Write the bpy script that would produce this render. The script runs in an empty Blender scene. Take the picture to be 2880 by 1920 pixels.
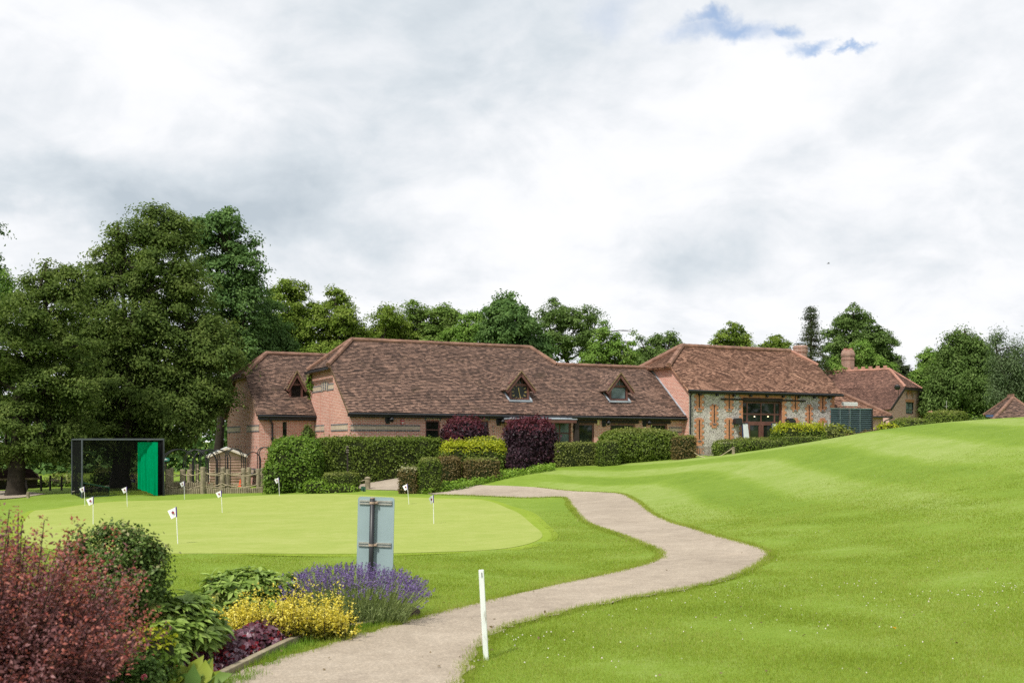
import bpy, math, random
import numpy as np
from mathutils import Vector, Matrix
from mathutils.geometry import delaunay_2d_cdt
random.seed(7)
rng = np.random.default_rng(11)
SC = bpy.context.scene
COL = SC.collection
F, U0, V0, EYE = 3000.0, 1440.0, 1245.0, 1.7      # focal length, principal column, horizon row of the 2880 px photograph

# ------------------------------------------------------------------ camera
cam = bpy.data.cameras.new('camera'); cam.sensor_width = 36; cam.lens = 36 * F / 2880
cam.shift_y = (V0 - 960) / 2880; cam.clip_end = 4000; cam.clip_start = 0.1
co = bpy.data.objects.new('camera', cam); COL.objects.link(co)
co.location = (0, 0, EYE); co.rotation_euler = (math.pi / 2, 0, 0); SC.camera = co
cam.dof.use_dof = True; cam.dof.focus_distance = 26; cam.dof.aperture_fstop = 4.0

def W(u, v, Y): return Vector(((u - U0) / F * Y, Y, EYE + (V0 - v) / F * Y))

# ------------------------------------------------------------------ terrain
CP = [(100,1920,7.2),(700,1920,7.5),(1300,1920,7.55),(2000,1920,7.5),(2880,1920,7.3),(1367,1850,8.43),
 (1200,1735,10.5),(1500,1655,12.6),(1500,1745,10.3),(1855,1563,16.7),(2165,1565,16.4),(2000,1640,13),(1690,1490,22.5),
 (1610,1440,28),(1830,1440,27.5),(1600,1390,38),(1760,1390,37),(1250,1388,41),(1030,1380,44),
 (490,1530,19.8),(262,1472,26.8),(1212,1477,25),(1150,1415,36),(620,1440,33.6),(355,1423,37),(782,1392,40),(1000,1388,42),
 (516,1402,42),(700,1387,46),(560,1380,47),(231,1400,43.5),(460,1394,44.5),(201,1389,47),(0,1415,42),(60,1402,46),
 (0,1500,25),(490,1610,14.8),(200,1600,14.8),(1500,1540,18.3),(1300,1640,13.3),(1080,1360,46),(1000,1374,46),
 (1100,1345,48),(850,1370,49),(983,1350,50),(1400,1335,45),(1600,1310,48),(1700,1303,50),(1950,1283,57),(2345,1256,62),
 (1900,1295,45),(1900,1340,38),(1900,1400,31),(1900,1475,24),(1700,1330,44),(1700,1360,40.5),(1500,1340,43.5),(1500,1370,40),
 (2150,1450,23),(2150,1350,31.5),(2150,1290,38),(2150,1266,41),(2150,1267,48),
 (2400,1600,13.3),(2400,1450,20),(2400,1350,27),(2400,1270,33),(2400,1221,37),(2400,1233,46),
 (2640,1700,10.6),(2640,1500,16.3),(2640,1400,21),(2640,1300,26.5),(2640,1230,31),(2640,1196,34.5),(2640,1215,44),
 (2880,1700,10.5),(2880,1500,15.5),(2880,1350,21),(2880,1250,26),(2880,1200,29.5),(2880,1178,33),(2880,1200,44),
 (1940,1292,44),(2010,1286,43),(2060,1281,43)]
CW = [(p.x, p.y, p.z) for p in (W(*c) for c in CP)]
CW += [(-13,54,-.5),(-22,58,-.6),(-60,60,-.7),(-40,100,-.5),(0,100,.6),(40,100,2.0),(90,80,2.4),(0,200,1),(-150,150,0),(150,150,3),
       (0,-20,0),(-40,-10,0),(40,-10,.4),(-50,25,-.4),(60,25,2.9),(30,36,2.4),(0,3,0),(-8,8,0),(8,4,.05),(9,63,1.0),(0,64,.6),(28,80,2.0),
       (-300,0,0),(300,0,4),(0,-300,0),(0,400,2),(300,400,4),(-300,400,1)]
CW = np.array(CW, float)
def tps_fit(C, reg=4.0):
    n = len(C); d = np.hypot(C[:,0][:,None]-C[:,0][None], C[:,1][:,None]-C[:,1][None])
    K = np.where(d > 0, d*d*np.log(np.maximum(d,1e-9)), 0) + np.eye(n)*reg
    P = np.c_[np.ones(n), C[:,:2]]
    A = np.block([[K, P],[P.T, np.zeros((3,3))]])
    return np.linalg.solve(A, np.r_[C[:,2], 0,0,0])
TW = tps_fit(CW)

def gza(x, y):
    x = np.atleast_1d(np.asarray(x, float)); y = np.atleast_1d(np.asarray(y, float)); out = np.empty(len(x)); n = len(CW)
    for i in range(0, len(x), 40000):
        xs, ys = x[i:i+40000], y[i:i+40000]
        d2 = (xs[:,None]-CW[:,0][None])**2 + (ys[:,None]-CW[:,1][None])**2
        K = 0.5*d2*np.log(np.maximum(d2,1e-12))
        out[i:i+40000] = K @ TW[:n] + TW[n] + TW[n+1]*xs + TW[n+2]*ys
    return out
def gz(x, y): return float(gza([x],[y])[0])
def G(u, Y, dz=0):
    x = (u-U0)/F*Y; return Vector((x, Y, gz(x, Y)+dz))
YS = np.geomspace(4.5, 70, 1400)
def hit(u, v):
    x = (u-U0)/F*YS; z = EYE + (V0-v)/F*YS
    s = gza(x, YS) - z; k = np.argmax(s >= 0)
    if s[k] < 0: k = int(np.argmax(s))
    if k > 0 and s[k] >= 0:
        f = -s[k-1]/(s[k]-s[k-1]+1e-12); Y = YS[k-1] + f*(YS[k]-YS[k-1])
    else: Y = YS[k]
    return ((u-U0)/F*Y, Y)

# ------------------------------------------------------------------ materials
def newmat(name):
    m = bpy.data.materials.new(name); m.use_nodes = True
    nt = m.node_tree; nt.nodes.clear(); out = nt.nodes.new('ShaderNodeOutputMaterial')
    return m, nt, out
def nd(nt, typ, ins=None, **props):
    n = nt.nodes.new(typ)
    for k, v in props.items(): setattr(n, k, v)
    for k, v in (ins or {}).items():
        s = n.inputs[k]
        if isinstance(v, bpy.types.NodeSocket): nt.links.new(v, s)
        else: s.default_value = v
    return n
def c4(c): return (c[0], c[1], c[2], 1)
def noise(nt, scale, detail=4, rough=.55, vec=None, dist=0):
    ins = {'Scale': scale, 'Detail': detail, 'Roughness': rough, 'Distortion': dist}
    if vec is not None: ins['Vector'] = vec
    return nd(nt, 'ShaderNodeTexNoise', ins)
def ramp(nt, fac, stops):
    r = nt.nodes.new('ShaderNodeValToRGB'); nt.links.new(fac, r.inputs[0]); e = r.color_ramp.elements
    while len(e) < len(stops): e.new(.5)
    for i, (p, c) in enumerate(stops): e[i].position = p; e[i].color = c4(c)
    return r.outputs[0]
def mixc(nt, fac, a, b, mode='MIX'):
    n = nt.nodes.new('ShaderNodeMix'); n.data_type = 'RGBA'; n.blend_type = mode
    for s, v in ((n.inputs[0], fac), (n.inputs[6], a), (n.inputs[7], b)):
        if isinstance(v, bpy.types.NodeSocket): nt.links.new(v, s)
        else: s.default_value = v if not isinstance(v, tuple) else c4(v)
    return n.outputs[2]
def math_(nt, op, a, b=None, c=None):
    n = nt.nodes.new('ShaderNodeMath'); n.operation = op
    for i, v in enumerate((a, b, c)):
        if v is None: continue
        if isinstance(v, bpy.types.NodeSocket): nt.links.new(v, n.inputs[i])
        else: n.inputs[i].default_value = v
    return n.outputs[0]
def geo_pos(nt): return nd(nt, 'ShaderNodeNewGeometry').outputs['Position']
def objc(nt): return nd(nt, 'ShaderNodeTexCoord').outputs['Object']
def uvc(nt): return nd(nt, 'ShaderNodeTexCoord').outputs['UV']
def bump(nt, h, strength=.3, dist=.02): return nd(nt, 'ShaderNodeBump', {'Height': h, 'Strength': strength, 'Distance': dist}).outputs[0]
def principled(nt, out, col, rough=.7, normal=None, spec=.3, metal=0.0, **kw):
    p = nd(nt, 'ShaderNodeBsdfPrincipled', {'Roughness': rough, 'Specular IOR Level': spec, 'Metallic': metal})
    if isinstance(col, bpy.types.NodeSocket): nt.links.new(col, p.inputs['Base Color'])
    else: p.inputs['Base Color'].default_value = c4(col)
    if normal is not None: nt.links.new(normal, p.inputs['Normal'])
    for k, v in kw.items(): p.inputs[k].default_value = v
    nt.links.new(p.outputs[0], out.inputs[0]); return p
def plain(name, col, rough=.6, spec=.3, var=.25, scale=6, metal=0, bmp=0):
    m, nt, out = newmat(name); n = noise(nt, scale, 5, .6, objc(nt)).outputs[0]
    lo = tuple(c*(1-var) for c in col); hi = tuple(min(1, c*(1+var)) for c in col)
    cc = ramp(nt, n, [(.3, lo), (.7, hi)])
    principled(nt, out, cc, rough, bump(nt, n, bmp, .01) if bmp else None, spec, metal); return m
def leafmat(name, c1, c2, c3=None, trans=.35, gloss=.5, spec=.2, big=.5, bigscale=.35, k=1.0):
    """leaf colour differs from leaf to leaf and from bough to bough"""
    c1, c2 = tuple(x*k for x in c1), tuple(x*k for x in c2); c3 = tuple(x*k for x in c3) if c3 else None
    m, nt, out = newmat(name)
    g = nd(nt, 'ShaderNodeNewGeometry'); r = g.outputs['Random Per Island']
    n = noise(nt, bigscale, 2, .5, g.outputs['Position']).outputs[0]
    n = nd(nt, 'ShaderNodeMapRange', {0: n, 1: .3, 2: .7}).outputs[0]
    f = math_(nt, 'ADD', math_(nt, 'MULTIPLY', r, 1-big), math_(nt, 'MULTIPLY', n, big))
    c = ramp(nt, f, [(.1, c1), (.9, c2)] if c3 is None else [(.05, c1), (.5, c2), (.95, c3)])
    p = nd(nt, 'ShaderNodeBsdfPrincipled', {'Base Color': c, 'Roughness': gloss, 'Specular IOR Level': spec})
    t = nd(nt, 'ShaderNodeBsdfTranslucent', {'Color': mixc(nt, .5, c, (.9,1,.35), 'MULTIPLY') })
    mx = nd(nt, 'ShaderNodeMixShader', {0: trans, 1: p.outputs[0], 2: t.outputs[0]})
    nt.links.new(mx.outputs[0], out.inputs[0]); return m
def brickmat(name, c1, c2, mortar, dirt=(.25,.2,.16), bw=.225, rh=.075, ms=.011, dirtamt=.35):
    m, nt, out = newmat(name); uv = uvc(nt)
    b = nd(nt, 'ShaderNodeTexBrick', {'Vector': uv, 'Color1': c4(c1), 'Color2': c4(c2), 'Mortar': c4(mortar), 'Scale': 1, 'Mortar Size': ms,
        'Mortar Smooth': .2, 'Bias': 0, 'Brick Width': bw, 'Row Height': rh})
    n1 = noise(nt, .8, 6, .65, uv).outputs[0]; n2 = noise(nt, 9, 3, .6, uv).outputs[0]
    c = mixc(nt, math_(nt, 'MULTIPLY', nd(nt, 'ShaderNodeMapRange', {0: n1, 1: .45, 2: .75}).outputs[0], dirtamt), b.outputs[0], dirt)
    c = mixc(nt, .5, c, ramp(nt, n2, [(.3,(.6,.6,.6)),(.7,(1.25,1.2,1.2))]), 'MULTIPLY')
    principled(nt, out, c, .9, bump(nt, b.outputs[1], -.5, .012), .2); return m
def tilemat(name, c1, c2, c3, moss=.4, seed=0.0):
    m, nt, out = newmat(name); uv = uvc(nt)
    uv = nd(nt, 'ShaderNodeVectorMath', {0: uv, 1: (seed, 0, 0)}, operation='ADD').outputs[0]
    b = nd(nt, 'ShaderNodeTexBrick', {'Vector': uv, 'Color1': (0,0,0,1), 'Color2': (1,1,1,1), 'Mortar': (.5,.5,.5,1), 'Scale': 1, 'Mortar Size': .002,
        'Bias': 0, 'Brick Width': .17, 'Row Height': .125})
    n1 = noise(nt, .55, 5, .6, uv).outputs[0]; n2 = noise(nt, 3.4, 7, .72, nd(nt,'ShaderNodeVectorMath',{0:uv,1:(1,.7,1)},operation='MULTIPLY').outputs[0]).outputs[0]
    f = math_(nt, 'ADD', math_(nt, 'MULTIPLY', b.outputs[0], .42), math_(nt, 'MULTIPLY', math_(nt, 'SUBTRACT', n2, .18), .95))
    c = ramp(nt, f, [(.14, c1), (.46, c2), (.68, c3), (.92, tuple(min(1,x*1.5) for x in c3))])
    mf = nd(nt, 'ShaderNodeMapRange', {0: noise(nt, .9, 8, .7, uv).outputs[0], 1: .55, 2: .72}).outputs[0]
    c = mixc(nt, math_(nt, 'MULTIPLY', mf, moss), c, (.045,.042,.012))
    lf = nd(nt, 'ShaderNodeMapRange', {0: noise(nt, 7, 3, .6, uv).outputs[0], 1: .68, 2: .78}).outputs[0]
    c = mixc(nt, math_(nt, 'MULTIPLY', lf, .45), c, (.42,.38,.32))
    c = mixc(nt, .45, c, ramp(nt, n1, [(.3,(.65,.62,.62)),(.7,(1.25,1.15,1.1))]), 'MULTIPLY')
    principled(nt, out, c, .9, bump(nt, b.outputs[0], .5, .015), .2); return m
def glassmat(name, col=(.012,.016,.012), rough=.03):
    m, nt, out = newmat(name); n = noise(nt, 1.3, 2, .5, geo_pos(nt)).outputs[0]
    principled(nt, out, ramp(nt, n, [(.3, tuple(c*.5 for c in col)), (.7, tuple(c*1.8 for c in col))]), rough, bump(nt, n, .03, .02), .6); return m

M = {}
M['brick'] = brickmat('orange_red_brick', (.45,.155,.11), (.57,.265,.20), (.62,.53,.47), dirt=(.30,.2,.165))
M['brick_flint'] = brickmat('deep_orange_brick', (.42,.14,.06), (.55,.23,.11), (.50,.33,.22), dirt=(.2,.1,.06))
M['brick_brown'] = brickmat('brown_stock_brick', (.45,.215,.18), (.55,.325,.285), (.58,.50,.48), dirt=(.30,.2,.18), dirtamt=.2)
M['brick_stack'] = brickmat('sooty_chimney_brick', (.22,.10,.075), (.32,.17,.13), (.40,.33,.28), dirt=(.1,.08,.07))
M['brick_blue'] = brickmat('blue_grey_brick', (.045,.052,.075), (.10,.105,.13), (.40,.36,.33), dirtamt=.1)
M['brick_buff'] = brickmat('buff_brick', (.40,.31,.22), (.52,.42,.31), (.50,.44,.38), dirtamt=.15)
M['tile'] = tilemat('weathered_clay_tile', (.040,.030,.028), (.125,.083,.068), (.27,.175,.135), .45)
M['tile_warm'] = tilemat('warm_clay_tile', (.06,.036,.030), (.21,.115,.08), (.46,.27,.19), .45, 31)
M['tile_brown'] = tilemat('purple_brown_tile', (.06,.038,.034), (.15,.085,.068), (.27,.155,.12), .25, 77)
M['butt'] = plain('tile_edge_shadow', (.022,.016,.015), .95, .1, .4, 3)  # near-black colour paints the shadow line under each course of tiles
M['tile_shed'] = tilemat('dark_interlocking_tile', (.06,.045,.035), (.13,.10,.075), (.2,.155,.11), .3, 12)
M['ridge'] = plain('ridge_clay', (.20,.115,.085), .9, .2, .45, 2.5, bmp=.3)
M['ridge_pink'] = plain('pink_ridge_clay', (.36,.19,.145), .9, .2, .3, 2)
M['brownwood'] = plain('red_brown_joinery', (.125,.052,.042), .5, .4, .25, 3)
M['darkwood'] = plain('dark_timber', (.028,.021,.018), .75, .3, .4, 3, bmp=.3)
M['black'] = plain('black_metal', (.012,.013,.016), .45, .5, .3, 5)
M['lead'] = plain('lead_flashing', (.29,.325,.37), .5, .4, .2, 2.5)
M['lichenwood'] = plain('lichen_verge', (.21,.15,.08), .9, .2, .3, 8)
M['glass'] = glassmat('window_glass')
M['glass_pale'] = glassmat('pale_window_glass', (.10,.13,.14), .08)
M['cream'] = plain('cream_paint', (.62,.50,.26), .6, .3, .1)
M['red'] = plain('red_plastic', (.40,.03,.035), .4, .5, .1)
M['white'] = plain('white_paint', (.72,.73,.72), .5, .4, .12, 8)
M['whitepost'] = None
M['grey_sign'] = plain('grey_green_sign_back', (.26,.345,.36), .45, .45, .06, 2.5)
M['rail'] = plain('galvanised_rail', (.42,.42,.38), .4, .5, .25, 12, .4)
M['rust'] = plain('rusty_clamp', (.36,.27,.2), .7, .3, .5, 30)
M['oldwood'] = plain('weathered_post_wood', (.24,.205,.14), .9, .2, .4, 5, bmp=.4)
M['greywood'] = plain('silver_grey_wood', (.24,.21,.18), .9, .2, .3, 5, bmp=.4)
M['rope'] = plain('fibre_rope', (.40,.34,.23), .9, .2, .2, 20)
M['purple'] = plain('purple_cloth', (.09,.045,.26), .8, .2, .15, 20)
M['cloth'] = plain('white_cloth', (.78,.78,.80), .8, .2, .05, 20)
M['emblem_red'] = plain('emblem_red', (.35,.03,.04), .8, .2, .1)
M['emblem_dark'] = plain('emblem_dark', (.02,.015,.03), .8, .2, .1)
M['orange'] = plain('orange_plastic', (.62,.10,.03), .5, .4, .1)
M['bark'] = plain('tree_bark', (.036,.030,.023), .95, .15, .45, 4, bmp=.6)
M['bark_red'] = plain('pine_bark', (.09,.055,.04), .95, .15, .4, 4, bmp=.6)
M['gold'] = plain('gold_paint', (.55,.42,.15), .45, .5, .1)
M['louvre'] = plain('teal_grey_louvre', (.055,.088,.105), .5, .45, .2, 3)
M['shedwood'] = plain('pink_shed_boards', (.46,.32,.255), .9, .2, .2, 4)
M['shedwood_pale'] = plain('pale_shed_boards', (.62,.55,.46), .9, .2, .2, 4)
M['felt'] = plain('pale_roof_felt', (.50,.53,.52), .9, .2, .15, 4)
M['board_white'] = plain('pale_grey_board', (.55,.57,.60), .5, .4, .08, 4)
M['signgreen'] = plain('green_sign', (.02,.16,.12), .5, .4, .1)
M['grey_text'] = plain('pale_grey_lettering', (.42,.42,.44), .7, .3, .1)
M['darkgreen'] = plain('dark_green_paint', (.015,.07,.04), .5, .4, .2)
M['soil'] = plain('dark_soil', (.035,.024,.017), .95, .1, .5, 14, bmp=.8)

# turf
def turf(name, lo, mid, hi, stripe=0.0, fine=60, bmp=.5, stretch=False, broad=.35):
    m, nt, out = newmat(name); p = geo_pos(nt)
    n0 = noise(nt, broad, 4, .6, p).outputs[0]; n1 = noise(nt, 2.1, 5, .65, p).outputs[0]; n2 = noise(nt, fine, 3, .7, p).outputs[0]
    f = math_(nt, 'ADD', math_(nt, 'ADD', math_(nt, 'MULTIPLY', n0, .26), .12), math_(nt, 'ADD', math_(nt, 'MULTIPLY', n1, .34), math_(nt, 'ADD', math_(nt, 'MULTIPLY', n2, .16), math_(nt, 'MULTIPLY', math_(nt, 'SUBTRACT', noise(nt, 8, 6, .75, p).outputs[0], .5), .30))))
    if stripe:
        a = nd(nt, 'ShaderNodeAttribute', attribute_name='stripe').outputs['Fac']
        wob = math_(nt, 'MULTIPLY', noise(nt, .5, 3, .5, p).outputs[0], .5)
        s = math_(nt, 'SINE', math_(nt, 'MULTIPLY', math_(nt, 'ADD', a, wob), 2*math.pi/3.6))
        s = math_(nt, 'MULTIPLY', nd(nt, 'ShaderNodeMapRange', {0: s, 1: -.5, 2: .5, 3: -1, 4: 1}).outputs[0], stripe)
        fade = nd(nt, 'ShaderNodeAttribute', attribute_name='stripe_amt').outputs['Fac']
        f = math_(nt, 'ADD', f, math_(nt, 'MULTIPLY', s, fade))
    c = ramp(nt, f, [(.30, lo), (.5, mid), (.70, hi)])
    patch = nd(nt, 'ShaderNodeMapRange', {0: noise(nt, 1.1, 6, .7, p).outputs[0], 1: .66, 2: .8}).outputs[0]
    c = mixc(nt, math_(nt, 'MULTIPLY', patch, .35), c, (.26,.23,.07))
    h = math_(nt, 'ADD', n2, math_(nt, 'MULTIPLY', n1, .6))
    principled(nt, out, c, .9, bump(nt, h, bmp, .03), .15); return m
M['lawn'] = turf('lawn_turf', (.115,.190,.015), (.166,.248,.028), (.245,.310,.085), .11)
M['green'] = turf('putting_green_turf', (.198,.265,.042), (.262,.312,.070), (.335,.362,.12), 0, 26, .25, broad=.55)
def pathmat():
    m, nt, out = newmat('worn_tarmac'); p = geo_pos(nt)
    n0 = noise(nt, .5, 5, .6, p).outputs[0]; n1 = noise(nt, 4, 5, .7, p).outputs[0]
    sp = nd(nt, 'ShaderNodeTexVoronoi', {'Vector': p, 'Scale': 75}).outputs['Color']
    sp = nd(nt, 'ShaderNodeSeparateColor', {0: sp}).outputs[0]
    c = ramp(nt, math_(nt, 'ADD', math_(nt, 'MULTIPLY', n0, .6), math_(nt, 'MULTIPLY', n1, .4)), [(.30,(.25,.208,.163)),(.5,(.325,.276,.218)),(.70,(.40,.345,.278))])
    st = noise(nt, 1.3, 8, .75, p, .6).outputs[0]; c = mixc(nt, math_(nt, 'MULTIPLY', nd(nt, 'ShaderNodeMapRange', {0: st, 1: .56, 2: .70}).outputs[0], .4), c, (.17,.14,.115))
    c = mixc(nt, math_(nt, 'MULTIPLY', nd(nt, 'ShaderNodeMapRange', {0: noise(nt, .9, 7, .7, nd(nt, 'ShaderNodeVectorMath', {0: p, 1: (9,3,1)}, operation='ADD').outputs[0]).outputs[0], 1: .58, 2: .72}).outputs[0], .35), c, (.50,.42,.33))
    c = mixc(nt, .38, c, ramp(nt, sp, [(.1,(.62,.60,.58)),(.6,(1,1,1)),(1,(1.55,1.5,1.45))]), 'MULTIPLY')
    principled(nt, out, c, .92, bump(nt, sp, .5, .008), .2); return m
M['path'] = pathmat()
def flintmat():
    m, nt, out = newmat('knapped_flint'); uv = uvc(nt)
    dv = nd(nt, 'ShaderNodeVectorMath', {0: uv, 1: noise(nt, 9, 3, .5, uv).outputs['Color']}, operation='ADD').outputs[0]
    v = nd(nt, 'ShaderNodeTexVoronoi', {'Vector': dv, 'Scale': 10.5, 'Randomness': 1})
    e = nd(nt, 'ShaderNodeTexVoronoi', {'Vector': dv, 'Scale': 10.5, 'Randomness': 1}, feature='DISTANCE_TO_EDGE').outputs['Distance']
    r = nd(nt, 'ShaderNodeSeparateColor', {0: v.outputs['Color']}).outputs[0]
    c = ramp(nt, r, [(.0,(.012,.012,.018)),(.26,(.05,.05,.06)),(.36,(.38,.345,.315)),(.7,(.58,.535,.50)),(1,(.76,.73,.71))])
    c = mixc(nt, nd(nt, 'ShaderNodeMapRange', {0: e, 1: .02, 2: .08}).outputs[0], (.46,.40,.36), c)
    principled(nt, out, c, .7, bump(nt, e, .6, .03), .35); return m
M['flint'] = flintmat()
def netmat():
    m, nt, out = newmat('fine_black_netting'); uv = uvc(nt)
    b = nd(nt, 'ShaderNodeTexBrick', {'Vector': uv, 'Color1': (0,0,0,1), 'Color2': (0,0,0,1), 'Mortar': (1,1,1,1), 'Scale': 1, 'Mortar Size': .0075, 'Brick Width': .03, 'Row Height': .03}, offset=0.0)
    d = nd(nt, 'ShaderNodeBsdfDiffuse', {'Color': (.012,.013,.013,1)}); t = nd(nt, 'ShaderNodeBsdfTransparent')
    mx = nd(nt, 'ShaderNodeMixShader', {0: b.outputs[0], 1: t.outputs[0], 2: d.outputs[0]})
    nt.links.new(mx.outputs[0], out.inputs[0]); return m
M['net'] = netmat()
def curtain():
    m, nt, out = newmat('bright_green_curtain'); uv = uvc(nt)
    n = noise(nt, 3, 4, .6, uv).outputs[0]
    c = ramp(nt, n, [(.3,(.0,.26,.10)),(.7,(.0,.36,.16))])
    d = nd(nt, 'ShaderNodeBsdfDiffuse', {'Color': c}); t = nd(nt, 'ShaderNodeBsdfTranslucent', {'Color': c})
    mx = nd(nt, 'ShaderNodeMixShader', {0: .4, 1: d.outputs[0], 2: t.outputs[0]})
    nt.links.new(mx.outputs[0], out.inputs[0]); return m
M['curtain'] = curtain()
def wpost():
    m, nt, out = newmat('flaking_white_paint'); o = objc(nt)
    n = noise(nt, 14, 6, .7, nd(nt, 'ShaderNodeVectorMath', {0: o, 1: (1,1,.3)}, operation='MULTIPLY').outputs[0]).outputs[0]
    c = ramp(nt, n, [(.33,(.30,.27,.22)),(.42,(.66,.70,.68)),(.8,(.76,.79,.78))])
    principled(nt, out, c, .6, bump(nt, n, .3, .004), .35); return m
M['whitepost'] = wpost()

# foliage (base colours of the leaves themselves)
LM = {}
LM['tree_dark'] = leafmat('dark_tree_leaf', (.024,.040,.010), (.052,.078,.018), (.098,.125,.034), trans=.45, k=2.15, spec=.08, gloss=.6, bigscale=1.0, big=.55)
LM['tree_chestnut'] = leafmat('chestnut_leaf', (.022,.046,.014), (.045,.082,.024), (.078,.125,.038), k=2.3, spec=.08, gloss=.6, bigscale=1.0, big=.55)
LM['tree_lime'] = leafmat('lime_leaf', (.055,.090,.012), (.10,.15,.022), (.17,.21,.045), k=1.6, spec=.08, gloss=.6, bigscale=1.0, big=.55)
LM['tree_mid'] = leafmat('mid_green_leaf', (.040,.070,.014), (.075,.12,.025), (.13,.175,.05), k=2.0, spec=.08, gloss=.6, bigscale=1.0, big=.55)
LM['tree_fresh'] = leafmat('fresh_green_leaf', (.055,.105,.016), (.095,.165,.03), (.15,.21,.055), k=1.75, spec=.08, gloss=.6, bigscale=1.0, big=.55)
LM['conifer'] = leafmat('conifer_needle', (.022,.034,.015), (.042,.058,.026), (.066,.084,.038), trans=.15, k=1.5, spec=.08, gloss=.6, bigscale=1.0, big=.55)
LM['weeping'] = leafmat('weeping_leaf', (.045,.075,.03), (.075,.11,.05), (.11,.15,.075), k=1.6, spec=.08, gloss=.6, bigscale=1.0, big=.55)
LM['olive'] = leafmat('olive_green_leaf', (.028,.050,.012), (.054,.088,.022), (.092,.132,.042), k=2.1, spec=.08, gloss=.6, bigscale=1.0, big=.55)
LM['hedge'] = leafmat('hedge_leaf', (.040,.064,.010), (.078,.115,.016), (.13,.17,.03), bigscale=1.5, big=.3, k=1.6)
LM['hedge_light'] = leafmat('pale_hedge_leaf', (.075,.095,.018), (.14,.165,.035), (.23,.25,.075), bigscale=1.5, big=.3, k=1.3)
LM['hedge_brown'] = leafmat('bronzed_hedge_leaf', (.065,.048,.018), (.115,.085,.032), (.19,.15,.06), bigscale=1.5, big=.3, k=1.45)
LM['hedge_yellow'] = leafmat('golden_privet_leaf', (.20,.25,.008), (.33,.37,.014), (.46,.47,.04), bigscale=2, big=.2)
LM['varieg'] = leafmat('variegated_leaf', (.16,.16,.06), (.33,.32,.16), (.55,.53,.38), bigscale=2, big=.2)
LM['bush'] = leafmat('glossy_bush_leaf', (.045,.085,.010), (.085,.15,.018), (.15,.22,.035), bigscale=1.3, big=.3, k=1.5)
LM['purple'] = leafmat('purple_leaf', (.014,.008,.013), (.030,.014,.022), (.07,.026,.040), trans=.2, bigscale=1.2, big=.3)
LM['purple_top'] = leafmat('wine_red_leaf', (.05,.014,.022), (.10,.022,.034), (.18,.05,.065), trans=.35, bigscale=1.2, big=.3)
LM['barberry'] = leafmat('barberry_leaf', (.080,.032,.034), (.195,.076,.078), (.37,.19,.19), trans=.3, gloss=.5, spec=.25, bigscale=2.5, big=.35)
LM['barberry_tip'] = leafmat('barberry_tip_leaf', (.30,.075,.06), (.42,.125,.10), (.52,.23,.19), trans=.4, bigscale=3, big=.2)
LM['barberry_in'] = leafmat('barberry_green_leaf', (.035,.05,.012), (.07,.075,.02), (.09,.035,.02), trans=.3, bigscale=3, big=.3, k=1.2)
LM['shrub'] = leafmat('evergreen_shrub_leaf', (.030,.058,.012), (.060,.10,.020), (.11,.16,.04), trans=.25, gloss=.5, spec=.2, bigscale=3, big=.3, k=1.5)
LM['shrub_bud'] = leafmat('shrub_flower_bud', (.16,.17,.06), (.25,.25,.11), (.33,.32,.17), trans=.2, bigscale=3, big=.2)
LM['viburnum'] = leafmat('long_ribbed_leaf', (.042,.070,.012), (.082,.125,.022), (.15,.20,.05), trans=.3, gloss=.48, spec=.25, bigscale=3, big=.2, k=2.3)
LM['yellow'] = leafmat('golden_shrub_leaf', (.52,.42,.03), (.74,.63,.08), (.84,.76,.24), trans=.3, bigscale=3, big=.2)
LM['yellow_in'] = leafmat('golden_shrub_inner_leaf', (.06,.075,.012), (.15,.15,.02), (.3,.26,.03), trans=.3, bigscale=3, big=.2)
LM['lav_leaf'] = leafmat('lavender_stem', (.075,.10,.035), (.12,.155,.055), (.18,.21,.09), trans=.25, bigscale=4, big=.2, k=1.9)
LM['lav'] = leafmat('lavender_flower', (.095,.06,.18), (.15,.10,.265), (.25,.19,.38), trans=.2, bigscale=4, big=.2)
LM['heuchera'] = leafmat('heuchera_leaf', (.055,.010,.020), (.10,.035,.055), (.24,.15,.19), trans=.15, gloss=.42, spec=.45, bigscale=4, big=.15)
LM['heuchera_red'] = leafmat('heuchera_red_leaf', (.13,.008,.018), (.20,.015,.026), (.27,.03,.035), trans=.35, bigscale=4, big=.15)
LM['lettuce'] = leafmat('broad_yellow_green_leaf', (.13,.19,.02), (.24,.31,.03), (.36,.40,.10), trans=.35, bigscale=6, big=.2)
LM['rose_leaf'] = leafmat('rose_leaf', (.035,.07,.012), (.07,.13,.025), (.13,.2,.05), trans=.3, bigscale=4, big=.2, k=1.4)
LM['pink'] = leafmat('pink_petal', (.62,.12,.16), (.72,.2,.24), (.8,.34,.36), trans=.3, bigscale=6, big=.2)
LM['salmon'] = leafmat('salmon_petal', (.55,.2,.12), (.62,.28,.18), (.7,.38,.28), trans=.2)
LM['grass'] = leafmat('grass_blade', (.205,.28,.028), (.31,.39,.05), (.41,.47,.12), trans=.55, gloss=.5, spec=.25, bigscale=.6, big=.5)
LM['grass_dry'] = leafmat('dry_grass_blade', (.20,.22,.05), (.30,.28,.09), (.38,.34,.14), trans=.3)
LM['clover'] = leafmat('clover_flower', (.55,.52,.42), (.68,.66,.56), (.72,.62,.55), trans=.1)
LM['weed'] = leafmat('weed_leaf', (.07,.13,.012), (.12,.21,.02), (.2,.29,.04), trans=.35, k=1.3)
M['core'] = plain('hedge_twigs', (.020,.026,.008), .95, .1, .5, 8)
M['core_purple'] = plain('purple_twigs', (.014,.008,.010), .95, .1, .5, 8)

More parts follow.
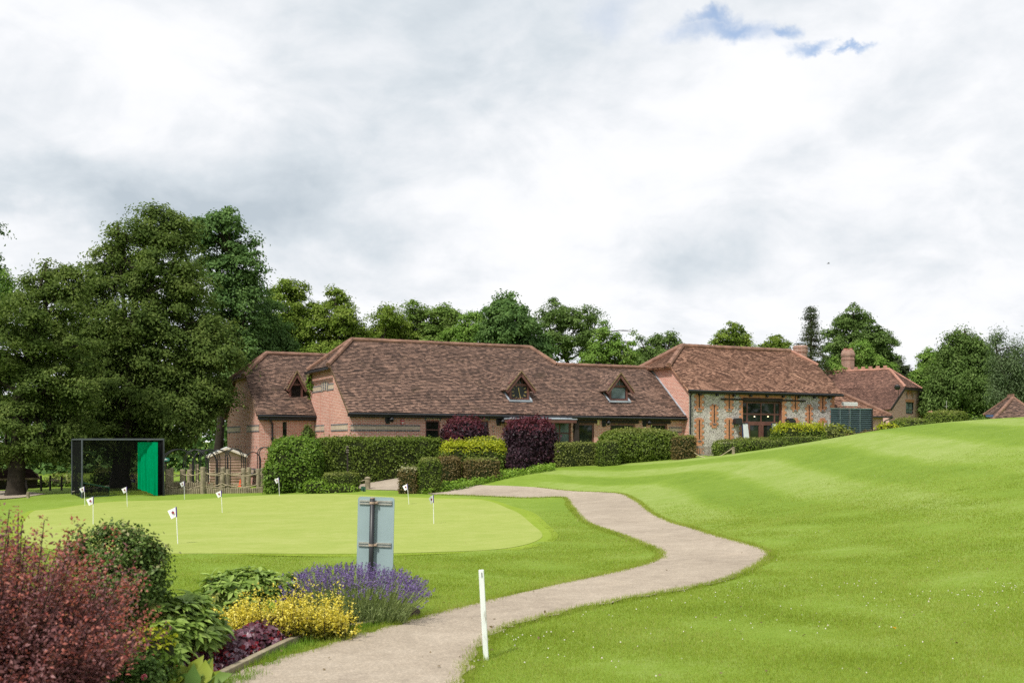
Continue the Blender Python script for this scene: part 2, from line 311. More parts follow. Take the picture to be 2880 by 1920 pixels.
# ------------------------------------------------------------------ object helpers
BASE = {}
def tag(o, label=None, cat=None, group=None, kind=None):
    if label: o['label'] = label
    if cat: o['category'] = cat
    if group: o['group'] = group
    if kind: o['kind'] = kind
    return o
def thing(name, label, cat, loc=(0,0,0), group=None, rz=0):
    o = bpy.data.objects.new(name, None); o.empty_display_size = .2; COL.objects.link(o)
    o.location = loc; o.rotation_euler.z = rz; BASE[o.name] = Vector(loc); return tag(o, label, cat, group)
def link(name, me, parent=None, base=None):
    o = bpy.data.objects.new(name, me); COL.objects.link(o)
    if parent is not None: o.parent = parent; BASE[o.name] = BASE.get(parent.name, Vector((0,0,0)))
    else:
        b = Vector(base) if base is not None else Vector((0,0,0)); o.location = b; BASE[o.name] = b
    return o
def dup(root, loc, rz=0, label=None, tilt=None, scale=1):
    def cp(o, par):
        c = o.copy(); COL.objects.link(c)
        if par is not None: c.parent = par
        for ch in list(o.children): cp(ch, c)
        return c
    r = cp(root, None); r.location = loc; r.rotation_euler = (tilt[0], tilt[1], rz) if tilt else (0,0,rz); r.scale = (scale,)*3
    if label: r['label'] = label
    return r

class MB:
    def __init__(s, Mx=None): s.v = []; s.f = []; s.mi = []; s.M = Mx if Mx is not None else Matrix()
    def add(s, vs, fs, m=0):
        b = len(s.v); s.v += [s.M @ Vector(p) for p in vs]
        for f in fs: s.f.append([b+i for i in f]); s.mi.append(m)
    def poly(s, pts, m=0): s.add(pts, [list(range(len(pts)))], m)
    def box(s, c, d, m=0, rot=None):
        x, y, z = d[0]/2, d[1]/2, d[2]/2
        vs = [Vector((i*x, j*y, k*z)) for i in (-1,1) for j in (-1,1) for k in (-1,1)]
        if rot is not None: vs = [rot @ p for p in vs]
        s.add([Vector(c)+p for p in vs], [(0,1,3,2),(4,6,7,5),(0,4,5,1),(2,3,7,6),(0,2,6,4),(1,5,7,3)], m)
    def span(s, a, b, m=0):      # box from corner a to corner b
        s.box([(a[i]+b[i])/2 for i in range(3)], [abs(b[i]-a[i]) for i in range(3)], m)
    def prism(s, pts, vec, m=0):
        n = len(pts); pts = [Vector(p) for p in pts]; vec = Vector(vec)
        s.add(pts + [p+vec for p in pts], [list(range(n))[::-1], list(range(n, 2*n))] + [(i, (i+1)%n, n+(i+1)%n, n+i) for i in range(n)], m)
    def bar(s, a, b, w, h, m=0):   # rectangular bar
        a, b = Vector(a), Vector(b); d = (b-a).normalized(); up = Vector((0,0,1)) if abs(d.z) < .95 else Vector((0,1,0))
        sd = d.cross(up).normalized()*w/2; u = sd.cross(d).normalized()*h/2
        s.add([a-sd-u, a+sd-u, a+sd+u, a-sd+u, b-sd-u, b+sd-u, b+sd+u, b-sd+u], [(0,1,2,3),(7,6,5,4),(0,4,5,1),(1,5,6,2),(2,6,7,3),(3,7,4,0)], m)
    def tube(s, pts, rad, seg=8, m=0, cap=True):
        pts = [Vector(p) for p in pts]; n = len(pts)
        if not hasattr(rad, '__len__'): rad = [rad]*n
        vs = []; ref = None
        for i, p in enumerate(pts):
            t = (pts[min(i+1,n-1)] - pts[max(i-1,0)]).normalized()
            if ref is None: ref = Vector((0,0,1)) if abs(t.z) < .9 else Vector((1,0,0))
            a = t.cross(ref)
            if a.length < 1e-5: a = t.orthogonal()
            a.normalize(); b = t.cross(a).normalized(); ref = b.cross(t) if False else ref
            for k in range(seg):
                q = 2*math.pi*k/seg; vs.append(p + (a*math.cos(q) + b*math.sin(q))*rad[i])
        fs = [(i*seg+k, i*seg+(k+1)%seg, (i+1)*seg+(k+1)%seg, (i+1)*seg+k) for i in range(n-1) for k in range(seg)]
        if cap: fs += [list(range(seg))[::-1], list(range((n-1)*seg, n*seg))]
        s.add(vs, fs, m)
    def lathe(s, c, prof, seg=16, m=0):
        c = Vector(c); vs = []; n = len(prof)
        for r, z in prof:
            for k in range(seg):
                q = 2*math.pi*k/seg; vs.append(c + Vector((r*math.cos(q), r*math.sin(q), z)))
        fs = [(i*seg+k, i*seg+(k+1)%seg, (i+1)*seg+(k+1)%seg, (i+1)*seg+k) for i in range(n-1) for k in range(seg)]
        fs += [list(range(seg))[::-1], list(range((n-1)*seg, n*seg))]; s.add(vs, fs, m)
    def wall(s, t0, t1, z0, z1, a, holes=(), depth=.12, m=0):
        """front wall in the (t, z) plane at depth a, with rectangular openings and their reveals"""
        T = sorted({t0, t1} | {h[i] for h in holes for i in (0,1)}); Z = sorted({z0, z1} | {h[i] for h in holes for i in (2,3)})
        for i in range(len(T)-1):
            for j in range(len(Z)-1):
                ct, cz = (T[i]+T[i+1])/2, (Z[j]+Z[j+1])/2
                if any(h[0] < ct < h[1] and h[2] < cz < h[3] for h in holes): continue
                s.poly([(T[i],a,Z[j]),(T[i+1],a,Z[j]),(T[i+1],a,Z[j+1]),(T[i],a,Z[j+1])], m)
        for h in holes:
            b = a+depth; x0, x1, y0, y1 = h
            s.poly([(x0,a,y0),(x0,a,y1),(x0,b,y1),(x0,b,y0)], m); s.poly([(x1,a,y0),(x1,b,y0),(x1,b,y1),(x1,a,y1)], m)
            s.poly([(x0,a,y1),(x1,a,y1),(x1,b,y1),(x0,b,y1)], m); s.poly([(x0,a,y0),(x0,b,y0),(x1,b,y0),(x1,a,y0)], m)
    def roof(s, pts, m=0, g=.125, lift=.034, thick=.10):
        P = [s.M @ Vector(p) for p in pts]; n = Vector((0,0,0))
        for i in range(len(P)): n += P[i].cross(P[(i+1)%len(P)])
        n.normalize()
        if n.z < 0: n = -n; P.reverse()
        u = Vector((0,0,1)).cross(n).normalized(); v = n.cross(u)
        Q = [(p.dot(u), p.dot(v)) for p in P]; o = n*P[0].dot(n); y0 = min(q[1] for q in Q); y1 = max(q[1] for q in Q)
        def clip(poly, c, keep_above):
            out = []
            for i in range(len(poly)):
                a, b = poly[i], poly[(i+1)%len(poly)]; da = (a[1]-c) if keep_above else (c-a[1]); db = (b[1]-c) if keep_above else (c-b[1])
                if da >= -1e-9: out.append(a)
                if (da > 1e-9 and db < -1e-9) or (da < -1e-9 and db > 1e-9):
                    f = da/(da-db); out.append((a[0]+f*(b[0]-a[0]), a[1]+f*(b[1]-a[1])))
            return out
        k = 0; sv = s.M; s.M = Matrix()
        while y0+k*g < y1-1e-4:
            lo, hi = y0+k*g, y0+(k+1)*g; k += 1
            pl = clip(clip(Q, lo, True), hi, False)
            if len(pl) < 3: continue
            w = .012*math.sin(k*2.3)
            xa, xb = min(q[0] for q in pl), max(q[0] for q in pl); nb = max(1, int((xb-xa)/.9)); sw = lambda a, b: [(q[1], q[0]) for q in clip([(q[1], q[0]) for q in a], b[0], b[1])]
            jt = .006*math.sin(k*12.9898+y0); sag = lambda x, y: .016*math.sin(x*.83+y*.5)+.011*math.sin(x*1.9-y*1.1)+jt-.03
            for c_ in range(nb):
                cell = pl if nb == 1 else sw(sw(pl, (xa+(xb-xa)*c_/nb, True)), (xa+(xb-xa)*(c_+1)/nb, False))
                if len(cell) < 3: continue
                s.poly([o + u*x + v*y + n*(lift*(1-(y-lo)/g)+.03+sag(x, y)) for x, y in cell], m)
                e = [q[0] for q in cell if abs(q[1]-lo) < 1e-6]
                if len(e) >= 2:
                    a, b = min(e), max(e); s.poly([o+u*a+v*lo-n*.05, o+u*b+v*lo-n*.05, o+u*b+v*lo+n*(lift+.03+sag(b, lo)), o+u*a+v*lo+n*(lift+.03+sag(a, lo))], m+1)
        s.poly([p - n*thick for p in P][::-1], m); N = len(P)
        for i in range(N): s.poly([P[i]-n*thick, P[(i+1)%N]-n*thick, P[(i+1)%N], P[i]], m)
        s.M = sv
    def build(s, name, mats, parent=None, smooth=False, base=None, bevel=0):
        if not isinstance(mats, (list, tuple)): mats = [mats]
        me = bpy.data.meshes.new(name)
        off = BASE.get(parent.name, Vector((0,0,0))) if parent is not None else (Vector(base) if base is not None else Vector((0,0,0)))
        me.from_pydata([p - off for p in s.v], [], s.f)
        for m in mats: me.materials.append(m)
        me.polygons.foreach_set('material_index', s.mi)
        uvl = me.uv_layers.new(name='UVMap'); uv = np.zeros(len(me.loops)*2)
        for p in me.polygons:
            n = p.normal
            if abs(n.z) > .999: u, v = Vector((1,0,0)), Vector((0,1,0))
            else: u = Vector((0,0,1)).cross(n).normalized(); v = n.cross(u)
            for li in p.loop_indices:
                q = s.v[me.loops[li].vertex_index]; uv[li*2] = q.dot(u); uv[li*2+1] = q.dot(v)
        uvl.data.foreach_set('uv', uv)
        if smooth: me.polygons.foreach_set('use_smooth', [True]*len(me.polygons))
        me.update(); o = link(name, me, parent, base)
        if bevel:
            b = o.modifiers.new('bevel', 'BEVEL'); b.width = bevel; b.segments = 2; b.limit_method = 'ANGLE'
        return o

def big_mesh(name, verts, faces, mats, mi=None, parent=None, base=None, smooth=False):
    """numpy mesh: faces is an (n,k) int array"""
    off = BASE.get(parent.name, Vector((0,0,0))) if parent is not None else (Vector(base) if base is not None else Vector((0,0,0)))
    verts = np.asarray(verts, np.float32) - np.array(off, np.float32)
    me = bpy.data.meshes.new(name); n, k = faces.shape
    me.vertices.add(len(verts)); me.vertices.foreach_set('co', verts.ravel())
    me.loops.add(n*k); me.loops.foreach_set('vertex_index', faces.astype(np.int32).ravel())
    me.polygons.add(n); me.polygons.foreach_set('loop_start', np.arange(0, n*k, k, dtype=np.int32))
    for m in (mats if isinstance(mats, (list, tuple)) else [mats]): me.materials.append(m)
    if mi is not None: me.polygons.foreach_set('material_index', np.asarray(mi, np.int32))
    if smooth: me.polygons.foreach_set('use_smooth', np.ones(n, bool))
    me.update(calc_edges=True); return link(name, me, parent, base)

def nrmz(a): return a/np.maximum(np.linalg.norm(a, axis=1, keepdims=True), 1e-9)
def rdir(n): return nrmz(rng.normal(size=(n,3)))
def kites(pos, nrm, axis, L, Wd, fold=.22, bend=0.0):
    """four-cornered leaves; returns verts (4N,3) and quads (N,4)"""
    nrm = nrmz(nrm); axis = nrmz(axis - nrm*np.sum(axis*nrm, 1, keepdims=True)); sd = np.cross(axis, nrm)
    L = np.asarray(L)[:,None]; Wd = np.asarray(Wd)[:,None]
    b = pos; t = pos + axis*L - nrm*L*bend; mid = pos + axis*L*.45 + nrm*Wd*fold
    v = np.stack([b, mid+sd*Wd*.5, t, mid-sd*Wd*.5], 1).reshape(-1,3)
    return v, np.arange(len(v)).reshape(-1,4)
def blades5(pos, nrm, axis, L, Wd, fold=.15, bend=.2):
    """longer leaves: two pentagons either side of a midrib; returns verts, faces (2N,5)"""
    nrm = nrmz(nrm); axis = nrmz(axis - nrm*np.sum(axis*nrm, 1, keepdims=True)); sd = np.cross(axis, nrm)
    L = np.asarray(L)[:,None]; Wd = np.asarray(Wd)[:,None]
    q = lambda f, s, up: pos + axis*L*f + sd*Wd*s + nrm*(Wd*up - L*bend*f*f)
    v = np.stack([q(0,0,0), q(.25,.42,fold), q(.62,.46,fold), q(1,0,0), q(.62,-.46,fold), q(.25,-.42,fold), q(.45,0,0)], 1)
    N = len(pos); i = np.arange(N)[:,None]*7
    f = np.concatenate([i+np.array([[0,1,2,3,6]]), i+np.array([[0,6,3,4,5]])], 0)
    return v.reshape(-1,3), f

# ------------------------------------------------------------------ shapes of the ground
def cat(pts, n=10, closed=False):
    P = [np.array(p, float) for p in pts]; N = len(P); out = []
    for i in range(N if closed else N-1):
        g = (lambda k: P[k % N]) if closed else (lambda k: P[min(max(k,0),N-1)])
        p0, p1, p2, p3 = g(i-1), g(i), g(i+1), g(i+2)
        for k in range(n):
            t = k/n; out.append(.5*((2*p1)+(-p0+p2)*t+(2*p0-5*p1+4*p2-p3)*t*t+(-p0+3*p1-3*p2+p3)*t**3))
    if not closed: out.append(P[-1])
    return out
EL = [(560,1920),(700,1880),(850,1838),(1000,1792),(1200,1735),(1500,1660),(1750,1606),(1835,1580),(1858,1563),(1840,1545),(1780,1520),(1690,1488),(1625,1450),(1600,1420),(1596,1406),(1570,1398)]
ER = [(1300,1920),(1330,1858),(1400,1782),(1500,1747),(1750,1690),(2000,1645),(2110,1605),(2165,1567),(2140,1543),(2000,1503),(1900,1473),(1830,1440),(1790,1408),(1755,1391),(1700,1385)]
pl = [hit(*p) for p in EL]; pr = [hit(*p) for p in ER]
x0, y0 = pl[0]; pl = [(x0-1.7, y0-3.0), (x0-.9, y0-1.4)] + pl
x0, y0 = pr[0]; pr = [(x0-.3, y0-4), (x0-.2, y0-1.6)] + pr
far_top = [G(u, Y)[:2] for u, Y in ((1600,38.9),(1450,41),(1300,43),(1240,44.4),(1180,47),(1150,50))]
far_bot = [G(u, Y)[:2] for u, Y in ((1450,37.6),(1250,40),(1130,42.6),(1040,44.2),(1000,46),(985,48.0))]
left_edge = cat(pl + [tuple(p) for p in far_bot], 8); right_edge = cat(pr + [tuple(p) for p in far_top], 8)
def jit(e, a):
    return [p + (rng.normal(size=2)*a*min(1, 14/max(p[1],6))) for p in e]
PATH = [tuple(p) for p in jit(left_edge,.034)] + [tuple(p) for p in jit(right_edge,.034)][::-1]
GREEN = [hit(*p) for p in ((90,1440),(150,1432),(300,1412),(450,1407),(560,1404),(800,1391),(1000,1391),(1100,1396),(1250,1402),(1365,1407),(1420,1426),(1480,1460),(1524,1500),(1500,1525),(1400,1545),(1200,1554),(1000,1558),(700,1557),(450,1557),(230,1552),(100,1535),(60,1490))]
GREEN = [tuple(p) for p in cat(GREEN, 8, True)]
BED = [hit(*p) for p in ((560,1925),(650,1890),(760,1842),(880,1786),(960,1772),(1100,1752),(1180,1732),(1150,1712),(1000,1715),(800,1735),(640,1745),(480,1765),(330,1775),(100,1780))]
BED = BED + [(-5.2,8.6),(-6.0,5.0),(-3.6,3.4)]
BED = [tuple(p) for p in cat(BED, 6, True)]
def inside(poly, x, y):
    x = np.asarray(x); y = np.asarray(y); r = np.zeros(len(x), bool); n = len(poly)
    for i in range(n):
        x1, y1 = poly[i]; x2, y2 = poly[(i+1)%n]
        c = ((y1 > y) != (y2 > y)) & (x < (x2-x1)*(y-y1)/((y2-y1) if abs(y2-y1) > 1e-12 else 1e-12)+x1); r ^= c
    return r
def dist_line(line, x, y):
    L = np.array(line); d = np.full(len(x), 1e9)
    for i in range(len(L)-1):
        a, b = L[i], L[i+1]; ab = b-a; t = np.clip(((x-a[0])*ab[0]+(y-a[1])*ab[1])/max(ab@ab,1e-9), 0, 1)
        d = np.minimum(d, np.hypot(x-a[0]-t*ab[0], y-a[1]-t*ab[1]))
    return d
def sheet(name, poly, step, dz, mat, label=None):
    P = np.array(poly); xs = []
    x = np.arange(P[:,0].min(), P[:,0].max(), step); y = np.arange(P[:,1].min(), P[:,1].max(), step)
    X, Y = np.meshgrid(x, y); X = X.ravel(); Y = Y.ravel(); k = inside(poly, X, Y); X, Y = X[k], Y[k]
    d = dist_line(list(poly)+[poly[0]], X, Y); X, Y = X[d > step*.35], Y[d > step*.35]
    vs = [Vector((a, b)) for a, b in poly] + [Vector((a, b)) for a, b in zip(X, Y)]; n = len(poly)
    v, e, f, *_ = delaunay_2d_cdt(vs, [(i, (i+1)%n) for i in range(n)], [], 1, 1e-6)
    vx = np.array([p.x for p in v]); vy = np.array([p.y for p in v]); z = gza(vx, vy)+dz
    f = np.array([t for t in f if len(t) == 3])
    o = big_mesh(name, np.c_[vx, vy, z], f, mat, smooth=True); tag(o, kind='structure'); return o

# one ground sheet: a polar grid that is fine in front of the camera and runs out to the horizon
rr = np.concatenate([[.4], np.geomspace(2.0, 60, 230), np.geomspace(62, 900, 40)])
th = np.concatenate([np.linspace(-180,-50,40,endpoint=False), np.linspace(-50,50,520,endpoint=False), np.linspace(50,180,40,endpoint=False)])
TH, RR = np.meshgrid(np.radians(th), rr); gx = (RR*np.sin(TH)).ravel(); gy = (RR*np.cos(TH)).ravel(); gzv = gza(gx, gy)
fw = np.clip((np.hypot(gx, gy)-150)/300, 0, 1); gzv = gzv*(1-fw) + fw*np.clip(gzv, -1, 3)
# shallow unevenness of mown turf
gzv = gzv + .012*np.sin(gx*2.1+np.sin(gy*1.3))*np.sin(gy*1.7+gx*.6)*np.clip(1.6-np.hypot(gx,gy)/24, 0, 1)*(~inside(GREEN, gx, gy))*(~inside(PATH, gx, gy))
nr, ntn = RR.shape; idx = np.arange(nr*ntn).reshape(nr, ntn); nx = np.roll(idx, -1, 1)
gf = np.stack([idx[:-1], idx[1:], nx[1:], nx[:-1]], -1).reshape(-1,4)
gv = np.c_[gx, gy, gzv]; c0 = len(gv)
ground = big_mesh('lawn', gv, gf[:, ::-1], M['lawn'], smooth=True); tag(ground, kind='structure')
sd = dist_line([tuple(p) for p in right_edge[10:-30]], gx, gy)
at = ground.data.attributes.new('stripe', 'FLOAT', 'POINT'); at.data.foreach_set('value', sd.astype(np.float32))
at = ground.data.attributes.new('stripe_amt', 'FLOAT', 'POINT')
at.data.foreach_set('value', (np.clip((gy-14)/14, 0, 1)*(gx > .3)*np.clip((gx-.3)/2, 0, 1)).astype(np.float32))
sheet('path', PATH, .45, .02, M['path'])
gc = np.mean(np.array(GREEN), 0)
def grow(poly, d): 
    out = []
    for p in poly:
        q = np.array(p)-gc; out.append(tuple(np.array(p)+q/np.linalg.norm(q)*d*(1+.25*math.sin(p[0]*1.7))))
    return out
M['collar'] = turf('collar_turf', (.135,.205,.012), (.19,.268,.021), (.26,.32,.052), 0, 45, .3)
COLLAR = grow(GREEN, .38)
sheet('green_collar', COLLAR, .5, .006, M['collar'])
sheet('putting_green', GREEN, .5, .011, M['green'])
sheet('flower_bed', BED, .3, .03, M['soil'])
PARK = [G(u, Y)[:2] for u, Y in ((-250,42),(60,46.5),(130,49),(60,53),(-300,56))]
sheet('gravel_track', [tuple(p) for p in PARK], .8, .025, M['path'])

# ------------------------------------------------------------------ grass
def blades(x, y, h, w, mat, name, label=None, lean=.35):
    n = len(x); z = gza(x, y); p = np.c_[x, y, z]
    a = rng.uniform(0, 2*math.pi, n); sx = np.c_[np.cos(a), np.sin(a), np.zeros(n)]
    lean_d = np.c_[rng.normal(size=n)*lean, rng.normal(size=n)*lean, np.ones(n)]
    v = np.stack([p - sx*w[:,None]/2, p + sx*w[:,None]/2, p + nrmz(lean_d)*h[:,None]], 1).reshape(-1,3)
    return v, np.arange(3*n).reshape(-1,3)
def scatter_lawn():
    N = 1400000; r = 5.6*np.exp(rng.uniform(0, math.log(30/5.6), N)); t = rng.uniform(-.475, .475, N)
    den = np.minimum(1, (r/9)**2); keep = rng.uniform(size=N) < den*.62*np.clip((31-r)/8, 0, 1)
    r, t = r[keep], t[keep]; x = r*np.sin(t); y = r*np.cos(t)
    k = ~inside(PATH, x, y); x, y = x[k], y[k]; k = ~inside(grow(GREEN, .22), x, y); x, y = x[k], y[k]; k = ~inside(BED, x, y)
    return x[k], y[k]
x, y = scatter_lawn(); r = np.hypot(x, y); n = len(x)
clump = .5+.5*np.sin(x*3.1+1.7*np.sin(y*2.3))*np.sin(y*2.7+1.3*np.sin(x*1.9))
h = (.013+.019*rng.uniform(size=n))*(.75+.6*clump)*np.clip(1.25-r/60, .7, 1.2); w = .0042*np.clip(r/8, 1, 3.6)
v1, f1 = blades(x, y, h, w, None, '', .75)
# longer fringe along the path and bed edges
def fringe(line, per, hh, ww, off=.045, ymax=40):
    L = np.array(line); seg = np.linalg.norm(np.diff(L, axis=0), axis=1); out = []
    for i in range(len(seg)):
        if L[i][1] > ymax or L[i][1] < 5: continue
        m = int(seg[i]*per*min(1, (14/L[i][1])**1.2)); t = rng.uniform(size=m)[:,None]
        out.append(L[i]*(1-t)+L[i+1]*t + rng.normal(size=(m,2))*off)
    P = np.concatenate(out); rr_ = np.hypot(P[:,0], P[:,1]); n = len(P)
    return P[:,0], P[:,1], hh*(.4+.8*rng.uniform(size=n)), ww*np.clip(rr_/8, 1, 4)
xa, ya, ha, wa = fringe([p for p in left_edge[18:]], 900, .065, .005); xb, yb, hb, wb = fringe(right_edge[8:], 900, .065, .005)
v2, f2 = blades(np.r_[xa, xb], np.r_[ya, yb], np.r_[ha, hb], np.r_[wa, wb], None, '', .6)
V = np.concatenate([v1, v2]); Fc = np.concatenate([f1, f2+len(v1)])
mi = (rng.uniform(size=len(Fc)) < .035).astype(int)
o = big_mesh('grass', V, Fc, [LM['grass'], LM['grass_dry']], mi); tag(o, 'short green mown grass blades of the lawn', 'grass', kind='stuff')
# clover heads
def blobs_mesh(C, R, seg=1):
    ph = np.array([(0,0,1),(0,0,-1)]+[(math.cos(a),math.sin(a),0) for a in np.linspace(0,2*math.pi,6,endpoint=False)])
    fs = [(0,2+i,2+(i+1)%6) for i in range(6)]+[(1,2+(i+1)%6,2+i) for i in range(6)]
    v = (C[:,None,:]+ph[None]*R[:,None,None]).reshape(-1,3); f = (np.array(fs)[None]+np.arange(len(C))[:,None,None]*8).reshape(-1,3)
    return v, f
P = []
for (u, v, su, sv, n) in ((1480,1800,60,16,16),(1420,1805,30,10,8),(1560,1830,130,50,16),(1700,1860,160,60,10),(2060,1655,60,14,22),(2100,1640,60,10,16),(1950,1690,90,16,20),(2400,1650,40,5,12),(2480,1715,70,12,14),
        (2640,1690,80,12,22),(2750,1675,60,10,22),(2850,1655,40,10,30),(2820,1710,50,12,16),(2200,1760,120,30,20),(2060,1750,60,14,14),(2330,1760,160,40,22),(2420,1890,80,20,6),(1290+60,1870,30,20,5),(2700,1860,120,40,6),(2320,1498,30,5,8),(2470,1345,12,3,5),(1800,1760,200,40,18),(2500,1620,200,30,20)):
    for _ in range(n):
        if rng.uniform() < .55: P.append(hit(min(2900,u+rng.normal()*su), min(1915,v+rng.normal()*sv)))
P = np.array(P); P = P[~inside(PATH, P[:,0], P[:,1])]
C = np.c_[P, gza(P[:,0], P[:,1])+.035]; v, f = blobs_mesh(C, rng.uniform(.004,.008,len(C)))
o = big_mesh('clover_flowers', v, f, LM['clover']); tag(o, 'tiny white clover heads scattered over the near lawn', 'clover', kind='stuff')
q = hit(2515,1782); b = Vector((q[0], q[1], gz(*q)))
pos = np.tile(np.array(b+Vector((0,0,.055))), (22,1)); d = rdir(22); d[:,2] = np.abs(d[:,2])*.4
v, f = kites(pos, np.tile([0,0,1.0],(22,1))+rdir(22)*.3, d, np.full(22,.022), np.full(22,.009))
M['yellowflower'] = plain('yellow_petal', (.8,.42,.01), .7, .2, .1)
o = big_mesh('dandelion', v, f, M['yellowflower'], base=b); tag(o, 'single yellow dandelion flower in the right foreground lawn', 'flower')

# scraps of dead leaf lying on the turf and along the path
n = 240; u = rng.uniform(900, 2880, n); v = rng.uniform(1480, 1915, n); Q = np.array([hit(a, b) for a, b in zip(u, v)])
e_ = np.array([p for p in list(left_edge[18:110])+list(right_edge[10:100])]); Q = np.concatenate([Q[:90], e_[rng.integers(0, len(e_), 150)]+rng.normal(size=(150,2))*.07]); n = len(Q)
P = np.c_[Q, gza(Q[:,0], Q[:,1])+.03]; l = rng.uniform(.015, .045, n); v_, f_ = kites(P, rng.normal(size=(n,3))*.3+np.array([0,0,1]), rdir(n), l, l*.6)
tag(big_mesh('leaf_litter', v_, f_, leafmat('dead_leaf', (.09,.06,.03), (.17,.12,.06), (.26,.2,.11))), 'scraps of dead leaf on the lawn and along the path edges', 'leaf litter', kind='stuff')

# ================================================================== buildings
def frame(ox, oy, dx, dy):
    l = math.hypot(dx, dy); dx, dy = dx/l, dy/l
    return Matrix(((dx, -dy, 0, ox), (dy, dx, 0, oy), (0, 0, 1, 0), (0, 0, 0, 1)))
def t_of(Fm, u, a=0.0):
    k = (u-U0)/F; dx, dy = Fm[0][0], Fm[1][0]; nx, ny = Fm[0][1], Fm[1][1]
    return (k*(Fm[1][3]+ny*a) - (Fm[0][3]+nx*a))/(dx-k*dy)
def z_of(Fm, v, t, a=0.0):
    Y = Fm[1][3]+Fm[1][0]*t+Fm[1][1]*a; return EYE+(V0-v)/F*Y
def ridge(name, Fm, pts, parent, mat=None, r=.12):
    """ridge and hip cappings: half-round tiles laid end to end along each line"""
    mb = MB(Fm)
    for a, b in pts:
        a, b = Vector(a), Vector(b); n = max(1, int((b-a).length/.42))
        for i in range(n):
            p, q = a.lerp(b, i/n), a.lerp(b, (i+1)/n)
            mb.tube([p, q], [r*1.06, r*.96], 8)
    return mb.build(name, mat or M['ridge'], parent)
def window(Fm, t0, t1, z0, z1, a, parent, bars_t=(), bars_z=(), fw=.06, mat=None, glass=None, name='window'):
    mb = MB(Fm); d = .05; mat = mat or M['brownwood']
    mb.span((t0, a, z0), (t0+fw, a+d, z1)); mb.span((t1-fw, a, z0), (t1, a+d, z1))
    mb.span((t0+fw, a, z0), (t1-fw, a+d, z0+fw)); mb.span((t0+fw, a, z1-fw), (t1-fw, a+d, z1))
    for b in bars_t: mb.span((b-fw*.4, a+.004, z0+fw), (b+fw*.4, a+d-.004, z1-fw))
    for b in bars_z: mb.span((t0+fw, a+.008, b-fw*.4), (t1-fw, a+d-.008, b+fw*.4))
    w = mb.build(name, mat, parent)
    g = MB(Fm); g.span((t0+fw, a+.02, z0+fw), (t1-fw, a+.028, z1-fw)); g.build('pane', glass or M['glass'], w); return w
def strip(mb, t0, t1, a, z0, z1, proud=.012, m=1):
    mb.span((t0, a-proud, z0), (t1, a+.01, z1), m)

# ---------------------------------------------------------------- long barn with the clock
A = frame(-7.62, 50, .899, .438)
def zr(a): return 3.12+.8*(a+.3)            # front slope of the roof
barn = thing('brick_barn', 'long red brick barn with half hipped tile roof, clock dormer and lower wing', 'barn', (A @ Vector((9,4.5,0))))
TE = 19.05
W1 = (t_of(A,1197), t_of(A,1237)); W2 = (t_of(A,1335), t_of(A,1374)); WD1 = (t_of(A,1626), t_of(A,1671)); WD2 = (t_of(A,1716), t_of(A,1786)); WD3 = (t_of(A,1829), t_of(A,1876)); PO = (t_of(A,1545), t_of(A,1606))
h1 = z_of(A,1182,W1[0]); zb = -.7; eave = zr(0)-.02
holes = [(W1[0],W1[1],1.35,h1),(W2[0],W2[1],1.35,h1),(PO[0]-1.9,PO[1],.3,2.78),(WD1[0],WD1[1],.5,z_of(A,1190,WD1[0])),(WD2[0],WD2[1],1.5,z_of(A,1191,WD2[0])),(WD3[0],WD3[1],1.3,z_of(A,1191,WD3[0]))]
mb = MB(A); mb.wall(0, TE, zb, eave, 0, holes, .16)
zh = zr(2.7)
mb.poly([(0,0,zb),(0,0,eave),(0,2.7,zh-.05),(0,6.3,zh-.05),(0,9,eave),(0,9,zb)][::-1])
mb.poly([(0,9,zb),(0,9,eave),(TE,9,eave),(TE,9,zb)]); 
mb.poly([(12.7,2.0,zr(2.0)),(12.7,3.25,zr(3.25)-.03),(12.7,5.75,zr(3.25)-.03),(12.7,7,zr(2)-.03)])
WALL = mb
mb = MB(A); T0 = -.16
mb.roof([(T0,-.3,zr(-.3)),(TE+.02,-.3,zr(-.3)),(TE+.02,3.25,zr(3.25)),(12.78,3.25,zr(3.25)),(11.77,4.5,zr(4.5)),(1.54,4.5,zr(4.5)),(T0,2.7,zr(2.7))])
mb.roof([(T0,9.3,zr(-.3)),(T0,6.3,zr(2.7)),(1.54,4.5,zr(4.5)),(11.77,4.5,zr(4.5)),(12.78,5.75,zr(3.25)),(12.78,9.3,zr(-.3))])
mb.roof([(12.79,6.8,zr(-.3)),(12.79,3.25,zr(3.25)),(TE,3.25,zr(3.25)),(TE,6.8,zr(-.3))])
mb.roof([(T0-.12,2.6,zr(2.6)-.0),(1.54,4.5,zr(4.5)),(T0-.12,6.4,zr(2.6))], lift=.03)
mb.roof([(12.80,3.23,zr(3.23)),(11.77,4.5,zr(4.5)),(12.80,5.77,zr(3.23))])
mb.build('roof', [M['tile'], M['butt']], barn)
ridge('ridge_capping', A, [((1.5,4.5,zr(4.5)+.03),(11.8,4.5,zr(4.5)+.03)),((T0-.1,2.64,zr(2.64)+.05),(1.5,4.47,zr(4.5)+.03)),((T0-.1,6.36,zr(2.64)+.05),(1.5,4.53,zr(4.5)+.03)),((11.8,4.48,zr(4.5)+.02),(12.78,3.25,zr(3.25)+.04)),((12.78,3.25,zr(3.25)+.03),(TE,3.25,zr(3.25)+.03))], barn)
for q_ in (((T0+.03,-.32,zr(-.3)-.04),(T0+.03,2.62,zr(2.62)-.04)),((T0+.03,9.32,zr(-.3)-.04),(T0+.03,6.38,zr(2.62)-.04))): mb = MB(A); mb.bar(*q_,.06,.07); mb.build('verge', M['lichenwood'], barn)
mb = MB(A); mb.bar((T0-.2,2.5,zr(2.6)-.1),(T0-.2,6.5,zr(2.6)-.1),.1,.12); mb.build('hip_gutter', M['black'], barn)
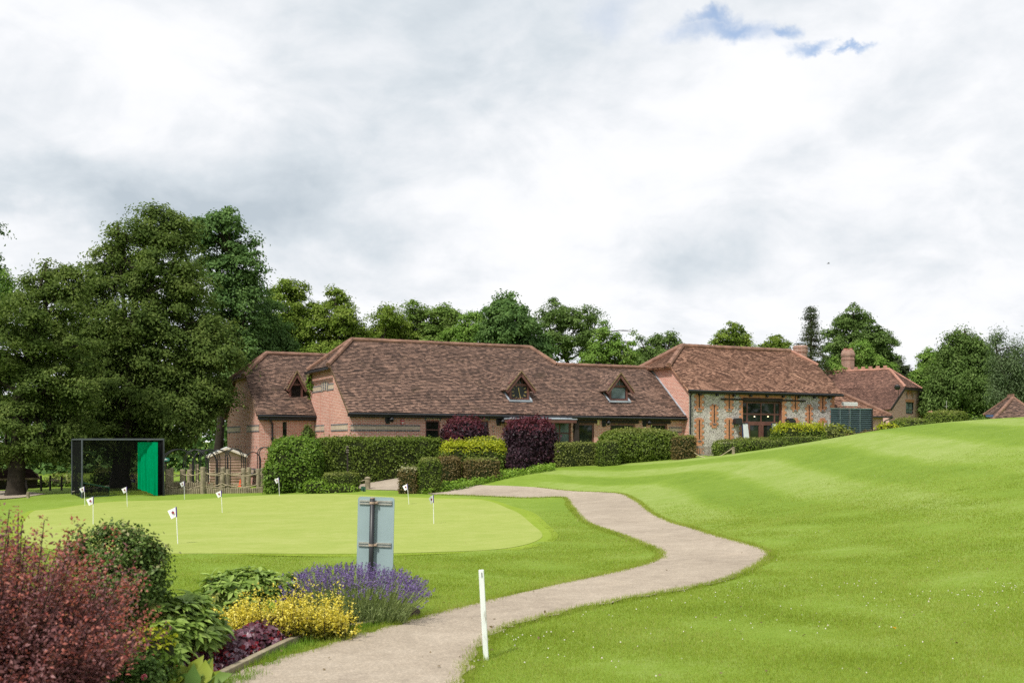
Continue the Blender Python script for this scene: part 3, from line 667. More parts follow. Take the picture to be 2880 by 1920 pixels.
mb = MB(A); mb.tube([(T0,-.36,zr(-.3)-.07),(TE,-.36,zr(-.3)-.11)], .06, 8); mb.span((T0,-.28,zr(-.3)-.19),(TE,-.22,zr(-.3)-.06)); mb.span((0,-.215,zr(-.3)-.21),(TE,-.01,zr(-.3)-.17)); mb.build('gutter', M['black'], barn)
# blue and buff brick bands of the front and the gable
mb = WALL; segs = [(.05,W1[0]-.28),(W1[1]+.28,W2[0]-.28),(W2[1]+.28,PO[0]-3.2),(PO[1]+.1,WD1[0]-.08),(WD3[1]+.15,TE-.25)]
for (s0, s1) in segs:
    strip(mb, s0, s1, 0, 2.50, 2.572, .02); strip(mb, s0, s1, 0, 2.26, 2.332, .02)
    strip(mb, s0, s1, 0, .62, .69, .02)
for (s0, s1) in segs:
    for k in range(6):
        tt = s0+(s1-s0)*(k+.5)/6; strip(mb, tt, tt+.11, 0, 1.72, 1.79, .018)
zg1 = 2.55; zg2 = z_of(A, 1082, 0, 3.0)
for (a0, a1, z) in ((.25,3.0,zg1),(.25,3.0,zg1-.28),(4.2,8.2,zg1),(4.2,8.2,zg1-.28),(2.55,3.5,zg2),(2.55,3.5,zg2-.26),(4.7,6.5,zg2),(4.7,6.5,zg2-.26)):
    mb.span((-.02,a0,z),(.01,a1,z+.07), 1)
for k in range(8): mb.span((-.018,.6+k*.95,1.5),(.01,.72+k*.95,1.58), 1)
for (s0, s1) in segs: strip(mb, s0, s1, 0, 2.334, 2.498, .012, 2); strip(mb, s0, s1, 0, 1.69, 1.718, .01, 2)
for (a0, a1) in ((.25,3.0),(4.2,8.2)): mb.span((-.012,a0,zg1-.208),(.01,a1,zg1-.002), 2)
for (a0, a1) in ((2.55,3.5),(4.7,6.5)): mb.span((-.012,a0,zg2-.19),(.01,a1,zg2-.002), 2)
def arch(mb, tc, hw, z, rise, n=9, hgt=.34, gable=False):
    for i in range(n):
        x0, x1 = -1+2*i/n+.01, -1+2*(i+1)/n-.01
        f = lambda x: z+rise*(1-x*x)
        q = [(tc+x0*hw, f(x0)), (tc+x1*hw, f(x1)), (tc+x1*hw*1.18, f(x1)+hgt), (tc+x0*hw*1.18, f(x0)+hgt)]
        if gable: mb.prism([(-.03, a, z_) for a, z_ in q], (.05,0,0), 1 if i % 3 != 1 else 2)
        else: mb.prism([(a, -.03, z_) for a, z_ in q], (0,.05,0), 1 if (i % 4 == 0 or i >= n-1) else 2)
arch(mb, (W1[0]+W1[1])/2, .42, h1+.0, .07); arch(mb, (W2[0]+W2[1])/2, .42, h1, .07); arch(mb, 4.1, .55, zg2-.28, .06, 9, .42, True)
mb.span((-.03,3.16,zb),(.01,3.22,zg2-.3)); mb.span((-.025,4.9,zb),(.01,4.95,zg2-.3)); mb.build('wall', [M['brick'], M['brick_blue'], M['brick_buff']], barn)
# windows and doors
window(A, W1[0], W1[1], 1.35, h1, .06, barn, bars_z=(h1-.45,)); window(A, W2[0], W2[1], 1.35, h1, .06, barn, bars_z=(h1-.45,))
window(A, WD1[0], WD1[1], .5, holes[3][3], .05, barn, fw=.09); window(A, WD2[0], WD2[1], 1.5, holes[4][3], .05, barn, fw=.09); window(A, WD3[0], WD3[1], 1.3, holes[5][3], .05, barn, fw=.09)
for w_ in (WD1, WD2, WD3): mb = MB(A); mb.span((w_[0]-.22,-.04,holes[3][3]+.01),(w_[1]+.22,.02,holes[3][3]+.17)); mb.build('lintel', M['darkwood'], barn)
# porch: flat lead roof on a timber frame
zc = z_of(A, 1180, 12, -.8); c0_, c1_ = t_of(A,1432,-.95), t_of(A,1624,-.95)
mb = MB(A); mb.span((c0_,-.95,zc),(c1_,-.02,zc+.05))
for k in range(6): mb.tube([(c0_+(c1_-c0_)*(k+.5)/6,-.95,zc+.06),(c0_+(c1_-c0_)*(k+.5)/6,-.1,zc+.07)], .025, 6)
mb.prism([(c0_+.9,-.8,zc+.051),(c1_-.3,-.8,zc+.051),(c1_-.5,-.1,zc+.13),(c0_+1.2,-.1,zc+.13)], (0,0,.01)); pr_ = mb.build('porch_roof', M['lead'], barn)
mb = MB(A); mb.span((c0_+.03,-.93,zc-.17),(c1_-.03,-.05,zc-.002)); mb.build('fascia', M['brownwood'], pr_)
mb = MB(A)
for tt in (PO[1]-.2,): mb.span((tt,-.8,-.1),(tt+.22,-.58,zc-.172))
mb.build('porch_post', M['darkwood'], barn)
window(A, PO[0]-1.9, PO[0]-.02, .3, 2.78, .10, barn, bars_t=(PO[0]-1.25,PO[0]-.6), bars_z=(2.2,), fw=.09)
window(A, PO[0]+.02, PO[1]-.01, .3, 2.78, .06, barn, bars_t=((PO[0]+PO[1])/2,), bars_z=(1.4,2.2), fw=.08, glass=M['glass_pale'], name='door')
# lead flashing of the low roof against the flint barn
mb = MB(A); mb.bar((TE-.06,-.25,zr(-.25)+.05),(TE-.06,3.2,zr(3.2)+.05),.34,.03); mb.build('flashing', M['lead'], barn)

def dormer(Fm, tc, a0, zbot, hw, hz, apex, parent, zroof, clock=False, louvre=False, tile=None):
    """gabled dormer standing on the roof slope; a0 is the depth of its front"""
    EX = .15 if louvre else .27; ov = .22; za = zbot+apex; ze = zbot+hz+.0; pitch = (za-ze)/(hw+.0)
    slope = .8
    back = lambda z: a0+(z-zbot)/slope+.15
    mb = MB(Fm); c = mb     # frame of the front and the cheeks
    f = .11
    mb.span((tc-hw,a0,zbot),(tc-hw+f,a0+.12,ze)); mb.span((tc+hw-f,a0,zbot),(tc+hw,a0+.12,ze)); mb.span((tc-hw+f,a0,zbot),(tc+hw-f,a0+.12,zbot+f*.8)); mb.span((tc-hw+f,a0,ze-.07),(tc+hw-f,a0+.12,ze+.05))
    for s in (-1,1):
        mb.bar((tc+s*(hw+.02),a0+.05,ze-.0),(tc,a0+.05,za-.08),.14,.13)
        mb.prism([(tc+s*(hw-.02),a0+.12,zbot),(tc+s*(hw-.02),a0+.12,ze+.05),(tc+s*(hw-.02),back(ze+.05),ze+.05)], (-s*.03,0,0))
    for x in (-.28,0,.28): mb.span((tc+x*hw-.018,a0+.03,ze+.05),(tc+x*hw+.018,a0+.08,za-.14-abs(x)*(za-ze)))
    fr = mb.build('dormer', M['brownwood'], parent)
    mb = MB(Fm)
    for s in (-1,1):
        e = hw+EX; zee = za-pitch*e*.98
        mb.roof([(tc,a0-ov,za+.04),(tc+s*e,a0-ov,zee),(tc+s*e,back(zee)+.25,zee),(tc,back(za)+.3,za+.04)], g=.105, lift=.025, thick=.06)
    mb.build('dormer_roof', [tile or M['tile'], M['butt']], fr)
    for s in (-1,1):
        mb = MB(Fm); e = hw+EX+.01; zee = za-pitch*e*.98; mb.bar((tc+s*e,a0-ov-.02,zee-.0),(tc,a0-ov-.02,za+.04),.03,.045); mb.build('verge', M['lichenwood'], fr)
        mb = MB(Fm); e = hw+EX-.01; zee = za-pitch*e*.98; mb.bar((tc+s*e,a0-ov+.02,zee-.13),(tc,a0-ov+.02,za-.10),.04,.17); mb.build('bargeboard', M['brownwood'], fr)
    mb = MB(Fm)
    mb.bar((tc-hw-.08,a0-.12,zbot-.06),(tc+hw+.08,a0-.12,zbot-.06),.2,.10)
    for s in (-1,1): mb.bar((tc+s*(hw+.07),a0-.1,zbot-.02),(tc+s*(hw+.07),a0+.5,zbot+.46),.1,.03)
    mb.build('lead_apron', M['lead'], fr)
    gl = MB(Fm); gl.prism([(tc-hw+.2,a0+.06,ze+.05),(tc+hw-.2,a0+.06,ze+.05),(tc,a0+.06,za-.18)], (0,.01,0))
    if not (clock or louvre): gl.span((tc-hw+f+.03,a0+.06,zbot+f),(tc+hw-f-.03,a0+.07,ze-.08))
    gl.build('pane', (M['glass'] if clock else M['glass_pale']) if not louvre else M['darkwood'], fr)  # pale glass colour stands in for light reflected in the dormer pane
    if not clock and not louvre:
        mb = MB(Fm); x0_, x1_, y0_, y1_ = tc-hw+f, tc+hw-f, zbot+f*.8, ze-.07
        for q in (((x0_,a0+.03,y0_),(x0_+.03,a0+.09,y1_)),((x1_-.03,a0+.03,y0_),(x1_,a0+.09,y1_)),((x0_+.03,a0+.03,y0_),(x1_-.03,a0+.09,y0_+.03)),((x0_+.03,a0+.03,y1_-.03),(x1_-.03,a0+.09,y1_))): mb.span(*q)
        mb.build('casement', M['black'], fr)
    if louvre:
        mb = MB(Fm); n = 10
        for k in range(n):
            z = zbot+.1+(hz-.2)*k/n; mb.prism([(tc-hw+f,a0+.02,z),(tc-hw+f,a0+.09,z+.05),(tc-hw+f,a0+.09,z+.065),(tc-hw+f,a0+.02,z+.015)], (2*(hw-f),0,0))
        mb.build('louvre', M['darkwood'], fr)
    if clock:
        mb = MB(Fm); cx, cz = tc, (zbot+.1+ze-.07)/2; R = .40
        mb.span((tc-hw+f,a0+.05,zbot+f*.8),(tc+hw-f,a0+.07,ze-.07))
        for k in range(12):      # twelve gilt numerals, drawn as the strokes of their Roman figures
            q = math.pi/2-k*math.pi/6; n = (3,1,2,3,2,1,2,3,3,2,1,2)[k]
            for i in range(n):
                o = (i-(n-1)/2)*.028; p1 = Vector((cx+R*.76*math.cos(q)-o*math.sin(q), a0+.045, cz+R*.76*math.sin(q)+o*math.cos(q))); p2 = p1+Vector((math.cos(q),0,math.sin(q)))*.12
                mb.bar(p1, p2, .032, .012, 1)
        mb.build('clock_face', [M['black'], M['gold']], fr)
        for (hh, ln, wd) in ((348,.22,.045),(167,.37,.034)):
            q = math.pi/2-math.radians(hh); mb = MB(Fm); e = Vector((cx+ln*math.cos(q),a0+.035,cz+ln*math.sin(q))); s_ = Vector((cx-.06*math.cos(q),a0+.035,cz-.06*math.sin(q))); mb.bar(s_, e, wd, .01); mb.build('clock_hand', M['gold'], fr)
    return fr
dormer(A, t_of(A,1461,.67), .67, z_of(A,1124,9.26,.67), .56, .78, 1.42, barn, zr, clock=True)
dormer(A, t_of(A,1740,.7), .70, z_of(A,1126,15.19,.7), .57, .78, 1.44, barn, zr)

# ---------------------------------------------------------------- gabled brick wing on the left
B = frame(-12.85, 54.1, .899, .438)
wing = thing('brick_barn', 'tall gabled brick wing with louvred dormer and drainpipe beside the old tree', 'barn', (B @ Vector((3,4,-.5))))
zw = lambda a: 3.12+.8*(a+.3)
mb = MB(B); AW = (t_of(B,795), t_of(B,807))
mb.wall(0, 6.2, -1.6, zw(0)-.02, 0, [(AW[0],AW[1],1.2,z_of(B,1186,AW[0]))], .2)
mb.poly([(0,0,-1.6),(0,0,zw(0)-.02),(0,2.3,zw(2.3)-.05),(0,5.7,zw(2.3)-.05),(0,8,zw(0)-.02),(0,8,-1.6)][::-1]); mb.poly([(0,8,-1.6),(0,8,zw(0)),(9,8,zw(0)),(9,8,-1.6)])
WALL = mb
mb = MB(B)
mb.roof([(-.16,-.3,zw(-.3)),(7.0,-.3,zw(-.3)),(7.0,4,zw(4)),(1.35,4,zw(4)),(-.16,2.35,zw(2.35))])
mb.roof([(-.16,8.3,zw(-.3)),(-.16,5.65,zw(2.35)),(1.35,4,zw(4)),(8,4,zw(4)),(8,8.3,zw(-.3))])
mb.roof([(-.3,2.25,zw(2.25)),(1.35,4,zw(4)),(-.3,5.75,zw(2.25))])
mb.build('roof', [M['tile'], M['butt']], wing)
ridge('ridge_capping', B, [((1.3,4,zw(4)+.03),(7,4,zw(4)+.03)),((-.3,2.3,zw(2.3)+.04),(1.3,3.97,zw(4)+.03)),((-.3,5.7,zw(2.3)+.04),(1.3,4.03,zw(4)+.03))], wing)
mb = MB(B); mb.tube([(-.1,-.36,zw(-.3)-.07),(6.2,-.36,zw(-.3)-.1)], .06, 8); mb.span((-.1,-.28,zw(-.3)-.24),(6.2,-.22,zw(-.3)-.06)); mb.span((0,-.215,zw(-.3)-.27),(6.2,-.01,zw(-.3)-.23)); mb.build('gutter', M['black'], wing)
mb = MB(B); tp = t_of(B,765); mb.tube([(tp-.25,-.3,zw(-.3)-.15),(tp,-.08,zw(-.3)-.45),(tp,-.08,-1.2)], .05, 8)
for z in (1.9,.6): mb.span((tp-.08,-.14,z),(tp+.08,-.01,z+.06))
mb.build('drainpipe', M['black'], wing)
mb = WALL; zg = 2.55
for (z, s) in ((zg,1),(zg-.28,1),(.33,1),(.08,1)):
    mb.span((-.02,-.02,z),(.01,2.8,z+.07),1); mb.span((-.02,4.4,z),(.01,8.0,z+.07),1)
    if z < 1: mb.span((-.018,2.8,z),(.01,4.4,z+.07),1); mb.span((.02,-.02,z),(5.9,.01,z+.07),1)
for k in range(10): mb.span((-.018,.4+k*.75,1.45),(.01,.52+k*.75,1.53),1); mb.span((-.018,.4+k*.75,-.3),(.01,.52+k*.75,-.22),1)
mb.span((-.012,0,.15),(.01,8,.33),2); mb.span((.012,-.012,.15),(5.9,.01,.33),2); mb.span((-.012,0,zg-.21),(.01,2.8,zg-.003),2); mb.span((-.012,4.4,zg-.21),(.01,8,zg-.003),2); mb.build('wall', [M['brick'], M['brick_blue'], M['brick_buff']], wing)
window(B, AW[0], AW[1], 1.2, z_of(B,1186,AW[0]), .1, wing, fw=.03, mat=M['darkwood'])
mb = MB(B); mb.bar((-.1,-.3,zw(-.3)-.03),(-.1,2.3,zw(2.3)-.03),.06,.07); mb.build('verge', M['lichenwood'], wing)
mb = MB(B); mb.tube([(-.05,5.5,.05),(-.06,.1,.05),(.1,-.06,.03),(.7,-.06,-.1),(.95,-.06,-.5),(.95,-.06,-1.3),(1.5,-.06,-1.35)], .035, 6); mb.build('black_pipe', M['black'], wing)
dormer(B, t_of(B,830,.9)+.05, .9, z_of(B,1126,t_of(B,830,.9),.9), .36, .85, 1.5, wing, zw, louvre=True)

# ---------------------------------------------------------------- flint barn
C = frame(9.59, 57.83, .899, .438)
zf = lambda a: 4.57+.82*(a+.25)
flint = thing('flint_barn', 'flint and orange brick barn with brown glazed doors and warm tiled roof', 'barn', (C @ Vector((5,3,.9))))
TL = 10.25; D = (t_of(C,2089), t_of(C,2199)); zd1 = z_of(C,1127,D[0]); zg0 = .6
FW = MB(C); FW.wall(0, TL, zg0-.8, zf(0)-.03, 0, [(D[0],D[1],zg0,zd1)], .25)
mb = MB(C)
mb.poly([(0,0,zg0-.8),(0,0,zf(0)-.03),(0,1.5,zf(1.5)-.05),(0,4.5,zf(1.5)-.05),(0,6,zf(0)-.03),(0,6,zg0-.8)][::-1])
mb.poly([(TL,0,zg0-.8),(TL,0,zf(0)-.03),(TL,1.8,zf(1.8)-.05),(TL,4.2,zf(1.8)-.05),(TL,6,zf(0)-.03),(TL,6,zg0-.8)]); mb.poly([(0,6,zg0-.8),(0,6,zf(0)),(TL,6,zf(0)),(TL,6,zg0-.8)])
mb.build('gable_wall', M['brick'], flint)
# brick dressings with toothed edges round the vent slits, corners and doorway
mb = MB(C); rh = .15; 
def toothed(tc, hw, z0, z1, p=.03, dx=.125, left=True, right=True):
    k = 0; z = z0
    while z < z1-.02:
        e = dx if k % 2 else 0; z2 = min(z+rh, z1)
        mb.span((tc-hw-(e if left else 0), -p, z), (tc+hw+(e if right else 0), .02, z2)); z = z2; k += 1
zt = zf(0)-.26
tS = {u: t_of(C, u) for u in (1966,2008,2050,2236,2275,2313)}
zz0 = lambda u, v: z_of(C, v, tS.get(u, 4))
mb.span((-.03,-.03,zt),(TL+.01,.02,zf(0)-.04))                 # brick under the eaves
toothed(TL-.07, .09, zg0-.6, zt, right=False)
dz1 = zd1+.18
toothed(D[0]-.07, .055, zg0-.4, zt, right=False); toothed(D[1]+.10, .085, zg0-.4, zt, left=False); mb.span((D[0]-.02,-.028,dz1),(D[1]+.02,.02,zt))
for u in (1966,2050,2236,2313):
    toothed(tS[u], .185, zz0(u,1157), zt, p=.031); toothed(tS[u], .185, zg0-.6, zz0(u,1175), p=.031)
for u in (2008,2275):
    toothed(tS[u], .155, zz0(u,1203), zz0(u,1137), p=.032)
FW.v, FW.f, FW.mi = FW.v+mb.v, FW.f+[[i+len(FW.v) for i in f] for f in mb.f], FW.mi+[1]*len(mb.f); FW.build('flint_wall', [M['flint'], M['brick_flint']], flint)
for (u, va, vb) in ((1966,1104,1147),(2050,1105,1149),(2236,1110,1150),(2313,1112,1150),(1966,1180,1235),(2050,1180,1240),(2236,1182,1230),(2313,1182,1230),(2008,1138,1188),(2275,1141,1192)):
    t = tS[u]; mb = MB(C); mb.span((t-.035,-.036,z_of(C,vb,t)),(t+.035,-.025,z_of(C,va,t))); mb.build('vent_slit', M['darkwood'], flint)
for (u, v) in ((1966,1148),(2050,1149),(2236,1152),(2313,1152),(1966,1238),(2008,1190),(2275,1193)):
    t = tS[u]; z = z_of(C,v,t); mb = MB(C); mb.prism([(t-.13,-.06,z),(t+.13,-.06,z),(t+.07,-.05,z-.1),(t-.07,-.05,z-.1)], (0,.05,0)); mb.build('slit_sill', M['brick_blue'], flint)
mb = MB(C)
for (ta, tb) in ((D[0]-.02,D[1]+.02),): mb.span((ta,-.06,zd1),(tb,.05,dz1))
mb.span((t_of(C,2027),-.05,zd1+.03),(D[0]-.02,.0,zd1+.12)); mb.span((D[1]+.02,-.05,zd1+.03),(t_of(C,2265),.0,zd1+.12)); mb.build('lintel', M['darkwood'], flint)
# glazed doors
dw = (D[1]-D[0]); fr = MB(C); aa = .12; z1, z2, z3 = zd1-.02, zd1-.72, zd1-1.18
tk = [D[0]+.02, D[0]+.40, D[0]+dw*.5, D[1]-.42, D[1]-.02]
for i, t in enumerate(tk): w_ = (.07,.09,.06,.09,.11)[i]; fr.span((t-w_/2,aa,zg0),(t+w_/2,aa+.08,z1))
for z in (z1-.05,z2,z3,zg0+.05): fr.span((tk[0],aa+.006,z-.045),(tk[-1],aa+.074,z+.045))
fr.span((D[1]-.02,.0,zg0),(D[1],.12,z1))
for t in (tk[1]+.13, tk[2]-.10, tk[2]+.10, tk[3]-.13): fr.span((t-.06,aa-.012,zg0+.1),(t+.06,aa+.06,z3-.05))
fr.span((tk[1],aa-.008,z3-.16),(tk[3],aa+.06,z3-.05))
dr = fr.build('door', M['brownwood'], flint)
g_ = MB(C); g_.span((D[0]+.02,aa+.03,zg0+.1),(D[1]-.03,aa+.04,z1-.02)); g_.build('pane', M['glass'], dr)
mb = MB(C); tm = tk[2]; mb.tube([(tm-.05,aa-.06,zg0+1.0),(tm-.05,aa-.06,zg0+1.35)], .015, 6); mb.tube([(tm+.05,aa-.06,zg0+1.0),(tm+.05,aa-.06,zg0+1.35)], .015, 6); mb.build('handle', M['rail'], dr)
m_, nt_, o_ = newmat('lit_bulb'); e_ = nd(nt_, 'ShaderNodeEmission', {'Color': (1,.8,.45,1), 'Strength': 3}); nt_.links.new(e_.outputs[0], o_.inputs[0])
for u in (2121,2159):
    mb = MB(C); t = t_of(C,u,.15); z = z_of(C,1171,t,.15); mb.lathe((t,aa+.0,z), [(.008,-.03),(.03,-.012),(.03,.012),(.008,.03)], 10); mb.build('bulb', m_, dr)
# roof
LE, RE = -.2, 10.7
mb = MB(C)
mb.roof([(LE,-.25,zf(-.25)),(RE,-.25,zf(-.25)),(RE,1.9,zf(1.9)),(9.54,3,zf(3)),(1.7,3,zf(3)),(LE,1.5,zf(1.5))], g=.105, lift=.035)
mb.roof([(LE,6.25,zf(-.25)),(LE,4.5,zf(1.5)),(1.7,3,zf(3)),(9.54,3,zf(3)),(RE,4.1,zf(1.9)),(RE,6.25,zf(-.25))])
mb.roof([(LE-.15,1.42,zf(1.42)-.03),(1.7,3,zf(3)),(LE-.15,4.58,zf(1.42)-.03)]); mb.roof([(RE+.1,1.85,zf(1.85)-.02),(9.54,3,zf(3)),(RE+.1,4.15,zf(1.85)-.02)])
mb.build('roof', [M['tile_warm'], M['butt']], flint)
ridge('ridge_capping', C, [((1.65,3,zf(3)+.03),(9.6,3,zf(3)+.03)),((LE-.1,1.45,zf(1.45)+.05),(1.65,2.97,zf(3)+.04)),((LE-.1,4.55,zf(1.45)+.05),(1.65,3.03,zf(3)+.04))], flint, r=.14)
ridge('ridge_capping', C, [((9.58,2.98,zf(3)+.04),(RE+.05,1.9,zf(1.9)+.05))], flint, M['ridge_pink'], .10)
mb = MB(C); mb.tube([(LE,-.31,zf(-.25)-.06),(RE,-.31,zf(-.25)-.10)], .06, 8); mb.span((LE,-.24,zf(-.25)-.17),(RE,-.19,zf(-.25)-.06)); mb.span((0,-.185,zf(-.25)-.19),(TL,-.035,zf(-.25)-.15))
for k in range(9): mb.span((.6+k*1.15,-.18,zf(-.25)-.3),(.72+k*1.15,-.032,zf(-.25)-.192))
mb.build('gutter', M['black'], flint)
mb = MB(C); mb.tube([(-.02,-.32,zf(-.25)-.1),(.02,-.12,zf(-.25)-.35),(.02,-.12,.4)], .05, 8); mb.build('drainpipe', M['black'], flint)
# low extension with its own hipped roof
ze_ = lambda a: 3.32+.64*(a-.3)
mb = MB(C); mb.wall(TL, 14.7, -.2, ze_(.55), .6, [], .1); mb.poly([(14.7,.6,-.2),(14.7,5.4,-.2),(14.7,5.4,ze_(.55)),(14.7,.6,ze_(.55))]); mb.build('extension_wall', M['brick_brown'], flint)
mb = MB(C); mb.roof([(TL+.03,.3,ze_(.3)),(15.15,.3,ze_(.3)),(12.7,3,5.05),(TL+.03,3,5.05)]); mb.roof([(15.15,.3,ze_(.3)),(15.15,5.7,ze_(.3)),(12.7,3,5.05)]); mb.roof([(15.15,5.7,ze_(.3)),(TL+.03,5.7,ze_(.3)),(TL+.03,3,5.05),(12.7,3,5.05)])
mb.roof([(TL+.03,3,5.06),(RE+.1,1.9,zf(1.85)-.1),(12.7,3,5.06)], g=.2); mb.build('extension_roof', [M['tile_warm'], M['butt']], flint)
ridge('ridge_capping', C, [((12.65,2.97,5.1),(15.1,.33,ze_(.3)+.04)),((RE,3,5.08),(12.65,3,5.08))], flint)
mb = MB(C); mb.tube([(TL+2,.26,ze_(.3)-.06),(15.15,.26,ze_(.3)-.06),(15.15,.3,ze_(.3)-.1),(14.76,.52,ze_(.3)-.3),(14.76,.52,1.5)], .045, 8); mb.build('extension_gutter', M['black'], flint)
# chimney behind the ridge: round brick stack with a metal cap
cc_ = C @ Vector((9.6,4.6,0)); Yc = cc_.y; xc = (2251-U0)/F*Yc; zc_ = lambda v: EYE+(V0-v)/F*Yc; rc = 21/F*Yc
mb = MB(Matrix.Translation((xc, Yc, 0))); mb.lathe((0,0,0), [(rc*.92,zc_(1040)),(rc*.92,zc_(993)),(rc*1.0,zc_(991)),(rc*1.0,zc_(984)),(rc*.96,zc_(983)),(rc*1.02,zc_(977)),(rc*.9,zc_(972))], 12)
ch = mb.build('chimney', M['brick_stack'], flint)
mb = MB(Matrix.Translation((xc, Yc, 0)))
for k in range(10): q = k*math.pi/5; mb.tube([(rc*.85*math.cos(q),rc*.85*math.sin(q),zc_(973)),(rc*.85*math.cos(q),rc*.85*math.sin(q),zc_(967))], .02, 5)
mb.lathe((0,0,0), [(rc*.8,zc_(967)),(rc*.85,zc_(966)),(rc*.5,zc_(963)),(rc*.1,zc_(961))], 12); mb.build('cowl', M['lead'], ch)

# ---------------------------------------------------------------- cottage behind
g0 = Vector((28.27, 80)); gd = Vector((.66,.75)); ed = Vector((-.75,.66))
K = Matrix(((gd.x, ed.x, 0, g0.x),(gd.y, ed.y, 0, g0.y),(0,0,1,0),(0,0,0,1)))    # t along the gable, a back along the ridge
def kz(v, t, a): return EYE+(V0-v)/F*(g0.y+gd.y*t+ed.y*a)
cot = thing('cottage', 'brown brick cottage with half hipped tiled roof and tall chimney behind the flint barn', 'cottage', (K @ Vector((4.2,4,1.5))))
KW = t_of(K, 2613); zE = kz(1143,0,0); zH = kz(1088,KW*.3,0); zR = kz(1038,KW/2,1.6); hw_ = KW/2
mb = MB(K); kx0, kx1 = t_of(K,2548), t_of(K,2569)
zA = lambda x: zE+(zH-zE)*min(x, KW-x)/(KW*.3)
win = (kx0, kx1, kz(1163,kx0,0), kz(1130,kx0,0))
mb.wall(0, KW, .5, zE-.1, 0, [(win[0],win[1],win[2],zE-.1)] if win[3] > zE-.1 else [win], .15)
def gstrip(x0, x1, z0):   # upper part of the gable between x0 and x1
    pts = [(x0,0,z0),(x1,0,z0)]; xs = sorted({x0,x1}|{x for x in (KW*.3,KW*.7) if x0 < x < x1}, reverse=True)
    pts += [(x,0,min(zA(x),zH)-.05 if zA(x)-.05 > z0 else z0) for x in xs]; mb.poly(pts)
gstrip(0.13,win[0],zE-.1); gstrip(win[0],win[1],win[3]); gstrip(win[1],KW-.13,zE-.1)
mb.poly([(0,0,.5),(0,0,zE-.1),(0,9,zE-.1),(0,9,.5)]); mb.build('wall', M['brick_brown'], cot)
window(K, win[0], win[1], win[2], win[3], .06, cot, bars_t=((win[0]+win[1])/2,), fw=.05, mat=M['black'], glass=M['glass_pale'])
mb = MB(K); arch(mb, (win[0]+win[1])/2, .62, win[3]+.28, .35, 11, .3); mb.span((win[0]-.1,-.03,win[3]+.02),(win[1]+.1,.02,win[3]+.22)); mb.build('window_arch', [M['brick_flint'], M['brick_blue'], M['brick_flint']], cot)
sl_ = (zH-zE)/(KW*.3); xr = .35; zl = lambda x: zE+sl_*x
LR = 12.0
mb = MB(K); pk = (hw_, 1.6, zR); hL = (KW*.3, -.3, zH); hR = (KW*.7, -.3, zH)
mb.roof([(-xr,-.3,zl(-xr)),hL,(KW*.3,9.4,zH),(-xr,9.4,zl(-xr))]); up = (zR-zH)/(hw_-KW*.3)
mb.roof([hL,pk,(hw_,9.4,zR),(KW*.3,9.4,zH)]); mb.roof([(KW+xr,-.3,zl(-xr)),hR,(KW*.7,9,zH),(KW+xr,9,zl(-xr))]); mb.roof([hR,pk,(hw_,9,zR),(KW*.7,9,zH)])
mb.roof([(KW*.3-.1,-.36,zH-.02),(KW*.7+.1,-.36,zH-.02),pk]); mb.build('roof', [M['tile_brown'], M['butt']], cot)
ridge('ridge_capping', K, [(pk,(hw_,9.4,zR+.02)),(hL,pk),(hR,pk),((KW*.12,9.5,zl(KW*.12)+.1),(hw_,8.2,zR+.04))], cot, M['ridge_pink'], .11)
for q_ in (((KW+xr,-.32,zl(-xr)),(KW*.7,-.32,zH-.04)),((-xr,-.32,zl(-xr)),(KW*.3,-.32,zH-.04)),((KW*.3,-.34,zH-.12),(KW*.7,-.34,zH-.12))): mb = MB(K); mb.bar(*q_,.06,.2); mb.build('verge', M['darkwood'], cot)
mb = MB(K)
for a in np.arange(1.8, 9.2, .6): mb = MB(K); mb.span((hw_-.03,a,zR+.12),(hw_+.03,a+.3,zR+.3)); mb.build('ridge_crest', M['ridge_pink'], cot)
# main chimney stack of the cottage
cy = 87.0; cx = (2385-U0)/F*cy; cz = lambda v: EYE+(V0-v)/F*cy; r_ = 19/F*cy
mb = MB(Matrix.Translation((cx, cy, 0)))
mb.lathe((0,0,0), [(r_*.98,cz(1060)),(r_*.98,cz(1014)),(r_*1.03,cz(1013)),(r_*1.03,cz(1009)),(r_*.97,cz(1008)),(r_*.97,cz(1003)),(r_*1.05,cz(1002)),(r_*1.08,cz(997)),(r_*1.0,cz(992)),(r_*.86,cz(985))], 8)
ch = mb.build('chimney', M['brick_stack'], cot)
mb = MB(Matrix.Translation((cx, cy, 0)))
for (dx, dy) in ((-.25,0),(.2,-.1),(.05,.3)): mb.lathe((dx,dy,0), [(.15,cz(987)),(.13,cz(980)),(.16,cz(979))], 8)
mb.build('chimney_pot', M['ridge_pink'], ch)
# hipped roof dormer on the slope of the cottage
da, dx_ = 5.6, KW*.13; zdm = zl(dx_)
mb = MB(K); mb.roof([(dx_-1.0,da-.9,zdm+.3),(dx_-1.0,da+.9,zdm+.3),(dx_-.1,da,zdm+1.5)]); mb.roof([(dx_-1.0,da-.9,zdm+.3),(dx_-.1,da,zdm+1.5),(dx_+1.2,da,zdm+1.5),(dx_+.6,da-.9,zdm+.3)])
dm = mb.build('dormer', [M['tile_brown'], M['butt']], cot)
ridge('ridge_capping', K, [((dx_-1.0,da-.9,zdm+.35),(dx_-.1,da,zdm+1.55)),((dx_-1.0,da+.9,zdm+.35),(dx_-.1,da,zdm+1.55))], dm, M['ridge_pink'], .1)
mb = MB(K); mb.span((dx_-.8,da-.7,zdm-.8),(dx_+.5,da+.7,zdm+.3)); mb.build('dormer_wall', M['brick_brown'], dm)
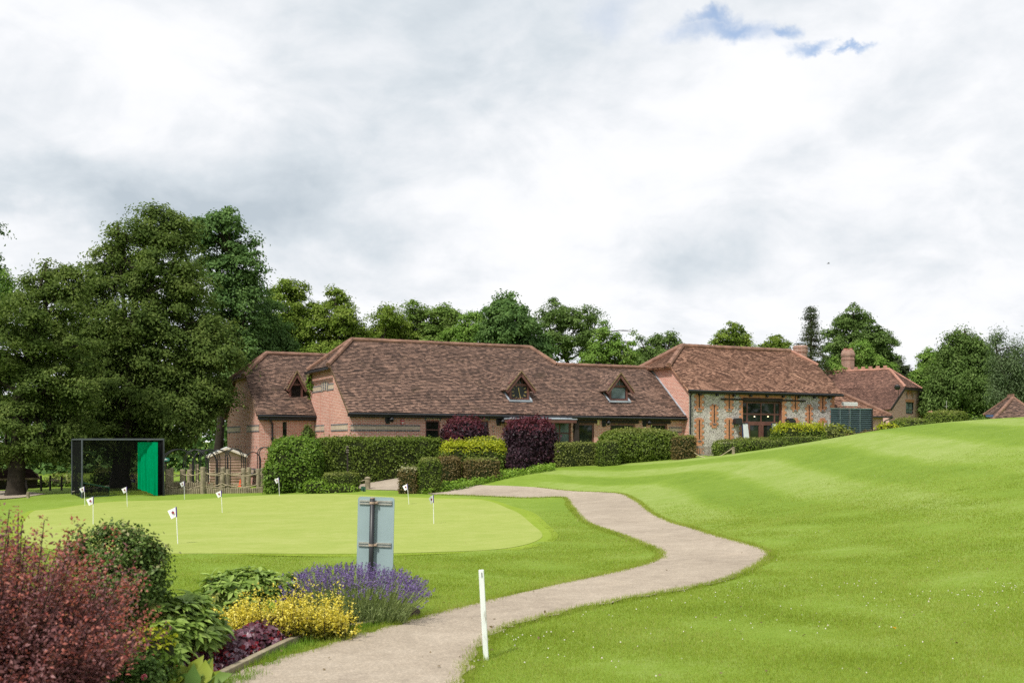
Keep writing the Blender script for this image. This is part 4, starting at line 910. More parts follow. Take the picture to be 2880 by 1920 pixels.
# satellite dish on the cottage verge
q = K @ Vector((-.3,-.5,0)); zq = kz(1090,0,-.5); xq = (2517-U0)/F*q.y
dish = thing('satellite_dish', 'small dark satellite dish at the cottage roof verge', 'satellite dish', (xq, q.y-.5, zq))
mb = MB(Matrix.Translation((xq, q.y-.5, zq)) @ Matrix.Rotation(math.radians(-70), 4, 'X') @ Matrix.Rotation(.4, 4, 'Y')); mb.lathe((0,0,0), [(.02,-.06),(.12,-.05),(.22,0),(.215,.015),(.11,-.03),(.02,-.04)], 14); mb.build('dish', M['black'], dish, True)
mb = MB(); mb.tube([(xq,q.y-.45,zq),(xq+.15,q.y-.3,zq-.1),(xq+.2,q.y-.1,zq-.9)], .02, 6); mb.build('bracket', M['black'], dish)

# ---------------------------------------------------------------- small tiled barn far right, tiled porch, cupola, dark shed far left, garden shed
o_ = W(2775,1215,60); ob = thing('outbuilding', 'dark timber outbuilding with hipped clay tile roof at the right edge', 'outbuilding', (o_.x+3,62,1.4))
P_ = lambda u, v, Y: tuple(W(u, v, Y))
mb = MB(); apL, apR = P_(2836,1119,64), P_(2849,1118,62); c1 = P_(2783,1181,60.0); c2 = P_(2925,1172,61); cL = P_(2773,1163,66)
c1 = P_(2793,1180,58.5); 
mb.roof([c1, c2, apR], g=.13); mb.roof([c1, apR, apL, P_(2768,1166,66)], g=.13); mb.roof([c2, P_(2960,1160,70), apL, apR], g=.13); mb.roof([P_(2768,1166,66), apL, P_(2960,1160,70)], g=.13)
mb.build('roof', [M['tile'], M['butt']], ob)
ridge('ridge_capping', Matrix(), [(c1,apR),(c2,apR),(apL,apR),(P_(2768,1166,66),apL)], ob, M['ridge'], .10)
mb = MB()
for k in range(4): p = Vector(apL).lerp(Vector(apR), k/3); mb = MB(); mb.span((p.x-.03,p.y-.1,p.z),(p.x+.03,p.y+.1,p.z+.22)); mb.build('ridge_crest', M['ridge'], ob)
mb = MB(); e0 = Vector(c1); e1 = Vector(c2)
for (fa, fb, zt_, th_) in ((.02,1,-.1,2.6),):
    a_, b_ = e0.lerp(e1, .06), e1; a_ = a_+Vector((0,.5,-.12)); b_ = b_+Vector((0,.5,-.12))
    mb.prism([a_, b_, b_-Vector((0,0,2.6)), a_-Vector((0,0,2.6))], (0,.2,0))
l0 = Vector(P_(2772,1168,66))+Vector((.4,0,-.15)); a_ = e0+Vector((.3,.6,-.15)); mb.prism([l0, a_, a_-Vector((0,0,2.6)), l0-Vector((0,0,2.6))], (.2,.05,0))
mb.build('wall', M['darkwood'], ob)
mb = MB(); mb.bar(e0+Vector((0,-.05,-.02)), Vector(P_(2868,1108,60.2)) if False else e0.lerp(Vector(apR),.5)+Vector((0,-.12,-.06)), .05, .16); mb.build('bargeboard', M['lichenwood'], ob)
mb = MB(); s_ = Vector(P_(2781,1169,58.2)); mb.span((s_.x-.15,s_.y,s_.z-.05),(s_.x+.25,s_.y+.02,s_.z+.05)); tag(mb.build('nameplate', plain('blue_sign', (.05,.09,.2), .5), base=s_), 'small blue sign plate on the corner of the right outbuilding', 'sign')
pt = thing('porch', 'small pink tiled porch roof at the right corner of the cottage', 'porch', W(2620,1180,75))
mb = MB(); a_, b_, c_ = P_(2612,1182,75), P_(2634,1160,77), P_(2622,1158,75.5); mb.roof([P_(2613,1180,74.5), P_(2630,1178,74.2), P_(2622,1159,76)]); mb.roof([P_(2630,1178,74.2), P_(2640,1164,78), P_(2622,1159,76)]); mb.roof([P_(2613,1180,74.5),P_(2622,1159,76),P_(2608,1160,78)]); mb.build('roof', [M['tile_brown'], M['butt']], pt)
ridge('ridge_capping', Matrix(), [(P_(2630,1178,74.2),P_(2622,1159,76)),(P_(2613,1160,78),P_(2622,1159,76)),(P_(2622,1159,76),P_(2633,1163,78))], pt, M['ridge_pink'], .11)
mb = MB(); mb.prism([P_(2614,1181,74.8), P_(2629,1179,74.6), P_(2629,1230,74.6), P_(2614,1230,74.8)], (0,2,0)); mb.build('wall', M['darkwood'], pt)
cu = thing('weathervane', 'thin metal weathervane on a pale cupola above the round topped hedge', 'weathervane', W(2662,1160,76))
mb = MB(); mb.lathe(P_(2662,1160,76), [(.26,-.4),(.26,0),(.05,.14)], 8); mb.build('cupola', M['felt'], cu)
mb = MB(); p = Vector(P_(2662,1156,76)); mb.tube([p, p+Vector((0,0,.75))], .016, 6); mb.tube([p+Vector((-.15,0,.35)), p+Vector((.15,0,.35))], .012, 6); mb.tube([p+Vector((0,-.15,.35)), p+Vector((0,.15,.35))], .012, 6); mb.build('vane', M['rail'], cu)

ds = thing('outbuilding', 'low dark timber outbuilding with ribbed tile roof at far left', 'outbuilding', G(40,56))
mb = MB(); R_ = lambda u, v, Y: P_(u, v, Y)
mb.roof([R_(-60,1345,54), R_(114,1343,56), R_(88,1320,58.5), R_(-60,1311,57)], g=.28, lift=.06); mb.roof([R_(114,1343,56), R_(108,1340,61), R_(88,1320,58.5)], g=.28, lift=.05); mb.build('roof', [M['tile_shed'], M['butt']], ds)
mb = MB(); mb.prism([R_(-60,1346,54.4), R_(103,1344,56.3), R_(101,1405,56.3), R_(-60,1405,54.4)], (0,.15,0)); mb.prism([R_(103,1344,56.3), R_(99,1342,60.5), R_(99,1400,60.5), R_(102,1405,56.3)], (-.1,.05,0)); mb.build('wall', M['darkwood'], ds)
mb = MB()
for u in (40,68,75): mb = MB(); mb.bar(R_(u-3,1350,54.0), R_(u+3,1398,53.9), .1, .08); mb.build('timber_brace', M['darkwood'], ds)

sh = thing('garden_shed', 'pale pink boarded garden shed with felt gable roof behind the rope fence', 'shed', G(640,52))
S0 = G(590,52); S1 = Vector(((693-U0)/F*52.6, 52.6, 0)); zs = lambda v: EYE+(V0-v)/F*52
mb = MB(); fr_ = [Vector((S0.x,52,zs(1400))), Vector((S1.x,52.6,zs(1400))), Vector((S1.x,52.6,zs(1281))), Vector(((S0.x+S1.x)/2,52.3,zs(1262))), Vector((S0.x,52,zs(1281)))]
mb.prism(fr_, (.0,.05,0)); n = 15
for k in range(n):
    z = zs(1398)+(zs(1282)-zs(1398))*k/n; mb.bar((S0.x,51.97,z),(S1.x,52.57,z),.03,.03)
mb.build('gable_wall', M['shedwood'], sh)
Lb = Vector((S0.x-.62, 54.0, 0)); mb = MB(); mb.prism([(S0.x,52,zs(1400)),(S0.x,52,zs(1281)),(Lb.x,54,zs(1283)),(Lb.x,54,zs(1400))], (.05,.02,0))
for k in range(n):
    z = zs(1398)+(zs(1282)-zs(1398))*k/n; mb.bar((S0.x-.01,51.98,z),(Lb.x-.01,53.98,z),.03,.03)
mb.build('side_wall', M['shedwood_pale'], sh)
mb = MB(); ap = Vector(((S0.x+S1.x)/2,52.2,zs(1259))); dlt = Vector((-.62,2.0,0))
l_ = Vector((S0.x-.12,51.95,zs(1284))); r2 = Vector((S1.x+.1,52.55,zs(1282)))
for e in (l_, r2):
    mb.prism([ap+Vector((0,-.1,0)), e+Vector((0,-.1,0)), e+dlt, ap+dlt], (0,0,.05))
mb.build('roof', [M['felt'], M['butt']], sh)
mb = MB(); mb.bar(l_+Vector((0,-.13,-.03)), ap+Vector((0,-.13,-.03)), .03, .1); mb.bar(r2+Vector((0,-.13,-.03)), ap+Vector((0,-.13,-.03)), .03, .1); mb.build('bargeboard', M['shedwood_pale'], sh)

# ================================================================== things standing about
# ---- wall lamps, alarm box, speakers (fixed to the barns)
def wall_lamp(u, v, label, first=[None]):
    t = t_of(A, u); z = z_of(A, v, t); p = A @ Vector((t, 0, z))
    if first[0] is None:
        L = thing('wall_lamp', label, 'wall lamp', p, 'black lanterns along the barn front'); mb = MB(A.to_3x3().to_4x4()); mb.M = Matrix.Translation(p) @ A.to_3x3().to_4x4()
        mb.prism([(-.09,-.03,-.25),(.09,-.03,-.25),(.13,-.03,-.1),(.13,-.03,.16),(.07,-.03,.26),(-.07,-.03,.26),(-.13,-.03,.16),(-.13,-.03,-.1)], (0,.03,0)); mb.build('back_plate', M['black'], L)
        mb = MB(Matrix.Translation(p) @ A.to_3x3().to_4x4()); mb.tube([(0,-.03,.12),(.02,-.2,.17),(.12,-.28,.12)], .015, 6); mb.build('arm', M['black'], L)
        mb = MB(Matrix.Translation(p) @ A.to_3x3().to_4x4()); mb.lathe((.12,-.28,-.08), [(.05,-.1),(.1,-.06),(.05,-.02),(.16,.02),(.10,.08),(.04,.16),(.015,.2)], 10); mb.build('lamp_shade', M['black'], L); first[0] = L; return L
    return dup(first[0], p, 0, label)
wall_lamp(1090,1176,'black wall lantern on brick beside the red alarm box'); wall_lamp(1402,1182,'black wall lantern between the small window and the porch'); wall_lamp(1698,1186,'black wall lantern beside the glazed door right of the porch'); wall_lamp(1812,1186,'black wall lantern nearest the flint barn')
t = t_of(A,1131); z = z_of(A,1186,t); p = A @ Vector((t,0,z))
al = thing('alarm_box', 'red burglar alarm box with white emblem on the brick barn front', 'alarm box', p)
mb = MB(Matrix.Translation(p) @ A.to_3x3().to_4x4()); mb.prism([(-.085,-.07,-.13),(.085,-.07,-.13),(.085,-.07,.13),(-.085,-.07,.13)], (0,.07,0)); mb.build('box', M['red'], al, bevel=.01)
mb = MB(Matrix.Translation(p) @ A.to_3x3().to_4x4())
for k in range(3): mb.prism([(-.055,-.075,.0-k*.035),(0,-.075,-.035-k*.035),(.055,-.075,.0-k*.035),(.055,-.075,.02-k*.035),(0,-.075,-.015-k*.035),(-.055,-.075,.02-k*.035)], (0,.004,0))
mb.span((-.045,-.076,.075),(.045,-.071,.095)); mb.build('emblem', M['white'], al)
for (u, lab) in ((1681,'cream bulkhead light left of the lantern by the glazed door'),(1823,'cream bulkhead light beside the lantern nearest the flint barn')):
    t = t_of(A,u); z = z_of(A,1186,t); p = A @ Vector((t,-.05,z)); mb = MB(Matrix.Translation(p) @ A.to_3x3().to_4x4()); mb.prism([(-.06,-.04,-.15),(.06,-.04,-.15),(.06,-.04,.15),(-.06,-.04,.15)], (0,.09,0)); tag(mb.build('bulkhead_light', M['cream'], base=p, bevel=.015), lab, 'wall light', 'cream wall lights')
for (u, v, lab) in ((2070,1185,'black box speaker on flint wall left of the brown doors'),(2218,1185,'black box speaker on flint wall right of the brown doors')):
    t = t_of(C,u); z = z_of(C,v,t); p = C @ Vector((t,-.04,z)); RM = Matrix.Translation(p) @ C.to_3x3().to_4x4()
    s_ = thing('wall_speaker', lab, 'speaker', p, 'black boxes either side of the doors'); mb = MB(RM); mb.prism([(-.26,-.3,-.15),(.2,-.3,-.17),(.2,-.3,.13),(.1,-.3,.19),(-.2,-.3,.19),(-.26,-.3,.12)], (0,.3,0)); mb.build('case', M['black'], s_, bevel=.02)
    mb = MB(RM); mb.tube([(.2,-.25,-.09),(.34,-.3,-.1),(.34,-.02,-.1)], .02, 6); mb.build('bracket', M['black'], s_)
for (u, lab) in ((2098,'white information board leaning at the left of the brown doors'),(2181,'white information board leaning at the right of the brown doors')):
    t = t_of(C,u,-.3); p = C @ Vector((t,-.3,.62)); bd = thing('information_board', lab, 'sign board', p, 'leaning white boards at the barn doors')
    zt_ = z_of(C,1191,t,-.3); mb = MB(C); mb.prism([(t-.17,-.5,.62),(t+.25,-.5,.62),(t+.12,-.3,zt_),(t-.22,-.3,zt_)], (0,.03,0)); mb.build('board', M['board_white'], bd)
    mb = MB(C); mb.bar((t-.25,-.49,.62),(t-.27,-.3,zt_+.02),.05,.05); mb.bar((t-.26,-.29,zt_+.02),(t+.14,-.29,zt_+.02),.05,.04); mb.build('frame', plain('navy_edge', (.02,.03,.08), .5), bd)
# ---- long white sign on the extension roof
t0_, t1_ = t_of(C,2368,.2), t_of(C,2412,.2); zs_ = z_of(C,1140,t0_,.2); p = C @ Vector(((t0_+t1_)/2,.2,zs_))
sg = thing('roof_sign', 'long white sign with faint lettering above the louvred screen', 'sign', p)
mb = MB(C); mb.span((t0_,.2,zs_),(t1_,.24,zs_+.21)); mb.build('panel', M['white'], sg)
mb = MB(C); mb.span((t0_+.05,.19,zs_+.05),(t0_+.11,.2,zs_+.17)); mb.build('emblem', M['emblem_dark'], sg)
mb = MB(C); x = t0_+.16; k = 0
while x < t1_-.08:
    w_ = (.035,.02,.03,.045)[k % 4]; mb.span((x,.194,zs_+.085),(x+w_,.2,zs_+.085+(.05,.065,.05,.06)[k % 4])); x += w_+.016; k += 1
mb.build('lettering', M['grey_text'], sg)
mb = MB(C); [mb.tube([(q,.26,zs_-.8),(q,.26,zs_+.1)], .02, 6) for q in (t0_+.2,t1_-.2)]; mb.build('bracket', M['rail'], sg)
# ---- louvred screen
LF = frame((2338-U0)/F*60.0, 60.0, .93, .36); l1 = t_of(LF,2452); zt = z_of(LF,1148,0); sc = thing('louvred_screen', 'dark teal louvred plant screen of four panels beside the flint barn', 'screen', LF @ Vector((l1/2,0,.8)))
xs = [0, t_of(LF,2363), t_of(LF,2391), t_of(LF,2419), l1]
for i in range(4):
    mb = MB(LF)
    for k in range(26):
        z = .7+(zt-.75)*k/26; mb.prism([(xs[i]+.01,.0,z),(xs[i]+.01,.06,z+.03),(xs[i]+.01,.06,z+.06),(xs[i]+.01,.0,z+.03)], (xs[i+1]-xs[i]-.02,0,0))
    mb.span((xs[i]+.02,.085,.6),(xs[i+1]-.02,.1,zt-.03)); mb.build('louvre_panel', M['louvre'], sc)
mb = MB(LF); ml = plain('pale_teal_trim', (.13,.19,.19), .5)
for x in xs[1:4]: mb.span((x-.009,-.012,.6),(x+.009,.06,zt))
mb.span((0,-.02,zt-.03),(l1,.1,zt+.02)); mb.build('trim', ml, sc)
mb = MB(LF); mb.span((l1,-.03,.5),(l1+.06,1.6,zt+.02)); mb.build('side_panel', M['darkwood'], sc)
# ---- curved metal handrails behind the yellow topped hedge
hr = thing('handrail', 'thin bent metal handrail behind the yellow topped hedge near the louvred screen', 'handrail', W(2335,1215,53))
mb = MB()
for (ua, ub) in ((2318,2324),(2330,2343)): mb.tube([W(ua-2,1215,53), W(ua,1197,53), W(ua+3,1189,53), W(ub,1188,53), W(ub+1,1212,53)], .018, 6)
mb.build('rail', M['rail'], hr)

# ---- golf practice cage
f0, f1, r0 = Vector(((231-U0)/F*43.5,43.5)), Vector(((460-U0)/F*44.5,44.5)), Vector(((203-U0)/F*46.9,46.9)); r1 = f1+(r0-f0)
zt = EYE+(V0-1236)/F*43.5; cage = thing('practice_cage', 'golf practice cage with dark netting and steel frame under the trees', 'practice cage', ((f0.x+r1.x)/2, 45.3, gz(f0.x,f0.y)))
gp = plain('grey_blue_steel', (.06,.07,.085), .5, .5, .15)
for c_ in (f0, f1, r0, r1): mb = MB(); mb.tube([(c_.x,c_.y,gz(c_.x,c_.y)-.1),(c_.x,c_.y,zt)], .036, 8); mb.build('post', gp, cage)
mb = MB()
for a_, b_ in ((f0,f1),(r0,r1),(f0,r0),(f1,r1)): mb.bar((a_.x,a_.y,zt+.02),(b_.x,b_.y,zt+.02),.065,.065)
mb.build('top_rail', gp, cage)
mb = MB()
def hang(mb, a_, b_, n, amp, seed, zb_, top):
    rg = np.random.default_rng(seed); d = Vector((b_-a_)); nn = Vector((-d.y,d.x)).normalized(); ph = rg.uniform(0,6,4); rows = 8; vs_ = []
    for i in range(n+1):
        for j in range(rows+1):
            f = i/n; z = zb_(f)+(top-zb_(f))*j/rows; s = amp*(math.sin(f*22+ph[0])+.7*math.sin(f*41+ph[1]+j*.3)+.5*math.sin(f*9+ph[2]))*(1.15-j/rows*.8)
            p = a_+d*f+nn*s; vs_.append((p.x,p.y,z))
    mb.add(vs_, [(i*(rows+1)+j,(i+1)*(rows+1)+j,(i+1)*(rows+1)+j+1,i*(rows+1)+j+1) for i in range(n) for j in range(rows)])
gl = lambda a_, b_: (lambda f: gz(a_.x+(b_.x-a_.x)*f, a_.y+(b_.y-a_.y)*f)+.03)
for a_, b_ in ((r0,r1),(f0,r0),(r1,f1)): hang(mb, a_, b_, 30, .02, 3, gl(a_,b_), zt)
mb.poly([(f0.x,f0.y,zt+.03),(f1.x,f1.y,zt+.03),(r1.x,r1.y,zt+.03),(r0.x,r0.y,zt+.03)]); mb.build('net', M['net'], cage)
# gathered dark net at the right post
mb = MB(); a_ = f1+Vector((-.26,-.02)); hang(mb, a_, f1+Vector((.03,-.02)), 18, .05, 5, gl(a_,f1), zt); mb.build('gathered_net', plain('black_cloth', (.012,.012,.014), .9, .1, .3, 6), cage)
a_ = Vector(((388-U0)/F*44.6,44.6)); b_ = Vector(((443-U0)/F*44.3,44.3))
mb = MB(); hang(mb, a_, b_, 40, .03, 9, lambda f: gz(a_.x+(b_.x-a_.x)*f,44.4)+.30-.30*f, zt-.10); mb.build('curtain', M['curtain'], cage, True)
# low practice net frame inside
nf = thing('practice_net', 'low dark green framed net with sloping top inside the practice cage', 'net', G(270,45))
a1, b1 = G(227,44.2), G(307,44.6); mb = MB(); ta = a1+Vector((0,0,.62)); tb = b1+Vector((0,0,.36))
mb.tube([a1, ta, tb, b1, a1], .03, 6); mb.tube([a1+Vector((-.2,.6,.02)), a1, b1, b1+Vector((0,.8,.02))], .025, 6); mb.build('frame', M['darkgreen'], nf)
mb = MB(); mb.poly([a1+Vector((0,.02,.02)), b1+Vector((0,.02,.02)), tb+Vector((0,.02,0)), ta+Vector((0,.02,0))]); mb.build('net', M['net'], nf)
mb = MB(); mb.bar(b1+Vector((-.15,.3,.42)), G(205,46.3)+Vector((0,0,.16)), .1, .03); mb.build('plank', M['greywood'], nf)
# ---- sign post with a green arrow, noticeboard behind the cage
fs = thing('fingerpost', 'green arrow sign with white lettering right of the practice cage', 'signpost', G(468,50))
b = G(466,50); mb = MB(); mb.tube([b, (b.x,50,EYE+(V0-1286)/F*50)], .03, 6); mb.build('post', M['darkwood'], fs)
mb = MB(); p1, p2 = W(462,1296,49.9), W(478,1287,49.9); mb.prism([(p1.x-.2,49.9,p1.z),(p2.x-.08,49.9,p1.z),(p2.x,49.9,(p1.z+p2.z)/2),(p2.x-.08,49.9,p2.z),(p1.x-.2,49.9,p2.z)], (0,.03,0)); mb.build('arrow', M['signgreen'], fs)
mb = MB(); x = p1.x-.02
for w_, h_ in ((.03,.05),(.05,.06),(.04,.05)): mb.span((x,49.89,p1.z+.05),(x+w_,49.9,p1.z+.05+h_)); x += w_+.02
mb.build('lettering', M['white'], fs)
b = G(373,58); nb = thing('noticeboard', 'cream and purple noticeboard with rounded top behind the practice cage', 'noticeboard', b)
mb = MB(); z0, z1, z2 = (EYE+(V0-v)/F*58 for v in (1357,1347,1336)); xa, xb = (362-U0)/F*58, (381-U0)/F*58
mb.prism([(xa,58,z1),(xb,58,z1),(xb,58,z2)]+[((xa+xb)/2+math.cos(q)*(xb-xa)*.36,58,z2+math.sin(q)*.16) for q in np.linspace(0,math.pi,7)]+[(xa,58,z2)], (0,.06,0)); mb.build('panel', M['cream'], nb)
mb = MB(); mb.span((xa,57.99,z0),(xb,58.05,z1-.002)); mb.build('lower_panel', M['purple'], nb)
mb = MB(); mb.span((xb,57.97,z0-.5),(xb+.07,58.06,z2+.1)); mb.span((xa-.07,57.97,z0-.5),(xa,58.06,z2)); mb.build('post', M['cream'], nb)
mb = MB()
for (zz_, n, c_) in ((z2-.05,5,0),(z1-.08,4,1),(z1-.17,3,1)):
    for i in range(n): x = xa+(xb-xa)*(.22+.56*i/n); mb.span((x,57.98,zz_),(x+.035,57.985,zz_+.05), c_)
mb.build('lettering', [M['purple'], M['white']], nb)

# ---- rope fence: two lines of round posts joined by ropes
def rope_fence(posts, hts, label):
    b = G(*posts[0]); t = thing('rope_fence', label, 'fence', b); tops = []
    for (u, Y), h in zip(posts, hts):
        p = G(u, Y, -.1); r = .085+.03*rng.uniform(); mb = MB(); l = Vector((rng.normal()*.03, rng.normal()*.02, 0)); mb.tube([p, p+l+Vector((0,0,h+.05)), p+l+Vector((0,0,h+.1))], [r*1.05, r, r*.85], 9); mb.build('post', M['oldwood'], t); tops.append((p+l, h, r))
    for f, in ((.9,),(.42,)):
        for (p, h, r), (q, g_, r2) in zip(tops, tops[1:]):
            a_ = p+Vector((0,-r,h*f)); c_ = q+Vector((0,-r2,g_*f)); m = [a_.lerp(c_, s)-Vector((0,0,.11*4*s*(1-s))) for s in np.linspace(0,1,9)]
            mb = MB(); mb.tube(m, .019, 6); mb.build('rope', M['rope'], t)
rope_fence([(440,47.5),(472,46.8),(513,46.6),(570,45.6),(641,46.5),(726,46.9),(790,47.5)], [1.0,1.0,1.0,1.15,1.02,1.02,1.0], 'front row of weathered posts with sagging ropes beside the practice cage')
rope_fence([(482,47.6),(532,50),(582,47.8),(623,47.6),(685,47.6),(740,48.6)], [1.05,.95,1.05,1.05,1.02,1.0], 'second row of rope joined posts nearer the garden shed')
rope_fence([(537,54),(556,53),(612,50.5),(632,50),(698,50)], [1.2,1.2,1.0,1.05,1.0], 'rear row of rope joined posts in front of the shed')
# log edging: upright half logs
def log_edge(us, Y0_, Y1_, h, label):
    t = thing('log_edging', label, 'edging', G(us[0], Y0_)); mb = MB(); n = int((us[1]-us[0])/5.2)
    for i in range(n):
        f = (i+.5)/n; p = G(us[0]+(us[1]-us[0])*f, Y0_+(Y1_-Y0_)*f); hh = h*(.88+.24*rng.uniform()); mb.tube([p-Vector((0,0,.1)), p+Vector((0,0,hh)), p+Vector((0,0,hh+.02))], [.043,.042,.03], 7)
    mb.build('logs', M['oldwood'], t)
log_edge((462,740), 45.3, 46.2, .21, 'front row of short upright logs below the rope fence'); log_edge((480,600), 48.3, 47.2, .36, 'rear row of taller upright logs behind the front posts')
# garden arches
ar = None
for (u, Y, wd, v, lab) in ((505,50,78,1263,'leftmost thin black garden arch near the green arrow sign'),(548,47.6,62,1264,'wide black garden arch left of the garden shed'),(577,49.2,60,1266,'black garden arch in front of the pale side of the shed'),(592,48.2,46,1263,'narrow black garden arch before the shed side wall'),
        (618,49.5,52,1264,'black garden arch in front of the middle of the shed'),(662,47.8,40,1261,'black garden arch before the right half of the shed gable'),(712,52.2,40,1271,'faint thin arch between the shed and the brick wing'),(747,48.0,32,1257,'rightmost black garden arch against the brick wing by the round bush')):
    b = G(u, Y); H = EYE+(V0-v)/F*Y-b.z; r = wd/2/F*Y; hs = max(.4, H-r*1.15)
    t = thing('garden_arch', lab, 'arch', b, 'black hoop arches over the garden walk'); an = .5+.25*rng.normal(); dv = Vector((math.cos(an), math.sin(an), 0)); r2 = r/max(.5, math.cos(an)); hp = []
    for k in range(2):
        o = Vector((-dv.y, dv.x, 0))*.35*k; P = [b+o-dv*r2, b+o-dv*r2+Vector((0,0,hs))]+[b+o-dv*r2*math.cos(q)+Vector((0,0,hs+math.sin(q)*(H-hs))) for q in np.linspace(.2,math.pi-.2,11)]+[b+o+dv*r2+Vector((0,0,hs)), b+o+dv*r2]
        mb = MB(); mb.tube(P, .02, 6); mb.build('hoop', M['black'], t); hp.append(P)
    for i in range(0, len(hp[0]), 2): mb = MB(); mb.tube([hp[0][i], hp[1][i]], .01, 5); mb.build('crossbar', M['black'], t)
# cones
cn = None
for (u, Y, lab) in ((588,47.9,'orange cone behind the big front fence post'),(676,48.9,'small orange cone right of the shed behind the fence')):
    b = G(u, Y)
    if cn is None:
        cn = thing('traffic_cone', lab, 'cone', b, 'orange cones behind the fence'); mb = MB(Matrix.Translation(b)); mb.lathe((0,0,0), [(.13,.0),(.13,.03),(.10,.04),(.02,.36),(.01,.37)], 14); mb.build('body', M['orange'], cn)
        mb = MB(Matrix.Translation(b)); mb.box((0,0,.012),(.3,.3,.024)); mb.build('foot', M['orange'], cn)
    else: dup(cn, b+Vector((0,0,.1)), .3, lab)
# bird feeder style pole and bollards by the drive
b = G(978,45.3); sp = thing('signpost', 'slim dark brown post with small brackets in front of the long hedge', 'post', b)
zt = EYE+(V0-1254)/F*45.3; mb = MB(); mb.tube([b, (b.x-.01,b.y,zt)], [.04,.035], 8); mb.build('post', M['darkwood'], sp)
mb = MB()
for v in (1257,1266,1272): z = EYE+(V0-v)/F*45.3; mb.tube([(b.x-.05,b.y-.06,z),(b.x-.02,b.y-.12,z+.03),(b.x+.05,b.y-.06,z)], .022, 6)
mb.build('bracket', M['greywood'], sp)
b = G(1034,44.6); bo = thing('bollard', 'stubby round timber bollard with rope at the edge of the drive', 'bollard', b)
mb = MB(); mb.lathe(b, [(.115,-.05),(.11,.40),(.10,.41),(.10,.43),(.125,.44),(.12,.49),(.05,.53)], 14); mb.build('post', M['oldwood'], bo)
mb = MB(); mb.tube([b+Vector((-.1,0,.4)), b+Vector((-.32,.02,.33)), b+Vector((-.5,.05,.34))], .02, 6); mb.build('rope', M['rope'], bo)
b = G(1022,43.4); tb_ = thing('tee_marker', 'small dark green marker board on a stake beside the bollard', 'marker', b)
mb = MB(); mb.prism([(b.x-.1,b.y,b.z+.03),(b.x+.09,b.y,b.z+.01),(b.x+.09,b.y,b.z+.2),(b.x-.1,b.y,b.z+.22)], (0,.03,0)); mb.build('board', M['darkgreen'], tb_)
mb = MB(); mb.tube([b+Vector((0,-.02,-.05)), b+Vector((0,-.02,.14))], .012, 6); mb.build('stake', M['black'], tb_)
for (u, Y, lab) in ((79,46,'small stubby wooden post beside the gravel track at far left'),):
    b = G(u, Y); mb = MB(); mb.lathe(b, [(.07,-.1),(.07,.2),(.06,.21),(.065,.23),(.05,.27)], 10); tag(mb.build('post', M['oldwood'], base=b), lab, 'post')
# posts of the field fence at the far left
ff = thing('field_fence', 'old wire fence with leaning dark posts in front of the bright left hedge', 'fence', G(115,53))
for u, h in ((116,.62),(141,.62),(173,.55),(215,.5)): b = G(u,53); mb = MB(); mb.tube([b-Vector((0,0,.1)), b+Vector((rng.normal()*.04,0,h+.15))], .05, 7); mb.build('post', M['darkwood'], ff)
mb = MB(); mb.bar(G(143,53)+Vector((0,0,.55)), G(165,53)+Vector((0,0,.5)), .05, .08); mb.build('rail', M['oldwood'], ff)

# ---- white marker posts
b = G(1367,8.43); H = 249/F*8.43; wp = thing('marker_post', 'leaning white painted wooden marker post in the near grass by the path', 'marker post', b)
mb = MB(Matrix.Translation(b) @ Matrix.Rotation(-.055, 4, 'Y')); mb.box((0,0,H/2-.03),(.041,.036,H+.06)); mb.build('post', M['whitepost'], wp, bevel=.005)
mb = MB(Matrix.Translation(b) @ Matrix.Rotation(-.055, 4, 'Y')); mb.span((.001,-.0195,H-.06),(.007,-.0175,H-.02)); mb.build('slot', M['black'], wp)
b = G(1228,42.8); mb = MB(); zt = EYE+(V0-1333)/F*42.8; mb.box((b.x,b.y,(b.z+zt)/2),(.075,.06,zt-b.z+.1)); mk = thing('marker_post', 'white and blue marker post at the corner of the clipped box hedge', 'marker post', b); mb.build('post', M['white'], mk)
mb = MB(); mb.span((b.x+.038,b.y-.035,b.z+.45),(b.x+.06,b.y+.03,zt)); mb.build('blue_side', plain('blue_paint', (.03,.09,.2), .5), mk)

# ---- sign seen from behind
sb = G(1058,11.3); zt, zb = EYE+(V0-1397)/F*11.3, sb.z+.12; hw2 = .199
RM = Matrix.Translation((sb.x,sb.y,0)) @ Matrix.Rotation(math.radians(-9), 4, 'Z') @ Matrix.Translation((0,0,zt)) @ Matrix.Rotation(math.radians(1.3), 4, 'Y') @ Matrix.Translation((0,0,-zt))
sn = thing('sign', 'grey green back of a sign board on a black post rising from the lavender', 'sign', sb)
mb = MB(RM); rcn = .03; pts = []
for (cx_, cz_, q0) in ((hw2-rcn,zt-rcn,0),(-hw2+rcn,zt-rcn,90),(-hw2+rcn,zb+rcn,180),(hw2-rcn,zb+rcn,270)):
    pts += [(cx_+rcn*math.cos(math.radians(q0+a)),0,cz_+rcn*math.sin(math.radians(q0+a))) for a in (0,22,45,68,90)]
mb.prism(pts, (0,.012,0)); mb.build('board', M['grey_sign'], sn)
for zz_ in (zt-.055, zt-.50):
    mb = MB(RM)
    for dz in (.012,-.016): mb.span((-hw2+.018,-.016,zz_+dz-.008),(hw2-.022,-.001,zz_+dz+.008))
    mb.build('rail', M['rail'], sn)
mb = MB(RM); mb.tube([(-.027,-.045,sb.z-.2),(-.027,-.045,zt-.012)], .026, 14); mb.build('post', M['black'], sn, True)
mb = MB(RM); mb.tube([(-.027,-.045,zt-.012),(-.027,-.045,zt-.004)], .0262, 14); mb.build('post_cap', M['rust'], sn)
